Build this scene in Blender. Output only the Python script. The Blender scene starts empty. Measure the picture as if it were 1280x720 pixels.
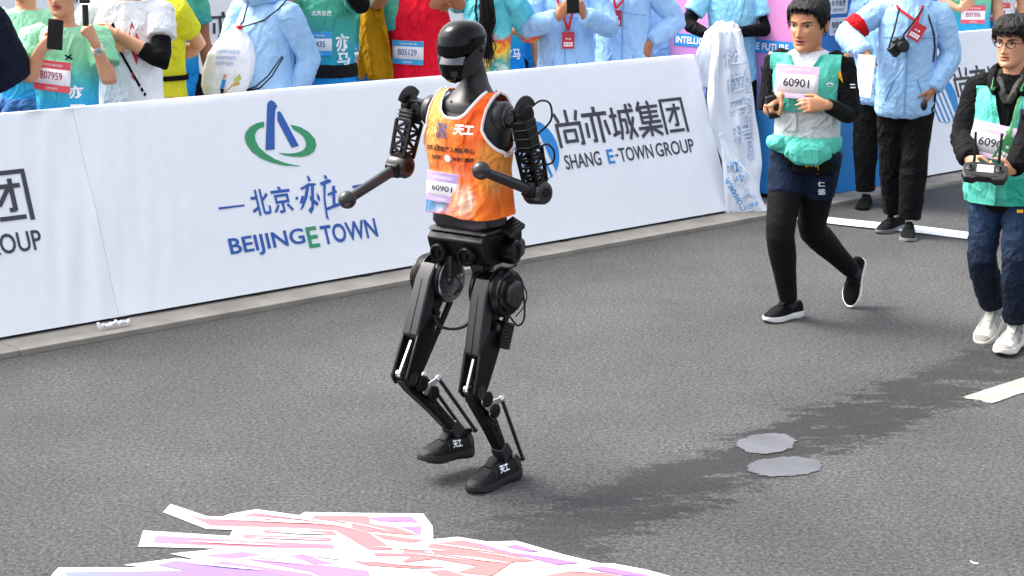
import bpy, bmesh, math, random
import numpy as np
from mathutils import Vector, Matrix

# ------------------------------------------------------------------ camera, sky, sun, exposure
scene = bpy.context.scene
FPX, CAM_H, HORIZON = 2100.0, 2.15, -125.0          # focal length in pixels of a 1280 wide frame
PITCH = math.atan2(360 - HORIZON, FPX)
cam_data = bpy.data.cameras.new('camera')
cam_data.sensor_width = 36.0
cam_data.lens = FPX / 1280 * 36.0
cam_data.clip_end = 2000
cam_data.dof.use_dof = True
cam_data.dof.focus_distance = 6.3
cam_data.dof.aperture_fstop = 20.0
cam = bpy.data.objects.new('camera', cam_data)
scene.collection.objects.link(cam)
cam.location = (0, 0, CAM_H)
cam.rotation_euler = (math.pi / 2 - PITCH, 0, 0)
scene.camera = cam

SUN_AZ = math.atan2(-1.2, 0.45)                      # towards the sun, measured from +Y to +X
SUN_EL = math.radians(52)
world = bpy.data.worlds.new('World')
scene.world = world
world.use_nodes = True
wn = world.node_tree.nodes
sky = wn.new('ShaderNodeTexSky')
sky.sky_type = 'NISHITA'
sky.sun_disc = False
sky.sun_elevation = SUN_EL
sky.sun_rotation = SUN_AZ
sky.air_density = 1.0
sky.dust_density = 6.0
sky.ozone_density = 1.0
hs = wn.new('ShaderNodeHueSaturation')               # thin bright cloud: the blue washed out
hs.inputs['Saturation'].default_value = .38
world.node_tree.links.new(sky.outputs[0], hs.inputs['Color'])
world.node_tree.links.new(hs.outputs[0], wn['Background'].inputs[0])
wn['Background'].inputs[1].default_value = 0.15
sun_data = bpy.data.lights.new('sun', 'SUN')
sun_data.energy = 0.85
sun_data.angle = math.radians(18)
sun_data.color = (1.0, 0.96, 0.9)
sun = bpy.data.objects.new('sun', sun_data)
scene.collection.objects.link(sun)
sd = Vector((math.sin(SUN_AZ) * math.cos(SUN_EL), math.cos(SUN_AZ) * math.cos(SUN_EL), math.sin(SUN_EL)))
sun.rotation_euler = sd.to_track_quat('Z', 'Y').to_euler()
scene.view_settings.view_transform = 'Standard'
scene.view_settings.look = 'None'
scene.view_settings.gamma = 1.0
scene.view_settings.use_curve_mapping = False
scene.view_settings.exposure = 1.72
scene.cycles.use_denoising = True
scene.cycles.denoiser = 'OPENIMAGEDENOISE'
scene.cycles.denoising_prefilter = 'ACCURATE'
scene.cycles.max_bounces = 6

# ------------------------------------------------------------------ helpers
rng = np.random.default_rng(7)
random.seed(7)
A = np.array
_c, _s = math.cos(PITCH), math.sin(PITCH)
def ray(px, py):
    u, v = (px - 640) / FPX, (py - 360) / FPX
    return A([u, _c - v * _s, -_s - v * _c])
def G(px, py, z=0.0):                                # a place on the ground, measured off the photograph
    d = ray(px, py)
    return A([0, 0, CAM_H]) + d * ((z - CAM_H) / d[2])
def at(px, py, Y):                                   # a place at a known distance
    d = ray(px, py)
    return A([0, 0, CAM_H]) + d * (Y / d[1])
def unit(v):
    v = np.asarray(v, float)
    return v / max(np.linalg.norm(v), 1e-9)

_perm = rng.permutation(512)
_perm = np.concatenate([_perm, _perm, _perm])
_grad = rng.normal(size=(512, 3))
_grad /= np.linalg.norm(_grad, axis=1)[:, None]
def pnoise(p):
    p = np.asarray(p, float)
    i = np.floor(p).astype(int)
    f = p - i
    u = f * f * f * (f * (f * 6 - 15) + 10)
    out = 0
    for dx in (0, 1):
        for dy in (0, 1):
            for dz in (0, 1):
                h = _perm[_perm[_perm[(i[:, 0] + dx) & 511] + ((i[:, 1] + dy) & 511)] + ((i[:, 2] + dz) & 511)]
                g = _grad[h & 511]
                d = (g * (f - A([dx, dy, dz]))).sum(1)
                w = (u[:, 0] if dx else 1 - u[:, 0]) * (u[:, 1] if dy else 1 - u[:, 1]) * (u[:, 2] if dz else 1 - u[:, 2])
                out = out + w * d
    return out * 1.6
def fbm(p, o=3):
    r, a = 0, 1.0
    for k in range(o):
        r = r + a * pnoise(p * 2 ** k + 17.3 * k)
        a *= .5
    return r
def ridge(p):
    return 1 - 2 * np.abs(pnoise(p))

# --- materials
_mats = {}
def lin(c):
    if isinstance(c, str):
        c = tuple(int(c[i:i + 2], 16) / 255 for i in (1, 3, 5))
        return tuple(x / 12.92 if x <= .04045 else ((x + .055) / 1.055) ** 2.4 for x in c)
    return tuple(c)
def new_mat(name):
    m = bpy.data.materials.new(name)
    m.use_nodes = True
    nt = m.node_tree
    return m, nt, nt.nodes['Principled BSDF']
def nd(nt, kind, **kw):
    n = nt.nodes.new(kind)
    for k, v in kw.items():
        if k.startswith('_'):
            setattr(n, k[1:], v)
        else:
            n.inputs[k.replace('__', ' ')].default_value = v
    return n
def bump_noise(nt, b, scale, strength, dist=.004, stretch=None, detail=3):
    tc = nd(nt, 'ShaderNodeTexCoord')
    src = tc.outputs['Object']
    if stretch:
        mp = nd(nt, 'ShaderNodeMapping', Scale=stretch)
        nt.links.new(src, mp.inputs[0])
        src = mp.outputs[0]
    n = nd(nt, 'ShaderNodeTexNoise', Scale=scale, Detail=detail)
    nt.links.new(src, n.inputs['Vector'])
    bp = nd(nt, 'ShaderNodeBump', Strength=strength, Distance=dist)
    nt.links.new(n.outputs[0], bp.inputs['Height'])
    nt.links.new(bp.outputs[0], b.inputs['Normal'])
    return src
def mat(name, color, rough=.6, metal=0., var=.12, vscale=9., bump=0., bscale=60., coat=0., sheen=0., spec=.5):
    if name in _mats:
        return _mats[name]
    m, nt, b = new_mat(name)
    c = lin(color)
    b.inputs['Roughness'].default_value = rough
    b.inputs['Metallic'].default_value = metal
    b.inputs['Coat Weight'].default_value = coat
    b.inputs['Coat Roughness'].default_value = .05
    b.inputs['Sheen Weight'].default_value = sheen
    b.inputs['Specular IOR Level'].default_value = spec
    tc = nd(nt, 'ShaderNodeTexCoord')
    n = nd(nt, 'ShaderNodeTexNoise', Scale=vscale, Detail=4.)
    nt.links.new(tc.outputs['Object'], n.inputs['Vector'])
    r = nt.nodes.new('ShaderNodeValToRGB')
    r.color_ramp.elements[0].position = .3
    r.color_ramp.elements[1].position = .7
    r.color_ramp.elements[0].color = (*[x * (1 - var) for x in c], 1)
    r.color_ramp.elements[1].color = (*[min(1, x * (1 + var)) for x in c], 1)
    nt.links.new(n.outputs[0], r.inputs[0])
    nt.links.new(r.outputs[0], b.inputs['Base Color'])
    if bump:
        bump_noise(nt, b, bscale, bump)
    _mats[name] = m
    return m
def fold_bump(nt, b, bump, folds=.38):
    """creases of worn cloth under a fine weave"""
    tc = nd(nt, 'ShaderNodeTexCoord')
    mp = nd(nt, 'ShaderNodeMapping', Scale=(1, 1, .75))
    nt.links.new(tc.outputs['Object'], mp.inputs[0])
    n1 = nd(nt, 'ShaderNodeTexNoise', Scale=4.5, Detail=2., Distortion=1.3)
    n2 = nd(nt, 'ShaderNodeTexNoise', Scale=11., Detail=2., Distortion=1.5)
    n3 = nd(nt, 'ShaderNodeTexNoise', Scale=160., Detail=2.)
    prev = None
    for n, st, di in ((n1, folds * 1.5, .035), (n2, folds * 1.2, .012), (n3, bump * .5, .0015)):
        nt.links.new(mp.outputs[0], n.inputs['Vector'])
        bp = nd(nt, 'ShaderNodeBump', Strength=st, Distance=di)
        h = n.outputs[0]
        if n is not n3:                      # folded ridges rather than soft hills
            m1 = nd(nt, 'ShaderNodeMath', _operation='MULTIPLY_ADD'); m1.inputs[1].default_value = 2.; m1.inputs[2].default_value = -1.; nt.links.new(h, m1.inputs[0])
            m2 = nd(nt, 'ShaderNodeMath', _operation='ABSOLUTE'); nt.links.new(m1.outputs[0], m2.inputs[0])
            m3 = nd(nt, 'ShaderNodeMath', _operation='SUBTRACT'); m3.inputs[0].default_value = 1.; nt.links.new(m2.outputs[0], m3.inputs[1])
            m4 = nd(nt, 'ShaderNodeMath', _operation='POWER'); m4.inputs[1].default_value = 2.6; nt.links.new(m3.outputs[0], m4.inputs[0])
            h = m4.outputs[0]
        nt.links.new(h, bp.inputs['Height'])
        if prev is not None: nt.links.new(prev.outputs[0], bp.inputs['Normal'])
        prev = bp
    nt.links.new(prev.outputs[0], b.inputs['Normal'])
def cloth(name, color, rough=.85, bump=.25, var=.06):
    key = 'cloth_' + name
    if key in _mats: return _mats[key]
    m = mat(key, color, rough=rough, var=var, vscale=14., sheen=.0, spec=.15)
    fold_bump(m.node_tree, m.node_tree.nodes['Principled BSDF'], bump, (.36 if bump < .5 else .1) if bump > .14 else (.26 if bump > .1 else 0.))
    return m
def grad_cloth(name, stops, axis=2, lo=0., hi=1., wob=.12, wscale=5., bump=.25, dirv=None):
    """cloth dyed in bands along one axis of the object, the dye edge wavering"""
    if name in _mats:
        return _mats[name]
    m, nt, b = new_mat(name)
    b.inputs['Roughness'].default_value = .85
    b.inputs['Specular IOR Level'].default_value = .25
    tc = nd(nt, 'ShaderNodeTexCoord')
    n = nd(nt, 'ShaderNodeTexNoise', Scale=wscale, Detail=3.)
    nt.links.new(tc.outputs['Object'], n.inputs['Vector'])
    dot = nd(nt, 'ShaderNodeVectorMath', _operation='DOT_PRODUCT')
    v = [0, 0, 0]
    v[axis] = 1
    dot.inputs[1].default_value = dirv or v
    nt.links.new(tc.outputs['Object'], dot.inputs[0])
    mr = nd(nt, 'ShaderNodeMapRange')
    mr.inputs['From Min'].default_value = lo
    mr.inputs['From Max'].default_value = hi
    nt.links.new(dot.outputs['Value'], mr.inputs['Value'])
    ma = nd(nt, 'ShaderNodeMath', _operation='MULTIPLY_ADD')
    ma.inputs[1].default_value = wob * 2
    nt.links.new(n.outputs[0], ma.inputs[0])
    sub = nd(nt, 'ShaderNodeMath', _operation='SUBTRACT')
    nt.links.new(mr.outputs[0], sub.inputs[0])
    sub.inputs[1].default_value = wob
    nt.links.new(sub.outputs[0], ma.inputs[2])
    r = nt.nodes.new('ShaderNodeValToRGB')
    els = r.color_ramp.elements
    while len(els) < len(stops):
        els.new(.5)
    for e, (p, c) in zip(els, stops):
        e.position = p
        e.color = (*lin(c), 1)
    nt.links.new(ma.outputs[0], r.inputs[0])
    nt.links.new(r.outputs[0], b.inputs['Base Color'])
    fold_bump(nt, b, bump, (.36 if bump < .5 else .1) if bump > .14 else (.26 if bump > .1 else 0.))
    _mats[name] = m
    return m

# --- meshes
def link(o, parent=None):
    scene.collection.objects.link(o)
    if parent is not None:
        o.parent = parent
    return o
def tag(o, label=None, cat=None, group=None, kind=None):
    if label: o['label'] = label
    if cat: o['category'] = cat
    if group: o['group'] = group
    if kind: o['kind'] = kind
    return o
def empty(name, loc=(0, 0, 0), rz=0., parent=None):
    o = bpy.data.objects.new(name, None)
    o.empty_display_size = .1
    o.location = loc
    o.rotation_euler = (0, 0, rz)
    return link(o, parent)
def make(name, v, f, m, parent=None, smooth=40., bev=0., seg=2, fm=None):
    me = bpy.data.meshes.new(name)
    me.from_pydata([tuple(map(float, p)) for p in v], [], [tuple(map(int, q)) for q in f])
    ms = m if isinstance(m, (list, tuple)) else [m]
    for x in ms:
        me.materials.append(x)
    if fm is not None:
        me.polygons.foreach_set('material_index', fm)
    if smooth:
        me.polygons.foreach_set('use_smooth', [True] * len(me.polygons))
        me.set_sharp_from_angle(angle=math.radians(smooth))
    me.update()
    o = bpy.data.objects.new(name, me)
    link(o, parent)
    if bev:
        b = o.modifiers.new('bevel', 'BEVEL')
        b.width = bev
        b.segments = seg
        b.limit_method = 'ANGLE'
        b.angle_limit = math.radians(40)
    return o
def frame_for(d, ref=(0, 0, 1)):
    d = unit(d)
    r = A(ref, float)
    if abs(d @ unit(r)) > .95:
        r = A([1., 0, 0]) if abs(d[0]) < .9 else A([0, 1., 0])
    x = unit(np.cross(r, d))
    return x, np.cross(d, x), d
class MB:
    def __init__(s):
        s.v, s.f = [], []
    def add(s, v, f):
        o = len(s.v)
        s.v += [A(p, float) for p in v]
        s.f += [tuple(i + o for i in q) for q in f]
        return s
    def loft(s, rings, cap=True, closed=True):
        n = len(rings[0])
        v = [p for r in rings for p in r]
        f = []
        for k in range(len(rings) - 1):
            for i in range(n if closed else n - 1):
                j = (i + 1) % n
                f.append((k * n + i, k * n + j, (k + 1) * n + j, (k + 1) * n + i))
        if cap:
            f.append(tuple(range(n))[::-1])
            f.append(tuple(range((len(rings) - 1) * n, len(rings) * n)))
        return s.add(v, f)
    def tube(s, pts, rad, n=12, cap=True, ref=(0, 0, 1), flat=1., pw=2.):
        """swept tube; rad a number or one per point; flat scales the second axis; pw>2 squares the section"""
        pts = [A(p, float) for p in pts]
        if np.isscalar(rad):
            rad = [rad] * len(pts)
        rings = []
        x = None
        for i, p in enumerate(pts):
            d = unit(pts[min(i + 1, len(pts) - 1)] - pts[max(i - 1, 0)])
            if x is None:
                x, y, _ = frame_for(d, ref)
            else:
                x = unit(x - d * (x @ d))
                y = np.cross(d, x)
            r = rad[i]
            ra, rb = (r, r * flat) if np.isscalar(r) else r
            ring = []
            for k in range(n):
                a = 2 * math.pi * k / n
                ca, sa = math.cos(a), math.sin(a)
                e = 2. / pw
                ring.append(p + x * ra * math.copysign(abs(ca) ** e, ca) + y * rb * math.copysign(abs(sa) ** e, sa))
            rings.append(ring)
        return s.loft(rings, cap)
    def cyl(s, p0, p1, r, n=24, r1=None):
        return s.tube([p0, p1], [r, r if r1 is None else r1], n)
    def lathe(s, p0, axis, prof, n=28):
        x, y, d = frame_for(axis)
        p0 = A(p0, float)
        rings = [[p0 + d * t + (x * math.cos(2 * math.pi * k / n) + y * math.sin(2 * math.pi * k / n)) * max(r, 1e-4)
                  for k in range(n)] for t, r in prof]
        return s.loft(rings)
    def ell(s, c, r, n=16, m=10, M=None):
        c = A(c, float)
        r = (r, r, r) if np.isscalar(r) else r
        M = np.eye(3) if M is None else np.asarray(M)
        rings = []
        for j in range(m + 1):
            t = math.pi * (.02 + .96 * j / m)
            rings.append([c + M @ A([r[0] * math.sin(t) * math.cos(2 * math.pi * k / n), r[1] * math.sin(t) * math.sin(2 * math.pi * k / n), -r[2] * math.cos(t)]) for k in range(n)])
        return s.loft(rings)
    def box(s, c, size, M=None):
        c = A(c, float)
        M = np.eye(3) if M is None else np.asarray(M)
        h = A(size, float) / 2
        v = [c + M @ (h * A(q)) for q in [(-1, -1, -1), (1, -1, -1), (1, 1, -1), (-1, 1, -1), (-1, -1, 1), (1, -1, 1), (1, 1, 1), (-1, 1, 1)]]
        return s.add(v, [(3, 2, 1, 0), (4, 5, 6, 7), (0, 1, 5, 4), (1, 2, 6, 5), (2, 3, 7, 6), (3, 0, 4, 7)])
    def bar(s, p0, p1, w, d0, d1=None, ref=(1, 0, 0), off0=0., off1=0.):
        """box from p0 to p1: w wide along ref, d0..d1 deep across; off shifts across"""
        p0, p1 = A(p0, float), A(p1, float)
        d1 = d0 if d1 is None else d1
        w0, w1 = (w, w) if np.isscalar(w) else w
        x = unit(A(ref, float))
        z = unit(p1 - p0)
        x = unit(x - z * (x @ z))
        y = np.cross(z, x)
        v = []
        for p, w_, d, o in ((p0, w0, d0, off0), (p1, w1, d1, off1)):
            for a, b in ((-1, -1), (1, -1), (1, 1), (-1, 1)):
                v.append(p + x * a * w_ / 2 + y * (b * d / 2 + o))
        return s.add(v, [(3, 2, 1, 0), (4, 5, 6, 7), (0, 1, 5, 4), (1, 2, 6, 5), (2, 3, 7, 6), (3, 0, 4, 7)])
    def prism(s, poly, fn0, fn1):
        """closed solid between two placements of one outline"""
        n = len(poly)
        v = [fn0(*p) for p in poly] + [fn1(*p) for p in poly]
        f = [tuple(range(n))[::-1], tuple(range(n, 2 * n))] + [(i, (i + 1) % n, n + (i + 1) % n, n + i) for i in range(n)]
        return s.add(v, f)
    def build(s, name, m, parent=None, **kw):
        return make(name, s.v, s.f, m, parent, **kw)
def fuse(mb, voxel, it=4, fac=.5):
    """melt overlapping solids into one continuous skin"""
    me = bpy.data.meshes.new('tmp')
    me.from_pydata([tuple(map(float, p)) for p in mb.v], [], mb.f)
    o = bpy.data.objects.new('tmp', me)
    scene.collection.objects.link(o)
    r = o.modifiers.new('r', 'REMESH')
    r.mode = 'VOXEL'
    r.voxel_size = voxel
    if it:
        sm = o.modifiers.new('s', 'SMOOTH')
        sm.factor = fac
        sm.iterations = it
    dg = bpy.context.evaluated_depsgraph_get()
    ev = o.evaluated_get(dg)
    m2 = ev.to_mesh()
    n = len(m2.vertices)
    v = np.empty(n * 3)
    m2.vertices.foreach_get('co', v)
    nr = np.empty(n * 3)
    m2.vertices.foreach_get('normal', nr)
    fs = [tuple(p.vertices) for p in m2.polygons]
    ev.to_mesh_clear()
    bpy.data.objects.remove(o)
    bpy.data.meshes.remove(me)
    return v.reshape(-1, 3), nr.reshape(-1, 3), fs
# --- writing
_font_cache = {}
def text_mesh(txt, bold=0., spacing=1.):
    """flat outline of a word: unit cap height, origin at the left end of the baseline"""
    k = (txt, bold, spacing)
    if k not in _font_cache:
        cu = bpy.data.curves.new('t', 'FONT')
        cu.body = txt
        cu.size = 1.
        cu.offset = bold
        cu.space_character = spacing
        cu.resolution_u = 3
        o = bpy.data.objects.new('t', cu)
        scene.collection.objects.link(o)
        dg = bpy.context.evaluated_depsgraph_get()
        m = o.evaluated_get(dg).to_mesh()
        v = [tuple(p.co) for p in m.vertices]
        f = [tuple(p.vertices) for p in m.polygons]
        o.evaluated_get(dg).to_mesh_clear()
        bpy.data.objects.remove(o)
        _font_cache[k] = (A(v)[:, :2], f)
    return _font_cache[k]
def fit_text(txt, x0, y0, x1, y1, bold=0., spacing=1., slant=0.):
    v, f = text_mesh(txt, bold, spacing)
    lo, hi = v.min(0), v.max(0)
    q = (v - lo) / (hi - lo)
    q[:, 0] = x0 + q[:, 0] * (x1 - x0) + slant * q[:, 1]
    q[:, 1] = y0 + q[:, 1] * (y1 - y0)
    return q, f
def strokes(segs, x0, y0, x1, y1):
    """block character from straight strokes on a 100 grid, y down: (xa, ya, xb, yb, width)"""
    V, F = [], []
    for xa, ya, xb, yb, w in segs:
        a, b = A([xa, ya], float), A([xb, yb], float)
        d = unit(b - a)
        n = A([-d[1], d[0]]) * w / 2
        o = len(V)
        V += [a - n, b - n, b + n, a + n]
        F.append((o, o + 1, o + 2, o + 3))
    V = A(V)
    H = np.repeat(np.arange(len(segs)) * .0002, 4)
    return np.column_stack([x0 + V[:, 0] / 100 * (x1 - x0), y1 - V[:, 1] / 100 * (y1 - y0), H]), F
def lay(name, vf, fn, m, parent, up=True):
    """flat writing laid on a surface through fn(u, v) -> point"""
    v, f = vf
    P = [fn(*a) for a in v]
    return make(name, P, f, m, parent, smooth=0)
def merge(*vfs):
    V, F = [], []
    for v, f in vfs:
        o = len(V)
        V += [(tuple(p) + (0.,))[:3] for p in v]
        F += [tuple(i + o for i in q) for q in f]
    return A(V), F

# ------------------------------------------------------------------ shoes (used by the robot and the people)
_ST = [0, .03, .08, .16, .28, .40, .52, .62, .72, .82, .92, .97, 1.0]
_SW = [.010, .021, .032, .044, .050, .046, .040, .036, .035, .036, .034, .028, .014]
_SH = [.030, .037, .043, .052, .064, .080, .093, .094, .084, .082, .094, .092, .070]
_SB = [.020, .014, .008, .003, .0, .0, .002, .004, .004, .002, .003, .006, .012]
_SS = [.034, .034, .033, .032, .032, .032, .033, .036, .038, .040, .041, .041, .040]
def shoe(parent, org, R, L, m_up, m_sole, m_lace, name='shoe', detail=None, scale_h=1., m_toe=None):
    """org = middle of the sole under the ankle, R = 3x3 with columns (left, back, up)"""
    org = A(org, float)
    R = np.asarray(R)
    def Tm(x, y, z): return org + R @ A([x, y, z])
    ts = np.linspace(0, 1, 34)
    yy = lambda t: -L * .70 + L * t
    k = L / .28
    shift = lambda t: -.006 * math.sin(t * 5) * k
    n = 20
    rings = []
    for t in ts:
        w = np.interp(t, _ST, _SW) * k
        h = np.interp(t, _ST, _SH) * k * scale_h
        s0 = np.interp(t, _ST, _SS) * k - .008
        ring = []
        for i in range(n):
            a = math.pi * i / (n - 1)
            c_, s_ = math.cos(a), math.sin(a)
            nar = 1 - .32 * max(0, (t - .4)) * s_ ** 2
            ring.append(Tm(shift(t) + w * .97 * math.copysign(abs(c_) ** .72, c_) * nar, yy(t), s0 + (h - s0) * abs(s_) ** .8))
        rings.append(ring)
    mb = MB(); mb.loft(rings)
    up = mb.build(name, m_up, parent, smooth=50)
    rings = []
    for t in ts:
        w = np.interp(t, _ST, _SW) * k * 1.06 + .001
        b = np.interp(t, _ST, _SB) * k
        s1 = np.interp(t, _ST, _SS) * k
        rings.append([Tm(shift(t) + x * w, yy(t) * 1.015, z) for x, z in ((-.9, b), (.9, b), (1.03, b + .006), (1.02, (b + s1) / 2), (.98, s1), (-.98, s1), (-1.02, (b + s1) / 2), (-1.03, b + .006))])
    mb = MB(); mb.loft(rings); mb.build('sole', m_sole, up, smooth=45)
    # dark outsole below
    for q in range(5):
        t = .33 + q * .045
        h = np.interp(t, _ST, _SH) * k * scale_h
        w = np.interp(t, _ST, _SW) * k * .62
        pts = [Tm(shift(t) + w * u, yy(t) + .006 * math.cos(u * 3), h + .002 - .022 * u * u * k) for u in np.linspace(-1, 1, 7)]
        mb = MB(); mb.tube(pts, .0028 * k, 6); mb.build('lace', m_lace, up)
    def patch(t0_, t1_, a0, a1, nt_, na_, m, nm, off=.0018):
        V, F = [], []
        for i in range(nt_ + 1):
            t = t0_ + (t1_ - t0_) * i / nt_
            w = np.interp(t, _ST, _SW) * k; h = np.interp(t, _ST, _SH) * k * scale_h; s0 = np.interp(t, _ST, _SS) * k - .008
            for j in range(na_ + 1):
                a = a0 + (a1 - a0) * j / na_
                c_, s_ = math.cos(a), math.sin(a)
                nar = 1 - .32 * max(0, (t - .4)) * s_ ** 2
                V.append(Tm(shift(t) + (w * .97 + off) * math.copysign(abs(c_) ** .72, c_) * nar, yy(t), s0 + (h - s0 + off) * abs(s_) ** .8))
        for i in range(nt_):
            for j in range(na_):
                F.append((i * (na_ + 1) + j, (i + 1) * (na_ + 1) + j, (i + 1) * (na_ + 1) + j + 1, i * (na_ + 1) + j + 1))
        return make(nm, V, F, m, up, smooth=60)
    mp_ = m_toe or m_up
    patch(.025, .13, .05, math.pi - .05, 5, 14, mp_, 'toe_cap')
    patch(.86, .985, .05, math.pi - .05, 5, 14, mp_, 'heel_counter')
    for a0, a1 in ((.95, 1.28), (math.pi - 1.28, math.pi - .95)):
        patch(.27, .56, a0, a1, 9, 4, mp_, 'eyelet_strip')
    for a0, a1 in ((.06, .9), (math.pi - .9, math.pi - .06)):
        for q in range(3):
            patch(.42 + q * .08, .455 + q * .08, a0, a1, 2, 6, mp_, 'side_stripe')
    # collar rim and tongue
    mb = MB()
    t = .47
    mb.tube([Tm(0, yy(.40), .080 * k), Tm(0, yy(.48), .100 * k), Tm(0, yy(.53), .112 * k)], [(.020, .006), (.022, .006), (.020, .005)], 10, ref=R[:, 1]); mb.build('tongue', m_up, up)
    return up, Tm, k
def rot3(yaw=0., pitch=0., roll=0.):
    """columns left, back, up; pitch > 0 raises the toe"""
    return A(Matrix.Rotation(yaw, 3, 'Z') @ Matrix.Rotation(pitch, 3, 'X').inverted() @ Matrix.Rotation(roll, 3, 'Y'))

# ------------------------------------------------------------------ ground
def asphalt():
    m, nt, b = new_mat('asphalt')
    L = nt.links.new
    tc = nd(nt, 'ShaderNodeTexCoord')
    O = tc.outputs['Object']
    fine = nd(nt, 'ShaderNodeTexVoronoi', Scale=165.)
    mid = nd(nt, 'ShaderNodeTexNoise', Scale=60., Detail=6., Roughness=.84)
    big = nd(nt, 'ShaderNodeTexNoise', Scale=.9, Detail=5., Roughness=.6)
    for n in (fine, mid, big):
        L(O, n.inputs['Vector'])
    r1 = nt.nodes.new('ShaderNodeValToRGB')
    e = r1.color_ramp.elements
    e[0].position, e[0].color = .33, (.020, .020, .0205, 1)
    e[1].position, e[1].color = .69, (.195, .195, .194, 1)
    x = e.new(.5); x.color = (.086, .086, .086, 1)
    L(mid.outputs[0], r1.inputs[0])
    # single pale and dark stones
    r2 = nt.nodes.new('ShaderNodeValToRGB')
    e = r2.color_ramp.elements
    e[0].position, e[0].color = .0, (.45, .45, .45, 1)
    e[1].position, e[1].color = 1., (1.75, 1.75, 1.75, 1)
    x = e.new(.45); x.color = (.92, .92, .92, 1)
    x = e.new(.9); x.color = (1.12, 1.12, 1.12, 1)
    L(fine.outputs['Color'], r2.inputs[0])
    mx = nd(nt, 'ShaderNodeMix', _data_type='RGBA', _blend_type='MULTIPLY')
    mx.inputs[0].default_value = 1.
    L(r1.outputs[0], mx.inputs[6]); L(r2.outputs[0], mx.inputs[7])
    r3 = nt.nodes.new('ShaderNodeValToRGB')
    e = r3.color_ramp.elements
    e[0].position, e[0].color = .34, (.80, .80, .80, 1)
    e[1].position, e[1].color = .66, (1.12, 1.12, 1.11, 1)
    L(big.outputs[0], r3.inputs[0])
    mx2 = nd(nt, 'ShaderNodeMix', _data_type='RGBA', _blend_type='MULTIPLY')
    mx2.inputs[0].default_value = 1.
    L(mx.outputs[2], mx2.inputs[6]); L(r3.outputs[0], mx2.inputs[7])
    # water spilled along the lane: wet line from near left to far right
    a, c = G(760, 642), G(1120, 505)
    d = unit((c - a)[:2])
    def lincoord(vec, k):
        q = nd(nt, 'ShaderNodeVectorMath', _operation='DOT_PRODUCT')
        q.inputs[1].default_value = vec
        L(O, q.inputs[0])
        q2 = nd(nt, 'ShaderNodeMath', _operation='SUBTRACT')
        L(q.outputs['Value'], q2.inputs[0]); q2.inputs[1].default_value = k
        return q2.outputs[0]
    nv = (-d[1], d[0], 0)
    across = lincoord(nv, float(a[0] * nv[0] + a[1] * nv[1]))
    along = lincoord((d[0], d[1], 0), float(a[0] * d[0] + a[1] * d[1]))
    wob = nd(nt, 'ShaderNodeTexNoise', Scale=1.5, Detail=12., Roughness=.85)
    L(O, wob.inputs['Vector'])
    wadd = nd(nt, 'ShaderNodeMath', _operation='MULTIPLY_ADD'); wadd.inputs[1].default_value = .55
    L(wob.outputs[0], wadd.inputs[0])
    sh = nd(nt, 'ShaderNodeMath', _operation='SUBTRACT'); sh.inputs[1].default_value = .275
    rag = nd(nt, 'ShaderNodeTexNoise', Scale=9., Detail=10., Roughness=.8)
    L(O, rag.inputs['Vector'])
    radd = nd(nt, 'ShaderNodeMath', _operation='MULTIPLY_ADD'); radd.inputs[1].default_value = .42
    L(rag.outputs[0], radd.inputs[0]); L(across, radd.inputs[2])
    sh.inputs[1].default_value = .275 + .21
    L(radd.outputs[0], sh.inputs[0]); L(sh.outputs[0], wadd.inputs[2])
    ab = nd(nt, 'ShaderNodeMath', _operation='ABSOLUTE'); L(wadd.outputs[0], ab.inputs[0])
    w1 = nd(nt, 'ShaderNodeMapRange')
    w1.inputs['From Min'].default_value = .10; w1.inputs['From Max'].default_value = .34
    w1.inputs['To Min'].default_value = 1.; w1.inputs['To Max'].default_value = 0.
    L(ab.outputs[0], w1.inputs[0])
    ends = nt.nodes.new('ShaderNodeValToRGB')
    mr = nd(nt, 'ShaderNodeMapRange')
    mr.inputs['From Min'].default_value = -.8; mr.inputs['From Max'].default_value = 4.2
    L(along, mr.inputs[0]); L(mr.outputs[0], ends.inputs[0])
    e = ends.color_ramp.elements
    e[0].position, e[0].color = .02, (0, 0, 0, 1)
    e[1].position, e[1].color = 1., (0, 0, 0, 1)
    for p, v in ((.1, .8), (.25, 1), (.45, 1), (.62, .9), (.85, .7)):
        x = e.new(p); x.color = (v, v, v, 1)
    blot = nd(nt, 'ShaderNodeTexNoise', Scale=6.5, Detail=9., Roughness=.78)
    mpb = nd(nt, 'ShaderNodeMapping'); mpb.inputs['Rotation'].default_value = (0, 0, -math.atan2(d[1], d[0])); mpb.inputs['Scale'].default_value = (.45, 1.3, 1)
    L(O, mpb.inputs[0]); L(mpb.outputs[0], blot.inputs['Vector'])
    bm_ = nd(nt, 'ShaderNodeMapRange'); bm_.inputs['From Min'].default_value = .38; bm_.inputs['From Max'].default_value = .56
    L(blot.outputs[0], bm_.inputs[0])
    # water sits between the stones: the edge breaks up along the grain
    g1 = nd(nt, 'ShaderNodeMath', _operation='MULTIPLY_ADD'); g1.inputs[1].default_value = -2.6; g1.inputs[2].default_value = 1.3
    L(mid.outputs[0], g1.inputs[0])
    g2 = nd(nt, 'ShaderNodeMath', _operation='MULTIPLY_ADD'); g2.inputs[1].default_value = 2.2; L(w1.outputs[0], g2.inputs[0]); L(g1.outputs[0], g2.inputs[2])
    g3 = nd(nt, 'ShaderNodeMath', _operation='MULTIPLY_ADD'); g3.inputs[1].default_value = 1.9; L(bm_.outputs[0], g3.inputs[0]); L(g2.outputs[0], g3.inputs[2])
    brk = nd(nt, 'ShaderNodeTexNoise', Scale=17., Detail=6., Roughness=.8)
    L(mpb.outputs[0], brk.inputs['Vector'])
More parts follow.
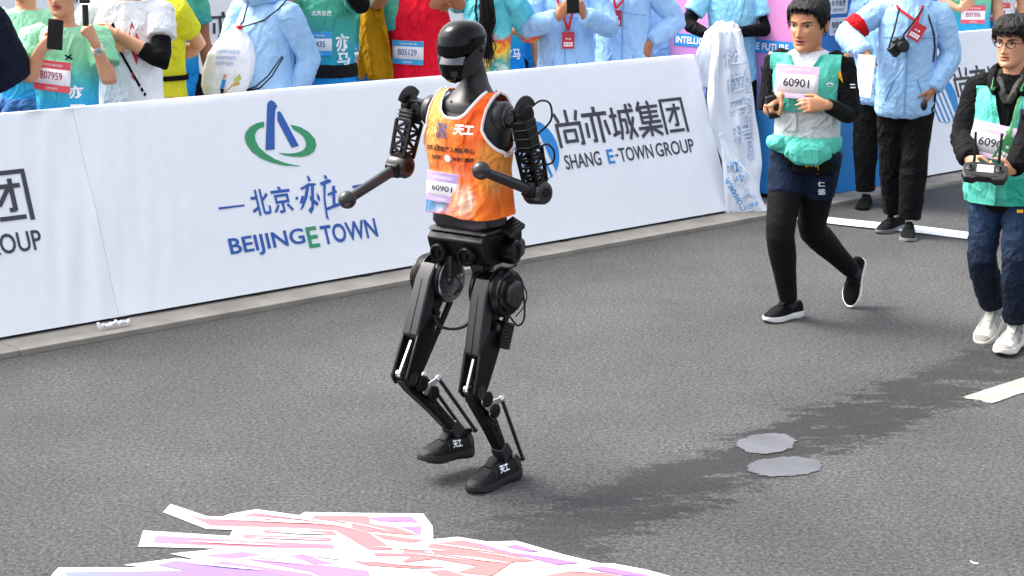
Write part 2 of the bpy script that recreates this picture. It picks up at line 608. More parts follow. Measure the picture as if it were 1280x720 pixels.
    g4 = nd(nt, 'ShaderNodeMath', _operation='MULTIPLY_ADD'); g4.inputs[1].default_value = 4.2; L(brk.outputs[0], g4.inputs[0]); L(g3.outputs[0], g4.inputs[2])
    wet0 = nd(nt, 'ShaderNodeMapRange'); wet0.inputs['From Min'].default_value = 4.3; wet0.inputs['From Max'].default_value = 5.1
    L(g4.outputs[0], wet0.inputs[0])
    wet = nd(nt, 'ShaderNodeMath', _operation='MULTIPLY')
    L(wet0.outputs[0], wet.inputs[0]); L(ends.outputs[0], wet.inputs[1])
    mx3 = nd(nt, 'ShaderNodeMix', _data_type='RGBA', _blend_type='MULTIPLY')
    L(wet.outputs[0], mx3.inputs[0]); L(mx2.outputs[2], mx3.inputs[6])
    mx3.inputs[7].default_value = (.25, .25, .26, 1)
    L(mx3.outputs[2], b.inputs['Base Color'])
    rr = nd(nt, 'ShaderNodeMapRange')
    rr.inputs['To Min'].default_value = .92; rr.inputs['To Max'].default_value = .62
    L(wet.outputs[0], rr.inputs[0]); L(rr.outputs[0], b.inputs['Roughness'])
    b.inputs['Specular IOR Level'].default_value = .3
    bp = nd(nt, 'ShaderNodeBump', Strength=.9, Distance=.010)
    L(mid.outputs[0], bp.inputs['Height'])
    L(bp.outputs[0], b.inputs['Normal'])
    return m
MA = asphalt()
g = make('road', [(-400, -40, 0), (400, -40, 0), (400, 700, 0), (-400, 700, 0)], [(0, 1, 2, 3)], MA, smooth=0)
tag(g, kind='structure')

# the barrier line: along BD, away from the road along BN, boards leaning back
B0 = G(0, 433)
BD = unit((G(915, 270) - B0) * A([1, 1, 0]))
BN = A([-BD[1], BD[0], 0])
LEAN, BH = .40, 1.06
BU = unit(BN * LEAN + A([0, 0, BH]))
BLEN = math.hypot(LEAN, BH)
BO = unit(np.cross(BD, BU))
if BO[1] > 0: BO = -BO
def bsh(px, py):
    d = ray(px, py)
    o = A([0, 0, CAM_H])
    t = ((B0 - o) @ BO) / (d @ BO)
    p = o + d * t - B0
    return p @ BD, p @ BU
def spot(px, n, z=1.2):
    """ground place n metres behind the barrier line that stands at picture column px"""
    lo, hi = -4., 12.
    for _ in range(50):
        s = (lo + hi) / 2
        p = B0 + BD * s + BN * n
        x = 640 + FPX * p[0] / (p[1] * _c - (z - CAM_H) * _s)
        if x < px: lo = s
        else: hi = s
    return A([p[0], p[1], 0.])
def depth_at(px, n, z=1.2):
    return spot(px, n, z)[1]

M_conc = mat('kerb_concrete', '#8d887f', rough=.9, var=.2, vscale=5., bump=.4, bscale=120.)
mb = MB()
for k in range(13):
    s0, s1 = -3 + k * 1.5, -3 + (k + 1) * 1.5 - .004
    P = [B0 + BD * s + BN * n + A([0, 0, z]) for s in (s0, s1) for n, z in ((-.23, -.02), (.06, -.02), (.06, .028), (-.23, .028))]
    mb.add(P, [(3, 2, 1, 0), (4, 5, 6, 7), (0, 1, 5, 4), (1, 2, 6, 5), (2, 3, 7, 6), (3, 0, 4, 7)])
tag(mb.build('kerb_strip', M_conc, bev=.004), kind='structure')

# ------------------------------------------------------------------ fabric barrier boards
M_ban = cloth('banner_white', '#e9ecf1', rough=.6, bump=.05, var=.015)
M_ink = mat('ink_grey', '#3a3b45', rough=.7, var=.05)
M_blue = mat('ink_blue', '#1f55a5', rough=.6, var=.05)
M_green = mat('ink_green', '#2f9160', rough=.6, var=.05)
M_cyan = mat('ink_cyan', '#1b86cf', rough=.6, var=.05)
M_dark = mat('dark_gap', '#17181a', rough=.8)
def rip(s, h, seeds):
    """gentle creases in the stretched fabric, stronger towards the seams"""
    s, h = np.asarray(s, float), np.asarray(h, float)
    q = np.column_stack([s * 1.1, h * .9, np.zeros_like(s)])
    r = .006 * pnoise(q) + .0022 * pnoise(q * 3.1 + 5)
    for s0, wdt, amp in seeds:
        w = np.exp(-((s - s0) / wdt) ** 2)
        q2 = np.column_stack([(s - s0 - .22 * (h - .4)) * 17, h * 1.3, np.full_like(s, s0)])
        r = r + amp * w * pnoise(q2)
    return r
SEED = [(.55, .25, .014), (1.0, .25, .004), (5.3, .3, .004), (7.3, .3, .004)]
def onboard(s, h, e=0.):
    return B0 + BD * s + BU * h + BO * (float(rip([s], [h], SEED)[0]) + .0035 + e) + A([0, 0, .045])
def board(name, s0, s1, label, lift=0.):
    root = empty(name, B0 + BD * (s0 + s1) / 2)
    o0 = A(root.location)
    ns, nh = int((s1 - s0) * 34), 30
    S = np.linspace(s0, s1, ns)
    V, F = [], []
    prof = [(h, None) for h in np.linspace(0, BLEN - .02, nh)]
    for s in S:
        r = rip(np.full(nh, s), A([p[0] for p in prof]), SEED)
        sag = .006 * float(pnoise(A([[s * .8, 3.3, 0]]))[0])
        for (h, _), d in zip(prof, r):
            V.append(B0 + BD * s + BU * (h + sag * h / BLEN) + BO * d + A([0, 0, .045]))
        top = B0 + BD * s + BU * (BLEN - .02 + sag) + A([0, 0, .045])
        for a in (.3, .65, 1.):
            V.append(top + BU * .02 * math.sin(a * 1.57) - BO * .03 * (1 - math.cos(a * 1.57)))
        V.append(top + BN * .06 - A([0, 0, .01]))
        b = B0 + BD * s + BN * (LEAN + .12) + A([0, 0, .045])
        V.append(b)
    n = nh + 5
    for i in range(ns - 1):
        for j in range(n - 1):
            F.append((i * n + j, (i + 1) * n + j, (i + 1) * n + j + 1, i * n + j + 1))
        F.append((i * n + n - 1, (i + 1) * n + n - 1, (i + 1) * n, i * n))
    F.append(tuple(range(n)))
    F.append(tuple(range((ns - 1) * n, ns * n))[::-1])
    make('fabric_cover', [v - o0 for v in V], F, M_ban, root, smooth=50)
    mb = MB()
    c0, c1 = B0 + BD * (s0 + .02) - o0, B0 + BD * (s1 - .02) - o0
    for n_ in (.05, LEAN + .08):
        mb.bar(c0 + BN * n_ + A([0, 0, .0365]), c1 + BN * n_ + A([0, 0, .0365]), .05, .017, ref=BN)
    mb.build('base_frame', M_dark, root)
    M3 = A([BD, BN, [0, 0, 1]]).T
    for t in np.linspace(0, 1, 4):
        mb = MB(); mb.box((c0 * (1 - t) + c1 * t) + BN * .27 + A([0, 0, .034]), (.05, .55, .012), M3)
        mb.build('foot_rail', M_dark, root)
    tag(root, label, 'barrier', 'fabric barrier boards along the road')
    return root
def on_board(root):
    o0 = A(root.location)
    return lambda u, v, e=0.: onboard(u, v, e) - o0

S_SEAM = bsh(150, 405)[0]
S_END = bsh(915, 270)[0]
board_l = board('barrier_board', -2.4, S_SEAM - .001, 'white fabric barrier board cut off by the left edge, group name partly out of frame')
board_m = board('barrier_board', S_SEAM + .001, S_END, 'long white fabric barrier board behind the robot with the blue and green ring logo')
S_R0 = bsh(1158, 226)[0]
board_r = board('barrier_board', S_R0, S_R0 + 3.4, 'white fabric barrier board at the right behind the man with the camera')

GLYPH = {
 'shang': [(4, 8, 17, 34, 11), (50, 0, 50, 36, 11), (93, 4, 82, 32, 11), (0, 40, 100, 40, 10), (5, 36, 5, 102, 11), (95, 36, 95, 100, 11), (84, 96, 97, 96, 9),
           (28, 58, 74, 58, 9), (30, 55, 30, 92, 10), (72, 55, 72, 92, 10), (28, 87, 74, 87, 9)],
 'yi': [(52, 0, 52, 20, 13), (0, 21, 100, 21, 11), (38, 24, 38, 98, 12), (26, 94, 40, 94, 9), (66, 24, 66, 102, 12), (13, 42, 11, 84, 11), (87, 40, 95, 82, 11)],
 'cheng': [(15, 8, 15, 82, 11), (0, 32, 30, 32, 10), (0, 86, 32, 78, 10), (36, 22, 102, 22, 10), (43, 20, 40, 76, 11), (40, 76, 32, 100, 10), (46, 46, 64, 46, 9), (62, 44, 62, 84, 9), (52, 82, 64, 82, 8),
           (74, 2, 77, 58, 11), (77, 56, 98, 98, 10), (96, 40, 66, 102, 10), (88, 2, 98, 14, 9)],
 'ji': [(24, 0, 8, 26, 11), (22, 14, 22, 64, 11), (56, 0, 62, 13, 10), (60, 14, 60, 62, 11), (20, 17, 98, 17, 9), (22, 32, 94, 32, 8), (22, 46, 94, 46, 8), (20, 61, 100, 61, 9),
        (0, 76, 102, 76, 9), (51, 64, 51, 102, 11), (42, 80, 6, 100, 10), (60, 80, 96, 100, 10)],
 'tuan': [(0, 4, 100, 4, 9), (5, 2, 5, 102, 11), (95, 2, 95, 102, 11), (18, 94, 82, 94, 9), (22, 31, 82, 31, 9), (60, 16, 60, 80, 11), (46, 78, 62, 78, 9), (52, 36, 24, 68, 10)],
}
def group_name(root, s_left, s_right, hb, ht, name='characters'):
    """the block lettered company name: five characters, the latin line below and the striped disc to the left"""
    fn = on_board(root)
    w = (s_right - s_left)
    gw = w / 5.35
    parts = [strokes(GLYPH[k], s_left + i * gw * 1.0875, hb, s_left + i * gw * 1.0875 + gw, ht) for i, k in enumerate(('shang', 'yi', 'cheng', 'ji', 'tuan'))]
    lay('characters', merge(*parts), fn, M_ink, root)
    H = ht - hb
    lh = H * .4
    y1 = hb - H * .22
    lay('lettering', fit_text('SHANG', s_left + .01, y1 - lh, s_left + w * .272, y1, .012), fn, M_ink, root)
    lay('lettering', fit_text('-', s_left + w * .382, y1 - lh * .55, s_left + w * .405, y1 - lh * .42, .012), fn, M_ink, root)
    lay('lettering', fit_text('TOWN', s_left + w * .412, y1 - lh, s_left + w * .675, y1, .012), fn, M_ink, root)
    lay('lettering', fit_text('GROUP', s_left + w * .70, y1 - lh, s_right + .01, y1, .012), fn, M_ink, root)
    lay('lettering', fit_text('E', s_left + w * .322, y1 - lh, s_left + w * .372, y1, .02), fn, M_cyan, root)
    # striped disc
    R = H * .86
    cx, cy = s_left - R * 1.08, hb - H * .0
    V, F = [], []
    def band(u0, u1, sl):
        pts = []
        for t in np.linspace(-1, 1, 15):
            for u in (u0, u1):
                x = u + sl * t * .28
                pts.append((x, t))
        o = len(V)
        for x, t in pts:
            q = math.sqrt(max(0, 1 - t * t))
            V.append((cx + R * max(-q, min(q, x)), cy + R * t))
        for k in range(14):
            F.append((o + 2 * k, o + 2 * k + 1, o + 2 * k + 3, o + 2 * k + 2))
    for u0, u1 in ((.5, 1.2), (.2, .3), (-.1, 0.), (-.4, -.3), (-.7, -.6)):
        band(u0, u1, -.9)
    lay('striped_disc', (A(V), F), fn, M_cyan, root)

sl, hb1 = bsh(700, 192); sr, hb2 = bsh(861, 173)
ht = bsh(848, 130)[1]
HB_, HT_ = (hb1 + hb2) / 2, ht
GW = sr - sl
group_name(board_m, sl, sr, HB_, HT_)
sr2 = bsh(44, 284)[0]
group_name(board_l, sr2 - GW * 1.0, sr2, bsh(44, 284)[1] , bsh(30, 222)[1])
sl3 = bsh(1197, 131)[0]
group_name(board_r, sl3, sl3 + GW, HB_, HT_)
# town emblem and its lettering on the middle board
fnm = on_board(board_m)
def bpoly(name, pts, m, root=board_m, e=0.):
    q = [bsh(*p) for p in pts]
    f = on_board(root)
    return make(name, [f(u, v, e) for u, v in q], [tuple(range(len(q)))], m, root, smooth=0)
Z = lambda L: [(260 + x / 3.13, 120 + y / 3.13) for x, y in L]
bpoly('emblem_stroke', Z([(232, 62), (238, 52), (250, 48), (262, 56), (272, 72), (264, 84), (261, 120), (261, 240), (225, 244)]), M_blue)
bpoly('emblem_stroke', Z([(272, 94), (281, 90), (290, 102), (356, 226), (328, 233), (272, 128)]), M_blue)
def band_poly(outer, inner):
    return outer + inner[::-1]
bpoly('emblem_ring', Z(band_poly([(220, 131), (190, 138), (165, 152), (148, 172), (143, 194), (150, 220), (172, 250), (205, 274), (250, 292), (300, 303), (362, 306)],
                                 [(220, 153), (205, 156), (190, 168), (183, 184), (186, 206), (200, 232), (226, 256), (262, 278), (300, 292), (330, 299), (361, 304)])), M_green)
bpoly('emblem_ring', Z(band_poly([(322, 143), (360, 152), (395, 172), (418, 198), (424, 222), (416, 246), (396, 262), (366, 269), (330, 268), (300, 263), (276, 254)],
                                 [(336, 163), (356, 174), (374, 190), (383, 208), (384, 226), (376, 240), (360, 249), (340, 254), (318, 256), (298, 255), (277, 253)])), M_green)
def bfit(txt, p_bl, p_br, p_top, m, bold=.02, name='lettering', **k):
    a, b, t = bsh(*p_bl), bsh(*p_br), bsh(*p_top)
    y0 = (a[1] + b[1]) / 2
    return lay(name, fit_text(txt, a[0], y0, b[0], t[1], bold, **k), fnm, m, board_m)
def zp(x, y): return (260 + x / 3.13, 120 + y / 3.13)
bfit('BEIJING', zp(94, 672), zp(388, 625), zp(78, 590), M_blue, .018)
bfit('E', zp(398, 627), zp(440, 620), zp(384, 545), M_green, .02)
bfit('TOWN', zp(452, 614), zp(668, 580), zp(430, 540), M_blue, .018)
bfit('北', zp(180, 505), zp(252, 492), zp(166, 400), M_blue, .016)
bfit('京', zp(262, 494), zp(338, 482), zp(246, 388), M_blue, .016)
bpoly('dash', Z([(40, 468), (142, 456), (143, 463), (42, 477)]), M_blue)
bpoly('dash', [(440, 242), (457, 238.5), (458, 242), (441, 245)], M_blue)
bpoly('dot', Z([(342, 427), (350, 424), (354, 432), (348, 438), (342, 435)]), M_blue)
k = 0
for pl_ in ([(386, 340), (396, 346), (403, 362), (392, 366)], [(360, 392), (392, 372), (420, 372), (422, 380), (392, 384), (366, 400)], [(384, 380), (396, 380), (388, 430), (372, 470), (360, 478), (376, 430)],
            [(402, 378), (414, 378), (414, 470), (404, 492), (392, 478), (404, 462)], [(366, 420), (376, 424), (370, 450), (358, 452)], [(424, 408), (436, 424), (438, 444), (428, 436)], [(396, 420), (432, 450), (428, 462), (400, 440)],
            [(452, 338), (464, 344), (466, 356), (456, 356)], [(436, 370), (470, 356), (482, 360), (480, 368), (444, 382)], [(450, 374), (460, 372), (458, 430), (468, 500), (474, 516), (462, 508), (452, 440)],
            [(466, 412), (500, 398), (504, 408), (470, 422)], [(484, 384), (496, 380), (498, 456), (488, 462)], [(462, 468), (514, 446), (520, 458), (466, 478)]):
    bpoly('brush_stroke', Z(pl_), M_blue, e=.0002 * k); k += 1
# crumpled tape where two boards meet
mb = MB()
p = G(142, 404, .05) - BN * .02
for k in range(9):
    mb.ell(p + BD * (.02 * k - .09) + A([0, 0, .006 * rng.random()]), (.012 + .012 * rng.random(), .009, .007 + .007 * rng.random()), 7, 5, np.linalg.qr(rng.normal(size=(3, 3)))[0])
o = mb.build('crumpled_tape', M_ban, smooth=0)
tag(o, 'crumpled scrap of white tape on the kerb where two boards meet', 'tape')

# ------------------------------------------------------------------ far barrier beyond the crowd
FB0 = G(232, 122)
froot = empty('barrier_board', FB0)
mb = MB()
poly = [(0, .0), (.06, 1.2), (.10, 1.2), (.16, 0.)]
mb.prism(poly, lambda n, z: BD * -3 + BN * n + A([0, 0, z + .02]), lambda n, z: BD * 12 + BN * n + A([0, 0, z + .02]))
mb.build('fabric_cover', M_ban, froot, bev=.01)
mb = MB(); mb.bar(BD * -3 + BN * .02 + A([0, 0, .01]), BD * 12 + BN * .02 + A([0, 0, .01]), .05, .018, ref=BN); mb.build('base_frame', M_dark, froot)
def onfar(u, v, e=0.): return BD * u + BN * (.05 * v - .012) + A([0, 0, v + .02]) - BN * e
def fsh(px, py):
    d = ray(px, py); o = A([0, 0, CAM_H]); n = BN
    p = o + d * (((FB0 - o) @ n) / (d @ n)) - FB0
    return p @ BD, p[2]
u0, v0 = fsh(232, 52); u1, v1 = fsh(262, 18)
gw = (u1 - u0)
lay('characters', merge(*[strokes(GLYPH[k], u0 + i * gw * 1.09, v0, u0 + i * gw * 1.09 + gw, v1) for i, k in enumerate(('shang', 'yi', 'cheng', 'ji', 'tuan'))]), onfar, M_ink, froot)
lay('lettering', fit_text('SHANG E-TOWN GROUP', u0 + .05, v0 - .19, u0 + gw * 5.3, v0 - .07, .012), onfar, M_ink, froot)
tag(froot, 'distant white fabric barrier seen between the crowd at the left', 'barrier', 'fabric barrier boards along the road')

# ------------------------------------------------------------------ finish arch leg: a box clad in printed panels
C0 = G(1000, 255)
AW, AD, AHT = float(np.linalg.norm(G(1155, 226) - C0)), 1.34, 3.4
aroot = empty('arch_leg', C0)
M_blueface = grad_cloth('arch_blue', [(0, '#1f7cc4'), (.3, '#4a93d2'), (.6, '#3f78c0'), (1, '#5d8fd0')], lo=0, hi=2.2, wob=.1, wscale=1.5, bump=.02)
M_pinkface = grad_cloth('arch_pink', [(0, '#1c78bf'), (.28, '#3c8ccc'), (.44, '#b07fc0'), (.56, '#cf86b8'), (.655, '#c987bd'), (.66, '#b9628f'), (.775, '#c06a9c'), (.78, '#d7a3d2'), (1, '#dfb4df')], lo=0, hi=2.2, wob=.035, wscale=1.1, bump=.02)
mb = MB()
def AP(a, b, z): return BD * a + BN * b + A([0, 0, z + .03])
mb.box(AP(AW / 2, AD / 2, AHT / 2), (AW - .04, AD - .04, AHT - .02), A([BD, BN, [0, 0, 1]]).T)
mb.build('core', mat('arch_core', '#9aa0a8'), aroot)
def panel(name, fn, w, m):
    mb = MB()
    mb.prism([(0, 0), (w, 0), (w, AHT), (0, AHT)], lambda a, z: fn(a, z, 0), lambda a, z: fn(a, z, -.018))
    return mb.build(name, m, aroot, bev=.004)
fB = lambda a, z, e: AP(a, -e, z)
fP = lambda a, z, e: AP(-e, a, z)
panel('blue_panel', fB, AW, M_blueface)
panel('pink_panel', fP, AD, M_pinkface)
panel('back_panel', lambda a, z, e: AP(AW + e, a, z), AD, M_blueface)
def apx(px, py, n, ori):
    d = ray(px, py); o = A([0, 0, CAM_H])
    return o + d * (((ori - o) @ n) / (d @ n)) - ori
def pk(px, py):
    p = apx(px, py, BD, C0); return p @ BN, p[2] - .03
def bl(px, py):
    p = apx(px, py, BN, C0); return p @ BD, p[2] - .03
M_wtext = mat('ink_white', '#f2f4f8', rough=.6, var=.02)
mpk = lambda u, v, e=0.: fP(u, v, .004 + e)
a0, z0 = pk(845, 48); a1, z1 = pk(989, 60)
zc = (z0 + z1) / 2 - .005
hh = .047
q = [(a0 + .02, zc - hh), (a0 + .02, zc + hh), (a1 - .02, zc + hh), (a1 - .02, zc - hh)]
make('text_strip', [mpk(*p) for p in q], [(0, 1, 2, 3)], M_cyan, aroot, smooth=0)
def pktext(t, xa, xb):
    u = pk(xa, 45)[0]; w = pk(xb, 50)[0]
    v, f = fit_text(t, 0, zc - hh * .55, 1, zc + hh * .55, .02)
    v[:, 0] = u + v[:, 0] * (w - u)
    lay('lettering', (v, f), lambda a, b, e=0.: fP(a, b, .008), M_wtext, aroot)
pktext('INTELLIGENCE', 846, 902)
pktext('THE FUTURE', 934, 987)
M_spon = mat('ink_palegrey', '#dfe6ee', rough=.6, var=.02)
mbl = lambda u, v, e=0.: fB(u, v, .004 + e)
words = ['服务中心', '亦城文化', '京企服务', '亦企服务港', '智能产业', '北方集团', '合作伙伴', '创新中心', '机器人', '未来科技', '数字生态', '城市发展']
wi = 0
for row, (ya, yb) in enumerate(((-70, -52), (-46, -28), (-21, 17), (21, 45))):
    for col in range(5):
        xa = 1008 + col * 27.5
        (ua, za), (ub, zb) = bl(xa, yb if row != 2 else 18), bl(xa + 24, ya if row != 2 else -6)
        if ub > AW - .05: continue
        pts = []
        r = .02
        for cx, cy, a_ in ((ub - r, zb - r, 0), (ua + r, zb - r, 90), (ua + r, za + r, 180), (ub - r, za + r, 270)):
            for t in (0, 45, 90):
                pts.append((cx + r * math.cos(math.radians(a_ + t)), cy + r * math.sin(math.radians(a_ + t))))
        make('sponsor_plate', [mbl(*p) for p in pts], [tuple(range(len(pts)))], M_spon, aroot, smooth=0)
        dx, dz = (ub - ua), (zb - za)
        lay('lettering', merge(fit_text(words[wi % 12], ua + dx * .12, za + dz * .42, ub - dx * .12, za + dz * .78, .01), fit_text('SERVICE', ua + dx * .2, za + dz * .16, ub - dx * .2, za + dz * .3)),
            lambda u, v, e=0.: fB(u, v, .008), M_ink, aroot)
        wi += 1
tag(aroot, 'tall boxed arch leg clad in pink and blue printed panels with sponsor plates', 'arch')

# ------------------------------------------------------------------ markings and patches on the road
def worn(name, c, rim):
    """paint or filler worn away between the stones; rim: fades out towards the edge"""
    m, nt, b = new_mat(name)
    L = nt.links.new
    b.inputs['Roughness'].default_value = .8
    tc = nd(nt, 'ShaderNodeTexCoord')
    n = nd(nt, 'ShaderNodeTexNoise', Scale=20., Detail=7., Roughness=.8); L(tc.outputs['Object'], n.inputs['Vector'])
    n2 = nd(nt, 'ShaderNodeTexNoise', Scale=6., Detail=4.); L(tc.outputs['Object'], n2.inputs['Vector'])
    r = nt.nodes.new('ShaderNodeValToRGB'); r.color_ramp.elements[0].position = .3; r.color_ramp.elements[1].position = .7
    r.color_ramp.elements[0].color = (*[x * .78 for x in lin(c)], 1); r.color_ramp.elements[1].color = (*[x * 1.12 for x in lin(c)], 1)
    L(n2.outputs[0], r.inputs[0]); L(r.outputs[0], b.inputs['Base Color'])
    at_ = nd(nt, 'ShaderNodeAttribute'); at_.attribute_name = 'inner'
    a = nd(nt, 'ShaderNodeMath', _operation='MULTIPLY_ADD'); a.inputs[1].default_value = -3.2; L(n.outputs[0], a.inputs[0])
    a2 = nd(nt, 'ShaderNodeMath', _operation='MULTIPLY_ADD'); a2.inputs[1].default_value = rim; a2.inputs[2].default_value = 1.15; L(at_.outputs['Fac'], a2.inputs[0]); L(a2.outputs[0], a.inputs[2])
    mr = nd(nt, 'ShaderNodeMapRange'); mr.inputs['From Min'].default_value = -.12; mr.inputs['From Max'].default_value = .1; L(a.outputs[0], mr.inputs[0])
    tr = nd(nt, 'ShaderNodeBsdfTransparent'); mx = nd(nt, 'ShaderNodeMixShader')
    L(mr.outputs[0], mx.inputs[0]); L(tr.outputs[0], mx.inputs[1]); L(b.outputs[0], mx.inputs[2]); L(mx.outputs[0], nt.nodes['Material Output'].inputs[0])
    bp = nd(nt, 'ShaderNodeBump', Strength=.5, Distance=.004); L(n.outputs[0], bp.inputs['Height']); L(bp.outputs[0], b.inputs['Normal'])
    return m
M_paint = worn('road_paint', '#97938a', 1.5)
def rimmed(name, pts, z, m, inset=.72):
    """flat piece with an inner ring so that the material knows its edge"""
    P = A([G(x, y, z) for x, y in pts]); c = P.mean(0); n = len(P)
    V = list(P) + [c + (p - c) * inset for p in P]
    F = [(i, (i + 1) % n, n + (i + 1) % n, n + i) for i in range(n)] + [tuple(range(n, 2 * n))]
    o = make(name, V, F, m, smooth=0)
    at_ = o.data.attributes.new('inner', 'FLOAT', 'POINT')
    at_.data.foreach_set('value', [0.] * n + [1.] * n)
    return o
def flat(name, pts, z, m, parent=None, smooth=0):
    return make(name, [G(x, y, z) for x, y in pts], [tuple(range(len(pts)))], m, parent, smooth=0)
def jag(pts, amp, n=9):
    out = []
    for i in range(len(pts)):
        a, b = A(pts[i], float), A(pts[(i + 1) % len(pts)], float)
        for k in range(n):
            q = a + (b - a) * k / n
            out.append(tuple(q + rng.normal(size=2) * amp * A([1, .35])))
    return out
o = rimmed('lane_line', jag([(1199, 497), (1238, 505), (1330, 474), (1430, 440), (1400, 428), (1290, 468)], .6), .004, M_paint, .9)
tag(o, 'white painted lane dash at the right edge of the road', 'road marking')
M_patch = worn('grey_patch', '#56585e', 1.6)
def blob(cx, cy, rx, ry, tilt=0.):
    n = 64
    ang = np.linspace(0, 2 * math.pi, n, endpoint=False)
    q = np.column_stack([np.cos(ang) * 1.6, np.sin(ang) * 1.6, np.full(n, cx)])
    r = 1 + .09 * pnoise(q) + .04 * pnoise(q * 3.3) + .010 * rng.normal(size=n)
    return [(cx + rx * math.cos(a) * k, cy + ry * math.sin(a) * k + tilt * math.cos(a) * rx) for a, k in zip(ang, r)]
o = rimmed('road_patch', blob(958.5, 554, 41, 13.2, -.06), .004, M_patch)
tag(o, 'upper, smaller of two pale grey patches on the wet asphalt', 'road patch', 'pale patches on the asphalt')
o = rimmed('road_patch', blob(981, 583, 52, 13, -.03), .004, M_patch)
tag(o, 'lower, wider of two pale grey patches on the wet asphalt', 'road patch', 'pale patches on the asphalt')
o = flat('litter_scrap', [(1212, 700), (1217, 702.5), (1223, 703.5), (1222, 705), (1215, 703.5)], .004, M_wtext)
tag(o, 'tiny white paper scrap on the asphalt at the lower right', 'litter')

# the big printed floor sticker in front
M_stw = mat('sticker_white', '#d2d2d6', rough=.5, var=.02)
def st_mat(name, c0, c1, lo, hi):
    return grad_cloth('sticker_' + name, [(0, c0), (1, c1)], lo=lo, hi=hi, wob=.25, wscale=3., bump=.03, axis=0)
M_pk = st_mat('pink', '#b46876', '#b56e6c', -1.2, .6)
M_li = st_mat('lilac', '#b674b2', '#8d68a8', -1.2, .6)
M_lb = st_mat('blue', '#5389b8', '#8069a4', -1.6, -.5)
M_bp = st_mat('bluepink', '#7486b8', '#b86a78', -1.25, -.55)
outline = [(40, 760), (66, 717), (73, 709.5), (118, 709), (182, 709.5), (155, 706), (222, 697.5), (253, 701), (213, 692), (254, 688), (274, 685.5), (173, 683), (179, 663), (287, 670), (291, 662), (258, 661), (204, 640), (213, 630),
           (258, 645), (278, 646), (285, 643), (320, 636.5), (374, 644), (381, 640), (440, 641), (529, 642), (541, 658), (541.5, 674), (572, 671), (610, 677), (646, 676), (704, 693), (750, 704), (765, 704), (808, 712), (845, 722), (900, 748),
           (880, 800), (760, 850), (500, 870), (200, 850), (60, 810)]
sroot = empty('floor_sticker', G(450, 740))
so = A(sroot.location)
def spoly(name, pts, z, m):
    return make(name, [G(x, y, z) - so for x, y in pts], [tuple(range(len(pts)))], m, sroot, smooth=0)
spoly('white_ground', outline, .004, M_stw)
z3 = lambda L: [(60 + x / 3.2, 610 + y / 3.2) for x, y in L]
z4 = lambda L: [(440 + x / 3.2, 610 + y / 3.2) for x, y in L]
shapes = [
 (M_pk, z3([(535, 98), (620, 122), (800, 130), (1150, 145), (1280, 170), (1280, 245), (1150, 170), (1000, 160), (650, 150), (600, 125)])),
 (M_pk, z3([(775, 112), (830, 98), (930, 116), (1120, 138), (1100, 150), (980, 140)])),
 (M_pk, z3([(1050, 122), (1070, 108), (1280, 112), (1290, 140), (1180, 140)])),
 (M_pk, z3([(855, 178), (872, 166), (1140, 172), (1160, 188)])),
 (M_pk, z3([(775, 198), (790, 186), (1130, 198), (1138, 214)])),
 (M_bp, z3([(422, 218), (430, 190), (560, 196), (800, 212), (1140, 225), (1146, 242), (900, 238), (580, 226)])),
 (M_li, z3([(615, 270), (780, 254), (855, 266), (740, 282)])),
 (M_li, z3([(965, 270), (1020, 266), (1150, 304), (1060, 302)])),
 (M_li, z3([(795, 285), (860, 278), (1280, 330), (1290, 352), (1100, 345)])),
 (M_lb, z3([(430, 308), (510, 290), (760, 320), (980, 350), (900, 372), (600, 380), (330, 352), (560, 332)])),
 (M_li, z3([(665, 300), (700, 292), (1060, 345), (1030, 362)])),
 (M_lb, z3([(60, 336), (200, 334), (580, 330), (420, 372), (120, 380)])),
 (M_li, z4([(55, 118), (235, 112), (264, 137), (110, 132)])),
 (M_li, z4([(190, 154), (276, 152), (272, 190), (240, 172)])),
 (M_pk, z4([(0, 130), (180, 158), (270, 190), (170, 182), (60, 172), (165, 246), (60, 244), (0, 190)])),
 (M_pk, z4([(80, 180), (290, 208), (230, 217), (120, 200)])),
 (M_pk, z4([(300, 226), (440, 208), (520, 226), (700, 282), (740, 290), (640, 296), (560, 350), (420, 336), (500, 312), (330, 282), (190, 300), (240, 272), (90, 270), (88, 256), (200, 262), (210, 242), (330, 262)])),
 (M_li, z4([(450, 212), (515, 222), (640, 258), (800, 280), (915, 298), (820, 306), (700, 276), (560, 244)])),
 (M_li, z4([(610, 232), (660, 226), (755, 255), (700, 252)])),
 (M_pk, z4([(0, 290), (200, 302), (400, 318), (240, 320), (60, 308)])),
 (M_pk, z4([(300, 330), (380, 326), (470, 356), (380, 362)])),
 (M_li, z4([(930, 318), (1000, 312), (1210, 352), (1090, 350)])),
 (M_pk, z4([(760, 352), (900, 326), (1000, 336), (1120, 362), (900, 372)])),
 (M_li, z4([(-160, 340), (40, 334), (70, 360), (-60, 372)])),
 (M_pk, [(300, 740), (520, 735), (700, 748), (640, 790), (420, 800), (360, 765)]), (M_lb, [(90, 745), (240, 742), (300, 800), (140, 800)]), (M_li, [(700, 760), (830, 752), (800, 800), (680, 820)]),
]
for i, (m, pts) in enumerate(shapes):
    spoly('brush_stroke', pts, .0048 + .00012 * i, m)
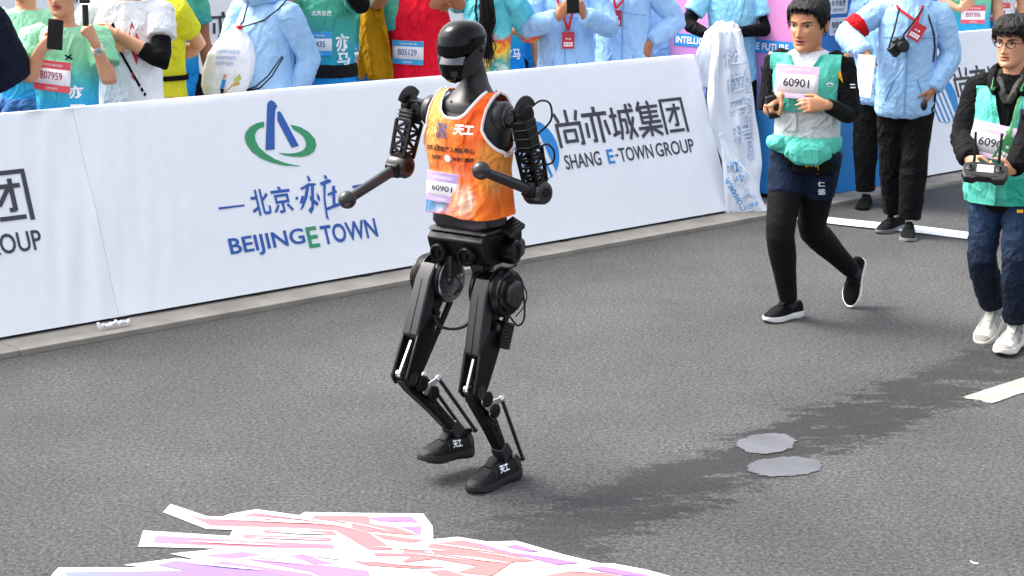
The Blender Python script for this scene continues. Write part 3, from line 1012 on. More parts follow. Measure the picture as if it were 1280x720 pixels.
for k, (xa, ya, xb, yb) in enumerate([(262, 648, 420, 655), (300, 645, 430, 657), (320, 641, 400, 651), (400, 652, 470, 668), (420, 650, 490, 664), (335, 664, 410, 667), (310, 671, 410, 674.5), (230, 676, 350, 681),
                                       (470, 683, 560, 688), (500, 690, 590, 700), (540, 679, 620, 690), (560, 694, 640, 704), (590, 688, 660, 700), (620, 686, 700, 699), (450, 700, 540, 708), (300, 697, 400, 707), (240, 704, 330, 712), (360, 690, 450, 701), (680, 712, 760, 716)]):
    w_ = .9 + .5 * (k % 3)
    spoly('white_streak', [(xa, ya), ((xa + xb) / 2, (ya + yb) / 2 - w_), (xb, yb), ((xa + xb) / 2 + 6, (ya + yb) / 2 + w_)], .0085 + .0001 * k, M_stw)
tag(sroot, 'white floor sticker with pink, lilac and blue brush characters on the asphalt', 'floor sticker')

# ------------------------------------------------------------------ humanoid robot
K_gloss = mat('robot_gloss', (.003, .003, .0034), rough=.05, var=.05, spec=.16)
K_matte = mat('robot_black', (.0022, .0022, .0025), rough=.34, var=.2, bump=.05, bscale=300., spec=.2)
K_satin = mat('robot_satin', (.0125, .013, .0155), rough=.34, metal=.0, spec=.45, var=.08, bump=.03, bscale=200.)
K_grey = mat('robot_grey', (.013, .0135, .0155), rough=.42, var=.08, spec=.4)
K_steel = mat('robot_steel', (.60, .60, .61), rough=.25, metal=1., var=.1)
K_rod = mat('robot_rod', (.016, .0165, .018), rough=.35, var=.1, spec=.45)
K_mirror = mat('robot_disc', (.20, .205, .22), rough=.26, metal=.95, var=.15)
K_rubber = mat('robot_cable', (.004, .004, .004), rough=.5, spec=.3)
K_window = mat('robot_window', (.11, .113, .12), rough=.14, metal=.9, var=.05)

YAW = math.radians(35)
RB = A([-0.1513, 6.0667, 0])
rob = empty('humanoid_robot', RB, -YAW)
tag(rob, 'black humanoid robot in an orange running singlet striding across the road', 'robot')

# --- head
HZ = [1.512, 1.520, 1.54, 1.565, 1.59, 1.62, 1.65, 1.68, 1.70, 1.715, 1.727, 1.734, 1.737]
HA = [.004, .028, .049, .060, .067, .0735, .077, .0765, .070, .060, .044, .026, .006]
HF = [-.086, -.114, -.134, -.143, -.147, -.149, -.148, -.140, -.129, -.115, -.095, -.074, -.05]
HBk = [-.080, -.05, -.015, .012, .028, .040, .048, .050, .044, .034, .016, -.006, -.03]
def HS(a, z, off=0.):
    """helmet surface: a = angle from straight ahead (positive to the robot's left)"""
    w, f_, b_ = (float(np.interp(z, HZ, q)) for q in (HA, HF, HBk))
    cy = (f_ + b_) / 2
    d = (b_ - f_) / 2
    e = 2 / 2.25
    sa, ca = math.sin(a), math.cos(a)
    x = w * math.copysign(abs(sa) ** e, sa)
    y = cy - d * math.copysign(abs(ca) ** e, ca)
    n = unit(A([sa / max(w, .02), -ca / max(d, .02), .0])) * off
    return A([x, y, z]) + n
def hpatch(a0, a1, z0, z1, na, nz, o0=0., o1=0., thick=.006):
    """a curved shell piece; z0/z1 may depend on the angle, o0/o1 = offset at the lower / upper edge"""
    f0 = z0 if callable(z0) else (lambda a: z0)
    f1 = z1 if callable(z1) else (lambda a: z1)
    full = a1 - a0 > 6.2
    m = MB()
    for inner in (0, 1):
        V, F = [], []
        for j in range(nz + 1):
            for i in range(na + 1):
                a = a0 + (a1 - a0) * i / na
                t = j / nz
                z = f0(a) + (f1(a) - f0(a)) * t
                V.append(HS(a, z, o0 + (o1 - o0) * t - inner * thick))
        for j in range(nz):
            for i in range(na):
                q = (j * (na + 1) + i, j * (na + 1) + i + 1, (j + 1) * (na + 1) + i + 1, (j + 1) * (na + 1) + i)
                F.append(q if not inner else q[::-1])
        m.add(V, F)
    n1 = (na + 1) * (nz + 1)
    rim = [i for i in range(na + 1)] + [j * (na + 1) + na for j in range(1, nz + 1)] + [nz * (na + 1) + i for i in range(na - 1, -1, -1)] + [j * (na + 1) for j in range(nz - 1, 0, -1)]
    for k in range(len(rim)):
        p, q = rim[k], rim[(k + 1) % len(rim)]
        m.f.append((q, p, p + n1, q + n1))
    return m
head = empty('head', (0, 0, 0), parent=rob)
def zbrow(a):
    return 1.612 + .012 * min(1, (a / 1.25) ** 2)
hpatch(-math.pi, math.pi, zbrow, 1.737, 64, 22).build('visor_dome', K_gloss, head, smooth=70)
hpatch(-1.12, 1.12, 1.584, 1.611, 36, 6, -.001, -.013).build('eye_window', K_window, head, smooth=60)
hpatch(-1.3, 1.3, lambda a: 1.513 + .012 * (a / 1.3) ** 2, 1.584, 40, 14).build('face_mask', K_gloss, head, smooth=70)
hpatch(1.25, 2 * math.pi - 1.25, 1.55, zbrow, 36, 8, -.003, -.003).build('rear_shell', K_matte, head, smooth=60)
for s in (1, -1):
    def zl(a): return 1.535 + .02 * ((abs(a) - .85) / 1.) ** 2
    def zh(a): return 1.585 + .07 * min(1, max(0, (abs(a) - .95) / .75)) ** .7
    a0, a1 = (.98, 2.1) if s > 0 else (-2.1, -.98)
    hpatch(a0, a1, zl, zh, 20, 10, .003, .003, .01).build('cheek_plate', K_grey, head, smooth=60)
    p = HS(1.75 * s, 1.635, .004)
    mb = MB(); mb.lathe(p, (s, 0, 0), [(0, .013), (.004, .013), (.006, .010)], 20)
    mb.build('ear_cap', K_satin, head)
# neck flows into the collar plate
mb = MB()
rings = []
for z, rx, ry, cy in [(1.60, .040, .044, .004), (1.565, .043, .047, .016), (1.535, .046, .049, .024), (1.505, .053, .054, .026), (1.48, .072, .062, .022), (1.462, .098, .071, .014), (1.447, .120, .079, .006), (1.43, .132, .084, .0), (1.40, .136, .086, .0)]:
    rings.append([A([rx * math.cos(t), cy + ry * math.sin(t), z]) for t in np.linspace(0, 2 * math.pi, 40, endpoint=False)])
mb.loft(rings)
mb.build('neck', K_grey, rob, smooth=60)
mb = MB()
for x, y, z in ((-.035, -.072, 1.448), (.05, -.066, 1.452)):
    mb.lathe((x, y, z), (x * 2, -1, 1.), [(0, .005), (.003, .005)], 12)
    mb.build('collar_bolt', K_matte, rob); mb = MB()

# --- torso core and shirt
SZ = [1.00, 1.06, 1.13, 1.20, 1.27, 1.33, 1.38, 1.42, 1.445, 1.465, 1.478]
SA = [.152, .149, .148, .154, .166, .174, .174, .168, .156, .142, .120]
SB = [.098, .097, .096, .098, .104, .108, .104, .093, .078, .058, .030]
SCY = [-.002, -.002, -.002, -.004, -.006, -.008, -.004, .002, .008, .012, .014]
def TS(x, z, side, off=0.):
    a, b, cy = (float(np.interp(z, SZ, q)) for q in (SA, SB, SCY))
    e = 2.5
    t = max(0., 1 - (abs(x) / (a + off)) ** e) ** (1 / e)
    return A([x, cy + side * (b + off) * t, z])
def Tring(z, off=0., n=56):
    a, b, cy = (float(np.interp(z, SZ, q)) for q in (SA, SB, SCY))
    e = 2 / 2.5
    out = []
    for k in range(n):
        t = 2 * math.pi * k / n
        c_, s_ = math.cos(t), math.sin(t)
        out.append(A([(a + off) * math.copysign(abs(c_) ** e, c_), cy + (b + off) * math.copysign(abs(s_) ** e, s_), z]))
    return out
mb = MB()
mb.loft([Tring(z, -.012) for z in np.linspace(1.0, 1.43, 16)])
mb.build('chest_shell', K_grey, rob, smooth=60)
def neckline(side):
    low, w = (1.388, .088) if side < 0 else (1.43, .088)
    return low, w
def cut(x, y, z):
    side = -1 if y < float(np.interp(z, SZ, SCY)) else 1
    low, w = neckline(side)
    top = 1.485
    if abs(x) < w and z > low + (top - low) * (abs(x) / w) ** 3.2:
        return True
    if z > 1.265:
        t = (z - 1.265) / (1.478 - 1.265)
        edge = .176 - .056 * min(1, t * 2.4) ** .8 + .006 * t
        if abs(x) > edge:
            return True
    return False
n, m_ = 240, 150
V, F = [], []
zs = np.linspace(1.036, 1.478, m_)
fold = []
for j, z in enumerate(zs):
    flare = .020 * max(0, (1.20 - z) / .16)
    R = Tring(z, .002 + flare, n)
    for k, p in enumerate(R):
        V.append(p)
V = A(V)
ctr = V * A([0, 0, 1])
nd_ = V - ctr
nd_ /= np.linalg.norm(nd_, axis=1)[:, None]
ang = np.arctan2(V[:, 1], V[:, 0])
w = np.clip((1.27 - V[:, 2]) / .16, 0, 1)
V = V + nd_ * (w * (.010 * pnoise(np.column_stack([np.cos(ang) * 2.6 + V[:, 2] * 3, np.sin(ang) * 2.6, V[:, 2] * 4.5])) + .0045 * ridge(np.column_stack([np.cos(ang) * 5, np.sin(ang) * 5 + V[:, 2] * 7, V[:, 2] * 5]))))[:, None]
V[:, 2] += .007 * np.sin(ang * 3 + 1) * np.clip((1.06 - V[:, 2]) / .025, 0, 1)
for j in range(m_ - 1):
    for k in range(n):
        q = (j * n + k, j * n + (k + 1) % n, (j + 1) * n + (k + 1) % n, (j + 1) * n + k)
        c_ = V[list(q)].mean(0)
        if not cut(*c_):
            F.append(q)
def singlet_mat():
    m, nt, b = new_mat('singlet_print')
    L = nt.links.new
    b.inputs['Roughness'].default_value = .85
    b.inputs['Specular IOR Level'].default_value = .15
    tc = nd(nt, 'ShaderNodeTexCoord'); O = tc.outputs['Object']
    def ramp(src, stops):
        r = nt.nodes.new('ShaderNodeValToRGB'); els = r.color_ramp.elements
        while len(els) < len(stops): els.new(.5)
        for e, (p, c) in zip(els, stops):
            e.position = p; e.color = (*lin(c), 1)
        L(src, r.inputs[0]); return r.outputs[0]
    def lc(vec, lo, hi, wob, sc):
        d = nd(nt, 'ShaderNodeVectorMath', _operation='DOT_PRODUCT'); d.inputs[1].default_value = vec; L(O, d.inputs[0])
        n_ = nd(nt, 'ShaderNodeTexNoise', Scale=sc, Detail=2.); L(O, n_.inputs['Vector'])
        a = nd(nt, 'ShaderNodeMath', _operation='MULTIPLY_ADD'); a.inputs[1].default_value = wob; L(n_.outputs[0], a.inputs[0]); L(d.outputs['Value'], a.inputs[2])
        mr = nd(nt, 'ShaderNodeMapRange'); mr.inputs['From Min'].default_value = lo + wob / 2; mr.inputs['From Max'].default_value = hi + wob / 2
        L(a.outputs[0], mr.inputs[0]); return mr.outputs[0]
    def mix(f_, a_, b_):
        x = nd(nt, 'ShaderNodeMix', _data_type='RGBA'); L(f_, x.inputs[0]); L(a_, x.inputs[6]); L(b_, x.inputs[7]); return x.outputs[2]
    warp = nd(nt, 'ShaderNodeTexNoise', Scale=7., Detail=2.); L(O, warp.inputs['Vector'])
    wm = nd(nt, 'ShaderNodeVectorMath', _operation='MULTIPLY_ADD'); wm.inputs[1].default_value = (.09, .0, .09); wm.inputs[2].default_value = (-.045, 0, -.045)
    L(warp.outputs['Color'], wm.inputs[0])
    wa = nd(nt, 'ShaderNodeVectorMath', _operation='ADD'); L(O, wa.inputs[0]); L(wm.outputs[0], wa.inputs[1])
    cur = nd(nt, 'ShaderNodeRGB'); cur.outputs[0].default_value = (*lin('#ee6c2a'), 1); cur = cur.outputs[0]
    for x, z, rx, rz_, col, st in ((-.13, 1.38, .15, .16, '#f3a45e', .95), (.10, 1.37, .10, .11, '#de4818', .85), (.15, 1.23, .075, .11, '#e59c4a', .9), (.02, 1.21, .07, .045, '#d8503c', .65), (-.08, 1.20, .09, .045, '#e28a52', .75),
                                   (.055, 1.10, .05, .075, '#e8c4ac', .95), (.0, 1.14, .06, .035, '#e89a86', .8), (-.09, 1.14, .07, .04, '#e9a878', .8), (-.01, 1.06, .055, .04, '#dd8a7c', .8), (-.13, 1.065, .12, .062, '#2f9fd8', 1.), (-.06, 1.055, .035, .03, '#86c4dc', .85), (.125, 1.07, .05, .06, '#df7026', .85)):
        s1 = nd(nt, 'ShaderNodeVectorMath', _operation='SUBTRACT'); L(wa.outputs[0], s1.inputs[0]); s1.inputs[1].default_value = (x, 0, z)
        s2 = nd(nt, 'ShaderNodeVectorMath', _operation='MULTIPLY'); L(s1.outputs[0], s2.inputs[0]); s2.inputs[1].default_value = (1 / rx, 0, 1 / rz_)
        s3 = nd(nt, 'ShaderNodeVectorMath', _operation='LENGTH'); L(s2.outputs[0], s3.inputs[0])
        mr = nd(nt, 'ShaderNodeMapRange', _interpolation_type='SMOOTHSTEP'); mr.inputs['From Min'].default_value = 1.15; mr.inputs['From Max'].default_value = .45; mr.inputs['To Max'].default_value = st
        L(s3.outputs['Value'], mr.inputs[0])
        x_ = nd(nt, 'ShaderNodeMix', _data_type='RGBA'); L(mr.outputs[0], x_.inputs[0]); L(cur, x_.inputs[6]); x_.inputs[7].default_value = (*lin(col), 1); cur = x_.outputs[2]
    n5 = nd(nt, 'ShaderNodeTexNoise', Scale=16., Detail=4.); L(wa.outputs[0], n5.inputs['Vector'])
    mott = ramp(n5.outputs[0], [(.30, '#d2503a'), (.46, '#e36f2c'), (.56, '#eda24e'), (.70, '#ecc39a')])
    mo = nd(nt, 'ShaderNodeMix', _data_type='RGBA'); mo.inputs[0].default_value = .16; L(cur, mo.inputs[6]); L(mott, mo.inputs[7]); c3 = mo.outputs[2]
    L(c3, b.inputs['Base Color'])
    # knit mesh
    wv = nd(nt, 'ShaderNodeTexVoronoi', Scale=420.); L(O, wv.inputs['Vector'])
    bp = nd(nt, 'ShaderNodeBump', Strength=.35, Distance=.002); L(wv.outputs[0], bp.inputs['Height'])
    fold_bump(nt, b, .2, .4)
    last = b.inputs['Normal'].links[0].from_node
    L(last.outputs[0], bp.inputs['Normal']); L(bp.outputs[0], b.inputs['Normal'])
    return m
M_sing = singlet_mat()
used = sorted({i for q in F for i in q})
remap = {i: k for k, i in enumerate(used)}
Vs = V[used]
singlet = make('singlet', Vs, [tuple(remap[i] for i in q) for q in F], M_sing, rob, smooth=80)
so_ = singlet.modifiers.new('solid', 'SOLIDIFY'); so_.thickness = .003; so_.offset = 1.
M_trim = cloth('trim_white', '#eeeae6', bump=.1)
from mathutils.bvhtree import BVHTree
_bv = BVHTree.FromPolygons([tuple(p) for p in V], [(j * n + k, j * n + (k + 1) % n, (j + 1) * n + (k + 1) % n, (j + 1) * n + k) for j in range(m_ - 1) for k in range(n)])
def snap(p, off):
    loc, nr, _, _ = _bv.find_nearest(Vector(p))
    c0 = Vector((0, 0, loc.z))
    if nr.dot(loc - c0) < 0: nr = -nr
    return A(loc + nr * off)
for side in (-1, 1):
    low, w_ = neckline(side)
    path = [snap(TS(x, min(1.476, low + (1.485 - low) * (abs(x) / w_) ** 3.2), side), .0035) for x in np.linspace(-w_, w_, 61)]
    mb = MB(); mb.tube(path, [(.0075, .0035)] * len(path), 8, ref=(0, side, 0)); mb.build('neck_trim', M_trim, singlet)
for sx in (-1, 1):
    path = []
    for side in (-1, 1):
        pts = []
        for z in np.linspace(1.262, 1.476, 34):
            t = max(0, (z - 1.265) / (1.478 - 1.265))
            edge = .174 - .056 * min(1, t * 2.4) ** .8 + .006 * t
            pts.append(snap(TS(sx * min(edge, float(np.interp(z, SZ, SA)) - .0005), z, side), .0035))
        path += pts[::-1] if side < 0 else pts
    mb = MB(); mb.tube(path, [(.0035, .0075)] * len(path), 8, ref=(0, 0, 1)); mb.build('arm_trim', M_trim, singlet)
# prints on the singlet
def shirtmap(off):
    def fn(u, v, e=0.):
        p = Vector((u, -.4, v))
        loc, nr, _, _ = _bv.ray_cast(p, Vector((0, 1, 0)))
        if loc is None:
            return TS(u, v, -1, off)
        return A(loc) + A([0, -(off + e), 0])
    return fn
K_print = mat('print_black', '#1a1512', rough=.7)
K_navy = mat('print_navy', '#44517e', rough=.7)
lay('lettering', fit_text('天工', .014, 1.335, .094, 1.372, .045, slant=.004), shirtmap(.006), M_wtext, singlet)
lay('emblem', strokes([(12, 0, 38, 40, 13), (38, 38, 38, 62, 13), (38, 60, 12, 100, 13), (88, 0, 62, 40, 13), (62, 38, 62, 62, 13), (62, 60, 88, 100, 13), (34, 0, 50, 24, 9), (66, 0, 50, 24, 9), (34, 100, 50, 76, 9), (66, 100, 50, 76, 9), (5, 22, 22, 50, 10), (22, 50, 5, 78, 10), (95, 22, 78, 50, 10), (78, 50, 95, 78, 10)], -.066, 1.318, -.012, 1.372), shirtmap(.006), K_navy, singlet)
lay('lettering', fit_text('北京人形机器人创新中心', -.128, 1.268, .098, 1.290, .03), shirtmap(.006), K_print, singlet)
lay('lettering', fit_text('优必选科技', -.100, 1.238, -.040, 1.254, .035), shirtmap(.006), K_print, singlet)
lay('lettering', fit_text('尚亦城集团', .006, 1.238, .092, 1.254, .035), shirtmap(.006), K_print, singlet)
mb = MB()
lay('emblem', (A([(-.018 + .014 * math.cos(t), 1.246 + .014 * math.sin(t)) for t in np.linspace(0, 6.283, 20, endpoint=False)]), [tuple(range(20))]), shirtmap(.006), mat('print_pale', '#cfdbe8'), singlet)

# race bib, a paper sheet pinned on
M_bibw = mat('bib_white', '#eeedf2', rough=.5, var=.02)
M_bibl = mat('bib_lilac', '#b9a3d8', rough=.5, var=.15, vscale=20.)
M_bibk = mat('bib_ink', '#26262c', rough=.6)
def bib(parent, c, right, up, w, h, top, bot, num, mcol, mink, curve=1.2, text2=None, tall=.42, tilt=0.):
    """paper number sheet: colour band above and below a white field with the number"""
    c, right, up = A(c, float), unit(right), unit(up)
    nrm = unit(np.cross(right, up))
    if tilt:
        r2 = right * math.cos(tilt) + up * math.sin(tilt)
        up = up * math.cos(tilt) - right * math.sin(tilt); right = r2
    def fn(u, v, e=0.):
        return c + right * u + up * v + nrm * (-curve * u * u + e)
    def sheet(u0, v0, u1, v1, e, m, name, thick=False):
        nu = 10
        V, F = [], []
        for i in range(nu + 1):
            for v in (v0, v1):
                V.append(fn(u0 + (u1 - u0) * i / nu, v, e))
        for i in range(nu):
            F.append((2 * i, 2 * i + 2, 2 * i + 3, 2 * i + 1))
        o = make(name, V, F, m, parent_bib if parent_bib is not None else parent, smooth=60)
        return o
    parent_bib = None
    b = sheet(-w / 2, -h / 2, w / 2, h / 2, 0, M_bibw, 'race_bib')
    s_ = b.modifiers.new('solid', 'SOLIDIFY'); s_.thickness = .0015; s_.offset = -1
    parent_bib = b
    if top: sheet(-w / 2, h / 2 - h * top, w / 2, h / 2, .0015, mcol, 'top_band')
    if bot: sheet(-w / 2, -h / 2, w / 2, -h / 2 + h * bot, .0015, mcol, 'bottom_band')
    mid0, mid1 = -h / 2 + h * bot, h / 2 - h * top
    mc, mh = (mid0 + mid1) / 2, (mid1 - mid0) * tall
    lay('number', fit_text(num, -w * .30, mc - mh / 2 + h * .03, w * .30, mc + mh / 2 + h * .03, .012), lambda u, v, e=0.: fn(u, v, .003), mink, b)
    if top: lay('fine_print', fit_text('北京亦庄半程马拉松', -w * .27, h / 2 - h * top * .72, w * .3, h / 2 - h * top * .35, .01), lambda u, v, e=0.: fn(u, v, .003), M_bibw, b)
    if bot: lay('fine_print', fit_text('人形机器人', -w * .16, -h / 2 + h * bot * .3, w * .2, -h / 2 + h * bot * .65, .01), lambda u, v, e=0.: fn(u, v, .003), M_bibw, b)
    return b
bib(rob, (-.038, -.124, 1.140), (1, .08, 0), (.0, .03, 1), .146, .108, .32, .2, '60901', M_bibl, M_bibk, curve=2.2, tilt=-.06)

# --- waist and pelvis
mb = MB()
mb.loft([[A([sx * x, sy * y - .006, z]) for sx, sy, x, y in ((-1, -1, w_, d_ * .72), (-.72, -1, w_, d_), (.72, -1, w_, d_), (1, -1, w_, d_ * .72), (1, 1, w_, d_ * .72), (.72, 1, w_, d_), (-.72, 1, w_, d_), (-1, 1, w_, d_ * .72))]
         for z, w_, d_ in ((1.05, .122, .085), (1.005, .124, .088), (.985, .112, .078), (.972, .09, .065))])
mb.build('waist_plate', K_satin, rob, bev=.004)
pel = empty('pelvis', (0, 0, 0), parent=rob)
mb = MB()
prof = [(-.085, .968), (-.105, .945), (-.098, .925), (-.075, .868), (-.05, .852), (.075, .852), (.098, .90), (.098, .968)]
mb.prism(prof, lambda y, z: A([-.125, y, z]), lambda y, z: A([.125, y, z]))
mb.build('pelvis_block', K_matte, pel, bev=.006)
mb = MB(); mb.prism([(-.09, .970), (.095, .970), (.085, .984), (-.08, .984)], lambda y, z: A([-.13, y, z]), lambda y, z: A([.13, y, z])); mb.build('pelvis_top', K_satin, pel, bev=.004)
for x in (-.07, .055):
    mb = MB(); mb.lathe((x, -.07, .893), (0, -1, -.05), [(0, .036), (.04, .036), (.046, .031), (.046, .024), (.038, .022), (.038, .010), (.046, .009)], 30); mb.build('waist_motor', K_matte, pel)
    for k in range(8):
        mb = MB(); t = k * math.pi / 4
        mb.lathe((x + .027 * math.cos(t), -.1155, .891 + .0275 * math.sin(t)), (0, -1, 0), [(0, .0026), (.003, .0026)], 8); mb.build('bolt', K_grey, pel)
mb = MB(); mb.box((-.008, -.075, .915), (.03, .03, .04)); mb.build('pelvis_box', K_matte, pel, bev=.003)
mb = MB(); mb.lathe((.115, .045, .895), (1, .15, 0), [(0, .042), (.02, .046), (.05, .046), (.056, .040), (.056, .026), (.05, .024)], 30); mb.build('side_motor', K_matte, pel)
mb = MB(); mb.lathe((.10, .10, .90), (1, .3, 0), [(0, .035), (.05, .035), (.055, .03)], 24); mb.build('side_motor', K_satin, pel)
M3 = A(Matrix.Rotation(math.radians(24), 3, 'Y') @ Matrix.Rotation(math.radians(25), 3, 'X'))
mb = MB(); mb.box((.145, .055, .985), (.062, .08, .022), M3); mb.build('sensor_box', K_satin, pel, bev=.003)
for k in range(4):
    mb = MB(); mb.box(A([.145, .055, .985]) + M3 @ A([-.021 + .014 * k, 0, .012]), (.006, .07, .004), M3); mb.build('sensor_rib', K_matte, pel)
mb = MB(); mb.box((.13, .085, .955), (.04, .06, .05)); mb.build('cable_box', K_matte, pel, bev=.004)

# --- legs
def leg(side, hip, knee, ankle, foot_rot, toe):
    hx = hip[0]
    root = empty('leg', (0, 0, 0), parent=rob)
    X = A([1., 0, 0])
    hip, knee, ankle = A(hip, float), A(knee, float), A(ankle, float)
    out = side
    # hip actuators on the lateral axis
    mb = MB()
    mb.lathe(hip - X * out * .052, X * out, [(0, .06), (.003, .084), (.014, .086), (.018, .078), (.030, .074), (.034, .068), (.05, .068), (.054, .074), (.066, .078), (.07, .07)], 40)
    mb.build('hip_motor', K_matte, root)
    mb = MB()
    mb.lathe(hip - X * out * .053, -X * out, [(0, .082), (.004, .078), (.004, .058), (.0, .056), (.001, .022), (.008, .02), (.009, .012)], 40)
    mb.build('hip_disc', K_mirror, root)
    for k in range(10):
        t = 2 * math.pi * k / 10
        mb = MB(); mb.lathe(hip - X * out * .0575 + A([0, math.cos(t), math.sin(t)]) * .061, -X * out, [(0, .0028), (.003, .0028)], 8); mb.build('bolt', K_matte, root)
    mb = MB()
    mb.lathe(hip + X * out * .035, X * out, [(0, .074), (.004, .09), (.018, .092), (.026, .084), (.04, .082), (.044, .072), (.054, .07), (.056, .054), (.062, .053), (.064, .042)], 40)
    mb.build('hip_cover', K_matte, root)
    mb = MB(); mb.lathe(hip + X * out * .096, X * out, [(0, .050), (.006, .049), (.010, .042), (.012, .02)], 32); mb.build('hip_cap', K_satin, root)
    mb = MB(); mb.lathe(hip + X * out * .107 + A([0, .008, -.018]), X * out, [(0, .012), (.003, .012), (.0035, .009)], 20); mb.build('cap_badge', K_grey, root)
    for k in range(12):
        t = 2 * math.pi * k / 12
        mb = MB(); mb.lathe(hip + X * out * .0785 + A([0, math.cos(t), math.sin(t)]) * .0765, X * out, [(0, .003), (.003, .003)], 8); mb.build('bolt', K_grey, root)
    for rr, xx in ((.090, .030), (.0805, .070)):
        mb = MB(); mb.lathe(hip + X * out * (xx - .0), X * out, [(0, rr - .004), (.001, rr + .003), (.004, rr + .003), (.005, rr - .004)], 40); mb.build('motor_ring', K_satin, root)
    mb = MB()
    mb.loft([[A([hip[0] - out * .05 + a * w_, hip[1] + b * d_, z]) for a, b in ((-1, -1), (1, -1), (1, 1), (-1, 1))] for z, w_, d_ in ((hip[2] + .02, .028, .04), (hip[2] + .07, .024, .035), (hip[2] + .10, .034, .045))])
    mb.build('hip_bracket', K_grey, root, bev=.005)
    # thigh
    d = unit(knee - hip)
    nf = unit(np.cross(X, d));
    if nf[1] > 0: nf = -nf               # forwards
    fr = hip + nf * .058 - d * .0
    kf = knee + nf * .012
    e1 = hip * .3 + knee * .7
    top = hip + nf * .066 + d * .035
    mid = hip + d * .24 + nf * .040
    mb = MB()
    P = [hip + nf * .090 - d * .03, hip + nf * .096 + d * .04, hip + d * .25 + nf * .058, hip + d * .265 + nf * .010, hip + d * .20 + nf * .006, hip + d * .07 + nf * .035]
    xs = hip[0] + out * .005
    mb.prism([(q[1], q[2]) for q in P], lambda y, z: A([xs - .035, y, z]), lambda y, z: A([xs + .035, y, z]))
    mb.build('thigh_beam', K_satin, root, bev=.007, seg=3)
    mb = MB(); mb.bar(hip + nf * .0960 + d * .04 + X * (xs - hip[0]), hip + d * .245 + nf * .0598 + X * (xs - hip[0]), .0022, .002, ref=X); mb.build('beam_seam', K_matte, root)
    # fork cheeks towards the knee
    for sx in (-1, 1):
        mb = MB()
        P = [hip + d * .235 + nf * .056, knee + nf * .040 - d * .03, knee + nf * .036 + d * .014, knee + d * .032, knee - nf * .034 + d * .010, knee - nf * .044 - d * .04, hip + d * .22 - nf * .035, hip + d * .14 - nf * .02, hip + d * .15 + nf * .02]
        x0 = xs + sx * .033 - .006
        mb.prism([(q[1], q[2]) for q in P], lambda y, z: A([x0, y, z]), lambda y, z: A([x0 + .012, y, z]))
        mb.build('knee_fork', K_matte, root, bev=.003)
        mb = MB(); mb.lathe(A([xs + sx * .039, knee[1], knee[2]]), X * sx, [(0, .024), (.004, .024), (.004, .017), (.002, .016), (.002, .008), (.005, .007)], 28); mb.build('knee_cap', K_satin, root)
    mb = MB(); mb.cyl(A([xs - .028, knee[1], knee[2]]), A([xs + .028, knee[1], knee[2]]), .024); mb.build('knee_axle', K_matte, root)
    # silver link in the slot in front of the knee
    a_, b_ = hip + d * .262 + nf * .034, knee + nf * .036 + d * .0
    a_[0] = b_[0] = xs
    mb = MB(); mb.bar(a_, b_, .011, .012, ref=X); mb.lathe(b_ - X * .011, X, [(0, .013), (.003, .015), (.019, .015), (.022, .013)], 22)
    mb.build('knee_link', K_steel, root, bev=.002)
    # rear truss of the thigh
    r0, r1 = hip - nf * .080 + d * .055, knee - nf * .048 - d * .045
    mb = MB()
    for sx in (-1, 1):
        o_ = X * (xs - hip[0] + sx * .024)
        mb.bar(r0 + o_, r1 + o_, .010, .028, .020, ref=X)
        A0, A1 = hip + nf * .03 + d * .09 + o_, r0 + d * .12 + o_
        mb.bar(A0, A1, .008, .018, ref=X)
        mb.bar(r0 + d * .125 + o_, hip + d * .24 + nf * .015 + o_, .008, .018, ref=X)
        mb.build('thigh_truss', K_matte, root, bev=.002); mb = MB()
    mb = MB()
    P = [hip + nf * .05 + d * .05, hip - nf * .045 + d * .075, hip - nf * .03 + d * .17, hip + nf * .02 + d * .23]
    mb.prism([(q[1], q[2]) for q in P], lambda y, z: A([xs - .022, y, z]), lambda y, z: A([xs + .022, y, z])); mb.build('thigh_core', K_matte, root, bev=.004)
    # finned drive on the outside rear
    bx = hip - nf * .060 + d * .15; bx[0] = xs + out * .034
    Mb = A([X, -nf, d]).T
    if np.linalg.det(Mb) < 0: Mb[:, 1] *= -1
    mb = MB(); mb.box(bx, (.05, .064, .10), Mb); mb.build('drive_box', K_matte, root, bev=.004)
    for k in range(8):
        mb = MB(); mb.box(bx + X * out * .026 + d * (-.041 + k * .0117), (.006, .058, .005), Mb); mb.build('cooling_fin', K_satin, root)
    mb = MB(); mb.lathe(bx + nf * .012 - d * .02 - X * out * .01, nf, [(0, .022), (.03, .022), (.034, .015)], 20); mb.build('drive_motor', K_satin, root)
    # shank
    ds = unit(ankle - knee)
    ns = unit(np.cross(X, ds))
    if ns[1] > 0: ns = -ns
    ls = np.linalg.norm(ankle - knee)
    mb = MB()
    P = [knee + ns * .030 - ds * .012, knee + ns * .034 + ds * .05, knee + ds * (ls * .55) + ns * .024, ankle + ns * .022 - ds * .03, ankle - ns * .018 - ds * .03, knee + ds * (ls * .55) - ns * .022, knee + ds * .10 - ns * .034, knee - ns * .024 + ds * .01]
    mb.prism([(q[1], q[2]) for q in P], lambda y, z: A([xs - .021, y, z]), lambda y, z: A([xs + .021, y, z]))
    mb.build('shank', K_matte, root, bev=.005)
    for sx in (-1, 1):            # raised lattice on both sides
        for k in range(3):
            t0, t1 = .42 + k * .16, .42 + (k + 1) * .16
            o_ = X * (xs - knee[0] + sx * .022)
            for q0, q1 in ((-.014, .014), (.014, -.014)):
                mb = MB(); mb.bar(knee + ds * ls * t0 + ns * q0 + o_, knee + ds * ls * t1 + ns * q1 + o_, .003, .004, ref=X); mb.build('lattice_rib', K_satin, root)
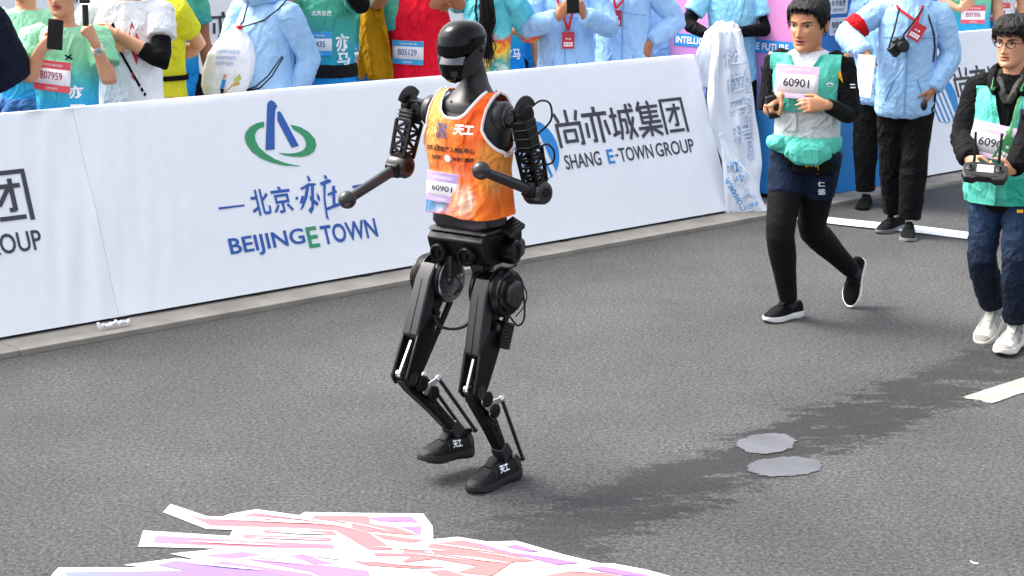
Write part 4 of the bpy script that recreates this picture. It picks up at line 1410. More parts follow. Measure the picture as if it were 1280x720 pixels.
    # calf motors
    for t, q, rr in ((.15, -.014, .030), (.36, -.022, .029)):
        p0 = knee + ds * ls * t + ns * q; p0[0] = xs + out * .022
        mb = MB(); mb.lathe(p0, X * out, [(0, rr), (.02, rr), (.024, rr * .85), (.024, rr * .5), (.027, rr * .45)], 26); mb.build('calf_motor', K_matte, root)
        mb = MB(); mb.lathe(p0 + X * out * .012, X * out, [(0, rr - .001), (.0005, rr + .0015), (.004, rr + .0015), (.0045, rr - .001)], 26); mb.build('motor_ring', K_steel, root)
        p0[0] = xs - out * .022
        mb = MB(); mb.lathe(p0, -X * out, [(0, rr), (.02, rr), (.024, rr * .85)], 26); mb.build('calf_motor', K_matte, root)
    # crank and push rod behind the shank
    c0 = knee + ds * ls * .25 - ns * .012
    c1 = c0 - ns * .070 + ds * .036
    c2 = ankle - ns * .050 + ds * .078
    for sx in (1, -1):
        ox = A([xs - hip[0] + sx * .034, 0, 0])
        mb = MB(); mb.bar(c0 + ox, c1 + ox, .008, .036, .017, ref=X); mb.lathe(c0 + ox - X * .005, X, [(0, .022), (.010, .022)], 22); mb.build('crank', K_steel, root, bev=.0015)
        mb = MB(); mb.ell(c1 + ox, .013, 14, 8); mb.build('rod_end', K_steel, root)
        mb = MB(); mb.tube([c1 + ox, c2 + ox], [.0075, .0075], 12); mb.build('push_rod', K_rod, root)
        mb = MB(); mb.ell(c2 + ox, .010, 14, 8); mb.build('rod_end', K_grey, root)
    mb = MB(); mb.bar(c2 + X * (xs - hip[0] - .036), c2 + X * (xs - hip[0] + .036), .014, .014, ref=ds); mb.build('ankle_crossbar', K_matte, root, bev=.002)
    mb = MB()
    R3 = foot_rot
    mb.bar(ankle - ds * .045 + X * (xs - hip[0]), ankle + ds * .02 + X * (xs - hip[0]), .052, .050, .06, ref=X)
    mb.build('ankle_bracket', K_satin, root, bev=.004)
    mb = MB(); mb.bar(ankle + A([0, .0, -.01]), c2 + A([0, 0, -.004]), .03, .03, .02, ref=X); mb.build('heel_lever', K_matte, root, bev=.003)
    return root, xs
LHIP, LKNEE, LANK = (.10, .003, .752), (.10, -.138, .404), (.10, .052, .112)
RHIP, RKNEE, RANK = (-.105, -.05, .782), (-.105, -.262, .450), (-.105, .034, .168)
legL, xl = leg(1, LHIP, LKNEE, LANK, None, None)
legR, xr = leg(-1, RHIP, RKNEE, RANK, None, None)
K_shoe = mat('shoe_black', (.006, .006, .007), rough=.7, bump=.4, bscale=200., spec=.25)
K_shoe2 = mat('shoe_black_panel', (.007, .007, .008), rough=.45, spec=.35)
K_sole = mat('shoe_sole_black', (.010, .010, .011), rough=.55)
def robot_shoe(x, ank, R, sole_z):
    up, Tm, k = shoe(rob, A([x, ank[1], 0]) * A([1, 1, 0]) + A([0, 0, sole_z]), R, .275, K_shoe, K_sole, K_shoe, m_toe=K_shoe2)
    for sx in (1, -1):
        v, f = fit_text('天工', 0, 0, 1, 1, .05)
        P = []
        for a, b in v:
            u = a if sx > 0 else 1 - a
            y = (-.052 + .05 * u) if sx > 0 else (.0 - .05 * (1 - a) + 0)
            y = -.05 + .05 * a if sx > 0 else .0 - .05 * a
            z = .052 + .028 * b
            t = (y + .275 * .70) / .275
            w = np.interp(t, _ST, _SW) * .97
            h = np.interp(t, _ST, _SH); s0 = np.interp(t, _ST, _SS) - .008
            sn = min(1, (z - s0) / (h - s0)) ** (1 / .8)
            cs = math.sqrt(max(0, 1 - sn * sn))
            xx = -.006 * math.sin(t * 5) + sx * (w * cs ** .72 * (1 - .32 * max(0, t - .4) * sn * sn) + .002)
            P.append(Tm(xx, y, z))
        make('lettering', P, f, M_wtext, up, smooth=0)
    return up
robot_shoe(xl, LANK, rot3(-.10, -.02), .0)
robot_shoe(xr, RANK, rot3(-.10, .13), .056)

# --- arms
def lattice(parent, p0, p1, w0, w1, ref, name='arm_lattice', n=4, m=K_matte, t=.0105):
    p0, p1 = A(p0, float), A(p1, float)
    x, y, d = frame_for(p1 - p0, ref)
    L = np.linalg.norm(p1 - p0)
    mb = MB()
    def c(k, a, b):
        f_ = k / n
        w = w0 + (w1 - w0) * f_
        return p0 + d * L * f_ + (x * a + y * b) * w / 2
    C4 = ((-1, -1), (1, -1), (1, 1), (-1, 1))
    for a, b in C4:
        mb.bar(c(0, a, b), c(n, a, b), t, t, ref=x)
    for k in range(n + 1):
        for i in range(4):
            mb.bar(c(k, *C4[i]), c(k, *C4[(i + 1) % 4]), t * .8, t * .8, ref=d)
    for k in range(n):
        for i in range(4):
            a, b = C4[i], C4[(i + 1) % 4]
            if (k + i) % 2: a, b = b, a
            mb.bar(c(k, *a), c(k + 1, *b), t * .7, t * .7, ref=x)
    o = mb.build(name, m, parent)
    tag(o, kind='stuff')
    mb = MB(); mb.bar(p0, p1, w0 * .3, w0 * .3, w1 * .3, ref=x); mb.build('arm_spar', K_matte, parent, bev=.003)
def arm(side, chest, sh, elb, ball, rb=.0325):
    root = empty('arm', (0, 0, 0), parent=rob)
    X = A([side, 0, 0.])
    sh, elb, ball, chest = (A(q, float) for q in (sh, elb, ball, chest))
    d = unit(elb - sh)
    # cap over the shoulder
    mb = MB(); mb.lathe(chest - X * .03, X, [(0, .056), (.02, .058), (.032, .052), (.038, .040), (.045, .038)], 36); mb.build('shoulder_plate', K_grey, root)
    mb = MB(); mb.bar(chest + X * .0, sh + X * .012, .056, .062, .066, ref=(0, 1, 0)); mb.build('shoulder_block', K_matte, root, bev=.008, seg=3)
    for k in range(6):
        t = math.pi / 3 * k
        mb = MB(); mb.lathe((chest + sh) / 2 + A([0, -.034, 0]) + A([math.cos(t), 0, math.sin(t)]) * .017, (0, -1, 0), [(0, .003), (.003, .003)], 8); mb.build('bolt', K_grey, root)
    mb = MB(); mb.lathe((chest + sh) / 2 + A([0, -.031, 0]), (0, -1, 0), [(0, .023), (.004, .022), (.004, .012), (.002, .011)], 26); mb.build('joint_cover', K_satin, root)
    mb = MB(); mb.lathe(sh - X * .006 + A([0, .0, .004]), X, [(0, .034), (.004, .039), (.028, .039), (.034, .034), (.036, .02)], 32); mb.build('shoulder_motor', K_matte, root)
    cap = []
    for t in np.linspace(-.9, 1.2, 12):
        cap.append(sh + X * .012 + A([0, -.046 * math.sin(t), .046 * math.cos(t)]))
    mb = MB(); mb.tube(cap, [(.030, .004)] * 12, 10, ref=X, pw=4); mb.build('shoulder_cap', K_satin, root)
    # upper arm: solid stage, then the open lattice
    L = np.linalg.norm(elb - sh)
    a0, a1, a2 = sh + d * .01, sh + d * L * .42, elb - d * .035
    f_ = .42 if side > 0 else .25
    a1 = sh + d * L * f_
    mb = MB(); mb.bar(a0, a1, .066, .074, .066, ref=X); mb.build('upper_arm_stage', K_matte, root, bev=.009, seg=3)
    for k in range(3):
        q = a0 + (a1 - a0) * (.3 + .3 * k)
        mb = MB(); mb.bar(q - d * .002, q + d * .002, .070, .079 - .003 * k, ref=X); mb.build('stage_ring', K_satin, root, bev=.001)
    lattice(root, a1, a2, .066, .058, (0, 1, 0))
    # elbow
    fd = unit(ball - elb)
    lat = unit(np.cross(d, fd))
    mb = MB(); mb.lathe(elb - lat * .042, lat, [(0, .026), (.003, .038), (.012, .043), (.072, .043), (.081, .038), (.084, .026)], 32); mb.build('elbow_joint', K_satin, root)
    mb = MB(); mb.bar(elb - d * .05, elb + d * .006, .06, .052, .058, ref=lat); mb.build('elbow_yoke', K_matte, root, bev=.008, seg=3)
    mb = MB(); mb.bar(elb - fd * .026, elb + fd * .056, .06, .074, .05, ref=lat); mb.build('elbow_housing', K_matte, root, bev=.009, seg=3)
    mb = MB(); mb.lathe(elb - lat * .045, -lat, [(0, .018), (.003, .017), (.003, .009)], 22); mb.build('elbow_cap', K_matte, root)
    # forearm rod and ball hand
    mb = MB(); mb.lathe(elb + fd * .045, fd, [(0, .024), (.012, .024), (.016, .019)], 26); mb.build('rod_collar', K_matte, root)
    L2 = np.linalg.norm(ball - elb)
    mb = MB(); mb.tube([elb + fd * .05, elb + fd * .06, ball - fd * .04, ball - fd * .02], [.021, .0205, .0182, .018], 24); mb.build('forearm_rod', K_rod, root)
    mb = MB(); mb.ell(ball, rb, 32, 20, A(frame_for(fd)).T); mb.build('ball_hand', K_rod, root, smooth=60)
    return root
arm(-1, (-.165, -.030, 1.40), (-.226, -.050, 1.412), (-.245, -.104, 1.198), (-.25, -.399, 1.113))
arm(1, (.165, -.006, 1.395), (.232, -.004, 1.403), (.268, .040, 1.128), (.215, -.230, 1.238))
# cables
def cable(name, pts, r=.004, m=K_rubber):
    pts = [A(p, float) for p in pts]
    P = []
    n = len(pts)
    for i in range(n - 1):
        p0, p1, p2, p3 = pts[max(i - 1, 0)], pts[i], pts[i + 1], pts[min(i + 2, n - 1)]
        for t in np.linspace(0, 1, 9)[:(9 if i == n - 2 else 8)]:
            P.append(.5 * ((2 * p1) + (p2 - p0) * t + (2 * p0 - 5 * p1 + 4 * p2 - p3) * t * t + (3 * p1 - p0 - 3 * p2 + p3) * t ** 3))
    mb = MB(); mb.tube(P, r, 8)
    return mb.build(name, m, rob)
cable('cable', [(.235, .03, 1.425), (.265, .06, 1.455), (.30, .07, 1.445), (.305, .07, 1.39), (.27, .05, 1.345), (.25, .03, 1.34)])
cable('cable', [(.26, .06, 1.285), (.285, .075, 1.30), (.312, .08, 1.275), (.305, .08, 1.235), (.27, .06, 1.225)])
cable('cable', [(-.075, -.13, .655), (-.055, -.13, .625), (-.02, -.10, .61), (.02, -.07, .62), (.045, -.04, .66), (.05, -.03, .72)], .0055)
cable('cable', [(.165, -.02, .70), (.185, .0, .655), (.20, .02, .63), (.215, .035, .66), (.20, .05, .74), (.18, .03, .80)], .004)
cable('cable', [(.175, .0, .80), (.20, .03, .79), (.215, .05, .75), (.205, .05, .70), (.18, .03, .66)], .0025)
cable('cable', [(.14, .06, .87), (.155, .07, .845), (.13, .06, .83), (.10, .04, .835)], .003)
cable('cable', [(-.02, -.05, .74), (.0, -.06, .77), (-.03, -.06, .80), (-.05, -.07, .77)], .004)

# ------------------------------------------------------------------ people
def skin_mat(name, c):
    if name in _mats: return _mats[name]
    m, nt, b = new_mat(name)
    b.inputs['Base Color'].default_value = (*lin(c), 1)
    b.inputs['Roughness'].default_value = .5
    b.inputs['Subsurface Weight'].default_value = .08
    b.inputs['Subsurface Radius'].default_value = (.012, .005, .003)
    b.inputs['Specular IOR Level'].default_value = .35
    tc = nd(nt, 'ShaderNodeTexCoord')
    n = nd(nt, 'ShaderNodeTexNoise', Scale=16., Detail=5.)
    nt.links.new(tc.outputs['Object'], n.inputs['Vector'])
    mx = nd(nt, 'ShaderNodeMix', _data_type='RGBA', _blend_type='MULTIPLY')
    mx.inputs[0].default_value = .55
    mx.inputs[6].default_value = (*lin(c), 1)
    r = nt.nodes.new('ShaderNodeValToRGB')
    r.color_ramp.elements[0].position = .35; r.color_ramp.elements[0].color = (.86, .68, .62, 1)
    r.color_ramp.elements[1].position = .65; r.color_ramp.elements[1].color = (1, 1, 1, 1)
    nt.links.new(n.outputs[0], r.inputs[0]); nt.links.new(r.outputs[0], mx.inputs[7])
    nt.links.new(mx.outputs[2], b.inputs['Base Color'])
    bump_noise(nt, b, 220., .12, .002)
    _mats[name] = m
    return m
SKIN = skin_mat('skin_a', '#c08b68')
SKIN2 = skin_mat('skin_b', '#cf9a79')
SKIN3 = skin_mat('skin_c', '#a97452')
M_lip = mat('lip', '#9c5348', rough=.45, var=.05)
M_brow = mat('brow', '#17110e', rough=.8)
M_eyew = mat('eye_white', '#cfc8c0', rough=.25, var=.03)
M_iris = mat('eye_dark', '#120c09', rough=.15)
M_mouth = mat('mouth_dark', '#3a1512', rough=.6)
M_teeth = mat('teeth', '#c9c0b2', rough=.4)
def hair_mat():
    m, nt, b = new_mat('hair_black')
    b.inputs['Base Color'].default_value = (.006, .0055, .0055, 1)
    b.inputs['Roughness'].default_value = .5
    b.inputs['Specular IOR Level'].default_value = .18
    bump_noise(nt, b, 60., .8, .006, stretch=(3, 3, .7), detail=4)
    return m
M_hair = hair_mat()

HDZ = [-.119, -.114, -.106, -.09, -.07, -.05, -.02, .01, .035, .06, .085, .103, .114, .119]
HDA = [.006, .024, .036, .049, .057, .063, .069, .0715, .073, .074, .068, .053, .032, .004]
HDF = [-.066, -.084, -.093, -.096, -.092, -.0925, -.092, -.089, -.093, -.090, -.074, -.048, -.022, .0]
HDB = [-.035, -.015, .0, .018, .036, .055, .078, .091, .096, .098, .088, .066, .038, .006]
def head_pt(phi, z, off=0., feat=True, wide=1.):
    a, f_, b_ = (float(np.interp(z, HDZ, q)) for q in (HDA, HDF, HDB))
    a *= wide
    cy = f_ + a * 1.05 if z < .1 else (f_ + b_) / 2
    cy = min(cy, (f_ + b_) / 2)
    sa, ca = math.sin(phi), math.cos(phi)
    e = 2 / 2.15
    x = (a + off) * math.copysign(abs(sa) ** e, sa)
    if ca >= 0:
        y = cy - (cy - f_ + off) * abs(ca) ** e
    else:
        y = cy + (b_ - cy + off) * abs(ca) ** e
    if feat and ca > 0:
        w = ca ** .5
        d = 0.
        g = lambda x0, z0, sx, sz: math.exp(-((abs(x) - x0) / sx) ** 2 - ((z - z0) / sz) ** 2)
        sx = float(np.interp(z, [-.04, -.03, .02], [.0125, .0115, .0075]))
        d += float(np.interp(z, [-.047, -.041, -.033, -.024, .0, .018, .032], [0, .009, .021, .019, .011, .0055, .0])) * math.exp(-(x / sx) ** 2)
        d += .008 * g(.013, -.0365, .0065, .0065)
        d -= .0115 * g(.031, .008, .0165, .0105)
        d += .0045 * g(.031, .027, .021, .007)
        d += .005 * g(.044, -.018, .018, .018)
        mw = math.exp(-(x / .0235) ** 4)
        d += mw * (.0062 * math.exp(-((z + .0555) / .0048) ** 2) + .0072 * math.exp(-((z + .0695) / .0058) ** 2) - .005 * math.exp(-((z + .0622) / .0022) ** 2))
        d -= .003 * math.exp(-(x / .02) ** 2 - ((z + .082) / .006) ** 2)
        d += .006 * math.exp(-(x / .02) ** 2 - ((z + .1) / .014) ** 2)
        y -= d * w
    return A([x, y, z])
def head_geo(nphi=88, nz=76, wide=1., mouth_open=0.):
    """verts, faces and material slot per face (0 skin, 1 lip, 2 dark mouth)"""
    ph = []
    for i in range(nphi):
        t = i / nphi * 2 - 1
        ph.append(math.pi * math.copysign(abs(t) ** 1.45, t))
    tz = np.linspace(0, 1, nz)
    zs = -.119 + .238 * (tz * .55 + .45 * (.5 - .5 * np.cos(math.pi * tz)))
    V = [head_pt(p, z, wide=wide) for z in zs for p in ph]
    F, mi = [], []
    for j in range(nz - 1):
        for i in range(nphi):
            k = (i + 1) % nphi
            q = (j * nphi + i, j * nphi + k, (j + 1) * nphi + k, (j + 1) * nphi + i)
            F.append(q)
            c_ = (V[q[0]] + V[q[1]] + V[q[2]] + V[q[3]]) / 4
            m = 0
            if c_[1] < -.06 and abs(c_[0]) < .0245:
                arch = .0022 * math.cos(c_[0] / .0245 * 1.57)
                if -.0755 - arch * .6 + .004 * (abs(c_[0]) / .0245) ** 2 < c_[2] < -.0515 + arch - .006 * (abs(c_[0]) / .0245) ** 2:
                    m = 1
                if abs(c_[2] + .0622) < (.0016 + mouth_open) * math.cos(min(1, abs(c_[0]) / .021) * 1.5):
                    m = 2
            mi.append(m)
    F.append(tuple(range(nphi))[::-1]); mi.append(0)
    F.append(tuple(range((nz - 1) * nphi, nz * nphi))); mi.append(0)
    mb = MB(); mb.v, mb.f = list(V), F
    for s in (-1, 1):
        n0 = len(mb.f)
        Me = A(Matrix.Rotation(.35 * s, 3, 'Z') @ Matrix.Rotation(.12, 3, 'X'))
        mb.ell((s * .0755 * wide, .018, -.004), (.0075, .0195, .032), 14, 10, Me)
        mb.ell((s * .079 * wide, .022, .002), (.0075, .014, .026), 12, 8, Me)
        mi += [0] * (len(mb.f) - n0)
    return mb.v, mb.f, mi
def face_bits(T, parent, wide=1., squint=1., look=0.):
    """eyes, lids and brows as small pieces on the face"""
    for s in (-1, 1):
        cx, cz = s * .0315 * wide, .0075
        def q(u, v, off):
            x, z = cx + u, cz + v
            a = math.asin(max(-.98, min(.98, (abs(x) / float(np.interp(z, HDZ, HDA))) ** 1.075)))
            return T(head_pt(math.copysign(a, x), z, off, True))
        top = [(u, (.0056 * squint) * (1 - (u / .0155) ** 2) + .0015 * (s * u / .0155)) for u in np.linspace(-.0155, .0155, 11)]
        bot = [(u, -(.0042 * squint) * (1 - (u / .0155) ** 2) + .0015 * (s * u / .0155)) for u in np.linspace(.0155, -.0155, 11)]
        V = [q(u, v, .0015) for u, v in top + bot[1:-1]] + [q(0, .0, .0045)]
        n = len(V) - 1
        make('eye', V, [(i, (i + 1) % n, n) for i in range(n)], M_eyew, parent, smooth=80)
        V = [q(look + .0058 * math.cos(t), max(-.0044 * squint, min(.0052 * squint, .0006 + .0058 * math.sin(t))), .0048) for t in np.linspace(0, 6.283, 16, endpoint=False)]
        make('iris', V, [tuple(range(16))], M_iris, parent, smooth=0)
        mb = MB(); mb.tube([q(u * 1.04, v + .0008, .003) for u, v in top], [.0007 + .0009 * math.sin(math.pi * i / 10) for i in range(11)], 6); mb.build('eyelid', M_brow, parent)
        pts = [(s * u, .0235 + .0045 * math.sin((u + .02) / .042 * 2.6) - .0) for u in np.linspace(-.021, .022, 11)]
        mb = MB(); mb.tube([q(u, v - .0055, .0012) for u, v in pts], [(.0012 + .0026 * math.sin(math.pi * (.12 + .8 * i / 10)), .0016) for i in range(11)], 6, ref=(0, -1, 0)); mb.build('eyebrow', M_brow, parent)
def hairline(phi):
    a = abs(phi)
    return float(np.interp(a, [0, .35, .75, 1.0, 1.25, 1.45, 1.6, 1.85, 2.2, 3.15], [.074, .072, .062, .045, .012, -.018, -.004, .004, -.045, -.072]))
def hair(T, parent, wide=1., thick=1., fringe=0., name='hair', seed=1, long_=0.):
    nphi, nz = 120, 44
    V, F = [], []
    ph = [2 * math.pi * i / nphi - math.pi for i in range(nphi)]
    r = np.random.default_rng(seed)
    for j in range(nz):
        t = j / (nz - 1)
        for p in ph:
            z0 = hairline(p) - fringe * max(0, math.cos(p)) ** 2 + .004 * math.sin(p * 23 + seed) + .003 * math.sin(p * 41)
            z = z0 + (.1185 - z0) * t
            lift = thick * (.004 + .016 * max(0, min(1, (z + .02) / .1)) ) * min(1, t * 7 + .12) 
            V.append(head_pt(p, z, lift, False, wide) + A([0, 0, lift * .9 * max(0, (z - .03) / .09)]))
    V = A(V)
    nrm = V / np.linalg.norm(V, axis=1)[:, None]
    ang = np.arctan2(V[:, 0], -V[:, 1])
    V = V + nrm * (thick * (.0035 * ridge(np.column_stack([np.cos(ang) * 9 + V[:, 2] * 22, np.sin(ang) * 9, V[:, 2] * 26 + seed])) + .0035 * pnoise(np.column_stack([np.cos(ang) * 4, np.sin(ang) * 4, V[:, 2] * 25 + seed * 3]))))[:, None]
    for j in range(nz - 1):
        for i in range(nphi):
            k = (i + 1) % nphi
            F.append((j * nphi + i, j * nphi + k, (j + 1) * nphi + k, (j + 1) * nphi + i))
    F.append(tuple(range((nz - 1) * nphi, nz * nphi)))
    mb = MB(); mb.v, mb.f = [T(v) for v in V], F
    # loose locks along the hairline and over the crown
    for _ in range(420):
        p = r.uniform(-math.pi, math.pi)
        if r.random() < .45: p = r.normal() * .55
        z0 = hairline(p) - fringe * max(0, math.cos(p)) ** 2
        t = r.random() ** 1.6
        z = min(.117, z0 + (.1185 - z0) * t)
        a = head_pt(p, min(.118, z + .018), thick * .013, False, wide)
        b = head_pt(p + r.normal() * .10, z - .004 * r.random() - .008, thick * (.012 + .006 * r.random()), False, wide)
        c_ = (a + b) / 2 + unit((a + b) / 2) * .005 * r.random()
        mb.tube([T(a), T(c_), T(b)], [.0028, .0025, .0005], 4)
    return mb.build(name, M_hair, parent, smooth=60)

def ik(a, b, l1, l2, pole):
    a, b = A(a, float), A(b, float)
    d = b - a
    L = min(max(np.linalg.norm(d), abs(l1 - l2) + .02), (l1 + l2) * .998)
    u = unit(d)
    x = (l1 * l1 - l2 * l2 + L * L) / (2 * L)
    h = math.sqrt(max(1e-6, l1 * l1 - x * x))
    p = A(pole, float)
    p = unit(p - u * (p @ u))
    return a + u * x + p * h, a + u * L
CURL = {'relaxed': (18, 26, 16), 'grip': (58, 72, 38), 'hold': (34, 44, 28), 'open': (8, 12, 8), 'point': (30, 38, 20)}
def hand(mb, w, d, n, side, curl='relaxed', s=1., thumb=.5):
    """w wrist, d along the fingers, n out of the palm, side +1 left hand -1 right hand"""
    d = unit(d); n = A(n, float); n = unit(n - d * (n @ d))
    t = np.cross(n, d) * (1 if side > 0 else -1)      # towards the thumb
    w = A(w, float)
    mb.tube([w - d * .015 * s, w + d * .02 * s, w + d * .05 * s, w + d * .083 * s, w + d * .096 * s], [(.024 * s, .019 * s), (.030 * s, .017 * s), (.038 * s, .0155 * s), (.040 * s, .0135 * s), (.036 * s, .010 * s)], 14, ref=n, pw=2.6)
    cs = CURL[curl]
    for k, (o, L) in enumerate(((.0285, .070), (.0095, .079), (-.0095, .073), (-.0275, .058))):
        p = w + d * (.086 - .004 * abs(k - 1)) * s + t * o * s
        a = 0.
        dirv = unit(d + t * (o * 2.2))
        pts, rad = [p - dirv * .012 * s, p], [.0092 * s, .0092 * s]
        for j, f_ in enumerate((.45, .30, .25)):
            a += math.radians(cs[j]) * (1 + .10 * k)
            p = p + (dirv * math.cos(a) + n * math.sin(a)) * L * f_ * s
            pts.append(p); rad.append((.0084 - .0008 * j) * s)
        pts.append(p + (dirv * math.cos(a) + n * math.sin(a)) * .005 * s); rad.append(.0045 * s)
        mb.tube(pts, rad, 8)
    p = w + d * .022 * s + t * .022 * s + n * .004 * s
    d1 = unit(t * .75 + d * .75 + n * (.25 + .45 * thumb))
    d2 = unit(d * .9 + t * (.25 - .5 * thumb) + n * (.3 + .6 * thumb))
    mb.tube([p - d1 * .01 * s, p + d1 * .020 * s, p + d1 * .045 * s, p + d1 * .045 * s + d2 * .030 * s, p + d1 * .045 * s + d2 * .05 * s, p + d1 * .045 * s + d2 * .055 * s], [.014 * s, .0135 * s, .0105 * s, .0098 * s, .0082 * s, .004 * s], 8)
    return w + d * .075 * s + n * .03 * s

class Person:
    pass
T_SKIN = [(-.10, .14, .10), (.0, .155, .105), (.12, .132, .095), (.25, .145, .10), (.38, .158, .105), (.45, .155, .092), (.505, .115, .075), (.535, .066, .062)]
def person(loc, rz, h, label, group=None, lean=0., side=0., twist=0., arms=None, legs=None, skin=SKIN, head=(0., 0.), tops=(), bottoms=(), hair_kw=None, fine=False, build=1., hip_drop=0., legskin=False, face=False, armskin=True, mouth=0., wide=1., neck_fwd=0., head_s=.98, head_drop=0.):
    P = Person()
    s = h / 1.75
    P.s = s
    root = empty('person', A([loc[0], loc[1], 0.]), rz)
    tag(root, label, 'person', group)
    P.root = root
    cz, sz = math.cos(-rz), math.sin(-rz)
    def toL(p):
        q = A(p, float) - A([loc[0], loc[1], 0])
        return A([q[0] * cz - q[1] * sz, q[0] * sz + q[1] * cz, q[2]])
    P.toL = toL
    pel = A([0, 0, .93 * s - hip_drop])
    # the spine frame: columns left, back, up
    Rt = A(Matrix.Rotation(lean, 3, 'X') @ Matrix.Rotation(side, 3, 'Y') @ Matrix.Rotation(twist, 3, 'Z'))
    Rp = A(Matrix.Rotation(lean * .3, 3, 'X') @ Matrix.Rotation(side * .5, 3, 'Y'))
    def sp(u, x=0., y=0.):
        f_ = min(1, max(0, u / .25))
        R = Rt * f_ + Rp * (1 - f_)
        return pel + R @ A([x * build, y * build, u]) * s
    P.sp = sp
    P.Rt = Rt
    LR = {}
    ua, fa = .285 * s, .255 * s
    arms = arms or {}
    for k, sg in (('L', 1), ('R', -1)):
        sh = sp(.478, sg * .172, .01)
        a = arms.get(k, {})
        tgt = a.get('wrist')
        if tgt is None:
            tgt = sh + A([sg * .07, -.03, -.53 * s])
        elif a.get('world', True):
            tgt = toL(tgt)
        pole = a.get('pole', (sg * .5, 1, -.2))
        if 'polew' in a:
            v = a['polew']; pole = (v[0] * cz - v[1] * sz, v[0] * sz + v[1] * cz, v[2])
        el, wr = ik(sh, tgt, ua, fa, pole)
        w2l = lambda v: A([v[0] * cz - v[1] * sz, v[0] * sz + v[1] * cz, v[2]])
        hd = a.get('dir')
        if 'dirw' in a: hd = w2l(a['dirw'])
        hd = unit(wr - el) if hd is None else unit(hd)
        nn = w2l(a['nw']) if 'nw' in a else A(a.get('n', (-sg, 0, 0)), float)
        LR[k] = dict(sh=sh, el=el, wr=wr, dir=hd, n=nn, curl=a.get('curl', 'relaxed'), thumb=a.get('thumb', .4), sg=sg)
    P.arm = LR
    LG = {}
    legs = legs or {}
    for k, sg in (('L', 1), ('R', -1)):
        hp = sp(-.02, sg * .088)
        g_ = legs.get(k, {})
        an = g_.get('ankle')
        if an is None: an = A([sg * .10 * s, 0.02, .085 * s])
        elif g_.get('world'): an = toL(an)
        kn, an = ik(hp, an, .425 * s, .42 * s, g_.get('pole', (sg * .12, -1, 0)))
        LG[k] = dict(hip=hp, knee=kn, ankle=an, sg=sg)
    P.leg = LG
    hy, hp_ = head
    nb = sp(.52, 0, .012)
    Rh = A(Matrix.Rotation(hy, 3, 'Z') @ Matrix.Rotation(hp_, 3, 'X'))
    hs = s * head_s
    hc = sp(.60, 0, .0) + A([0, 0, -.03 * s + .1225 * hs]) + A([0, -neck_fwd, -head_drop])
    Th = lambda p: hc + Rh @ (A(p) * hs)
    P.Th, P.hc = Th, hc
    # body
    mb = MB()
    def ring(u, a, b, n=24, e=2.4):
        return [sp(u, a * math.copysign(abs(math.cos(t)) ** (2 / e), math.cos(t)), b * math.copysign(abs(math.sin(t)) ** (2 / e), math.sin(t))) for t in np.linspace(0, 2 * math.pi, n, endpoint=False)]
    P.ring = ring
    mb.loft([ring(*q) for q in T_SKIN])
    mb.tube([nb - A([0, 0, .03 * s]), nb + A([0, -.002, .02 * s]), hc + Rh @ A([0, .018, -.075]) * hs, hc + Rh @ A([0, .02, -.02]) * hs], [.062 * s, .055 * s, .054 * s, .055 * s], 18)
    for k in 'LR':
        a = LR[k]
        m1 = a['sh'] * .5 + a['el'] * .5
        f1 = a['el'] * .65 + a['wr'] * .35
        mb.tube([sp(.46, a['sg'] * .10), a['sh'], a['sh'] * .6 + a['el'] * .4, a['el'] * .94 + a['sh'] * .06, a['el'] * .8 + a['wr'] * .2, f1, a['wr'] * .9 + a['el'] * .1, a['wr'] + a['dir'] * .012],
                [.05 * s, .054 * s, .047 * s, .040 * s, .042 * s, .040 * s, (.029 * s, .024 * s), (.027 * s, .021 * s)], 14, ref=a['n'])
        hand(mb, a['wr'], a['dir'], a['n'], a['sg'], a['curl'], s, a['thumb'])
    if legskin:
        for k in 'LR':
            l = LG[k]
            mb.tube([l['hip'] + A([0, 0, .03]), l['hip'] * .6 + l['knee'] * .4, l['knee'], l['knee'] * .75 + l['ankle'] * .25, l['knee'] * .35 + l['ankle'] * .65, l['ankle']], [.085 * s, .072 * s, .052 * s, .054 * s, .040 * s, .034 * s], 14)
    v, _, f_ = fuse(mb, .0052 if fine else .0065, 5)
    hv, hf, hm = head_geo(*((88, 76) if face else (48, 40)), wide=wide, mouth_open=mouth)
    n0 = len(v)
    V = list(v) + [Th(p) for p in hv]
    F = list(f_) + [tuple(i + n0 for i in q) for q in hf]
    make('body', V, F, [skin, M_lip, M_mouth], root, smooth=80, fm=[0] * len(f_) + hm)
    P.skin = skin
    if hair_kw is not None:
        P.hair = hair(Th, root, wide, **hair_kw)
    if face:
        face_bits(Th, root, wide, look=face if isinstance(face, float) else 0.)
    for t in tops: t(P)
    for t in bottoms: t(P)
    return P

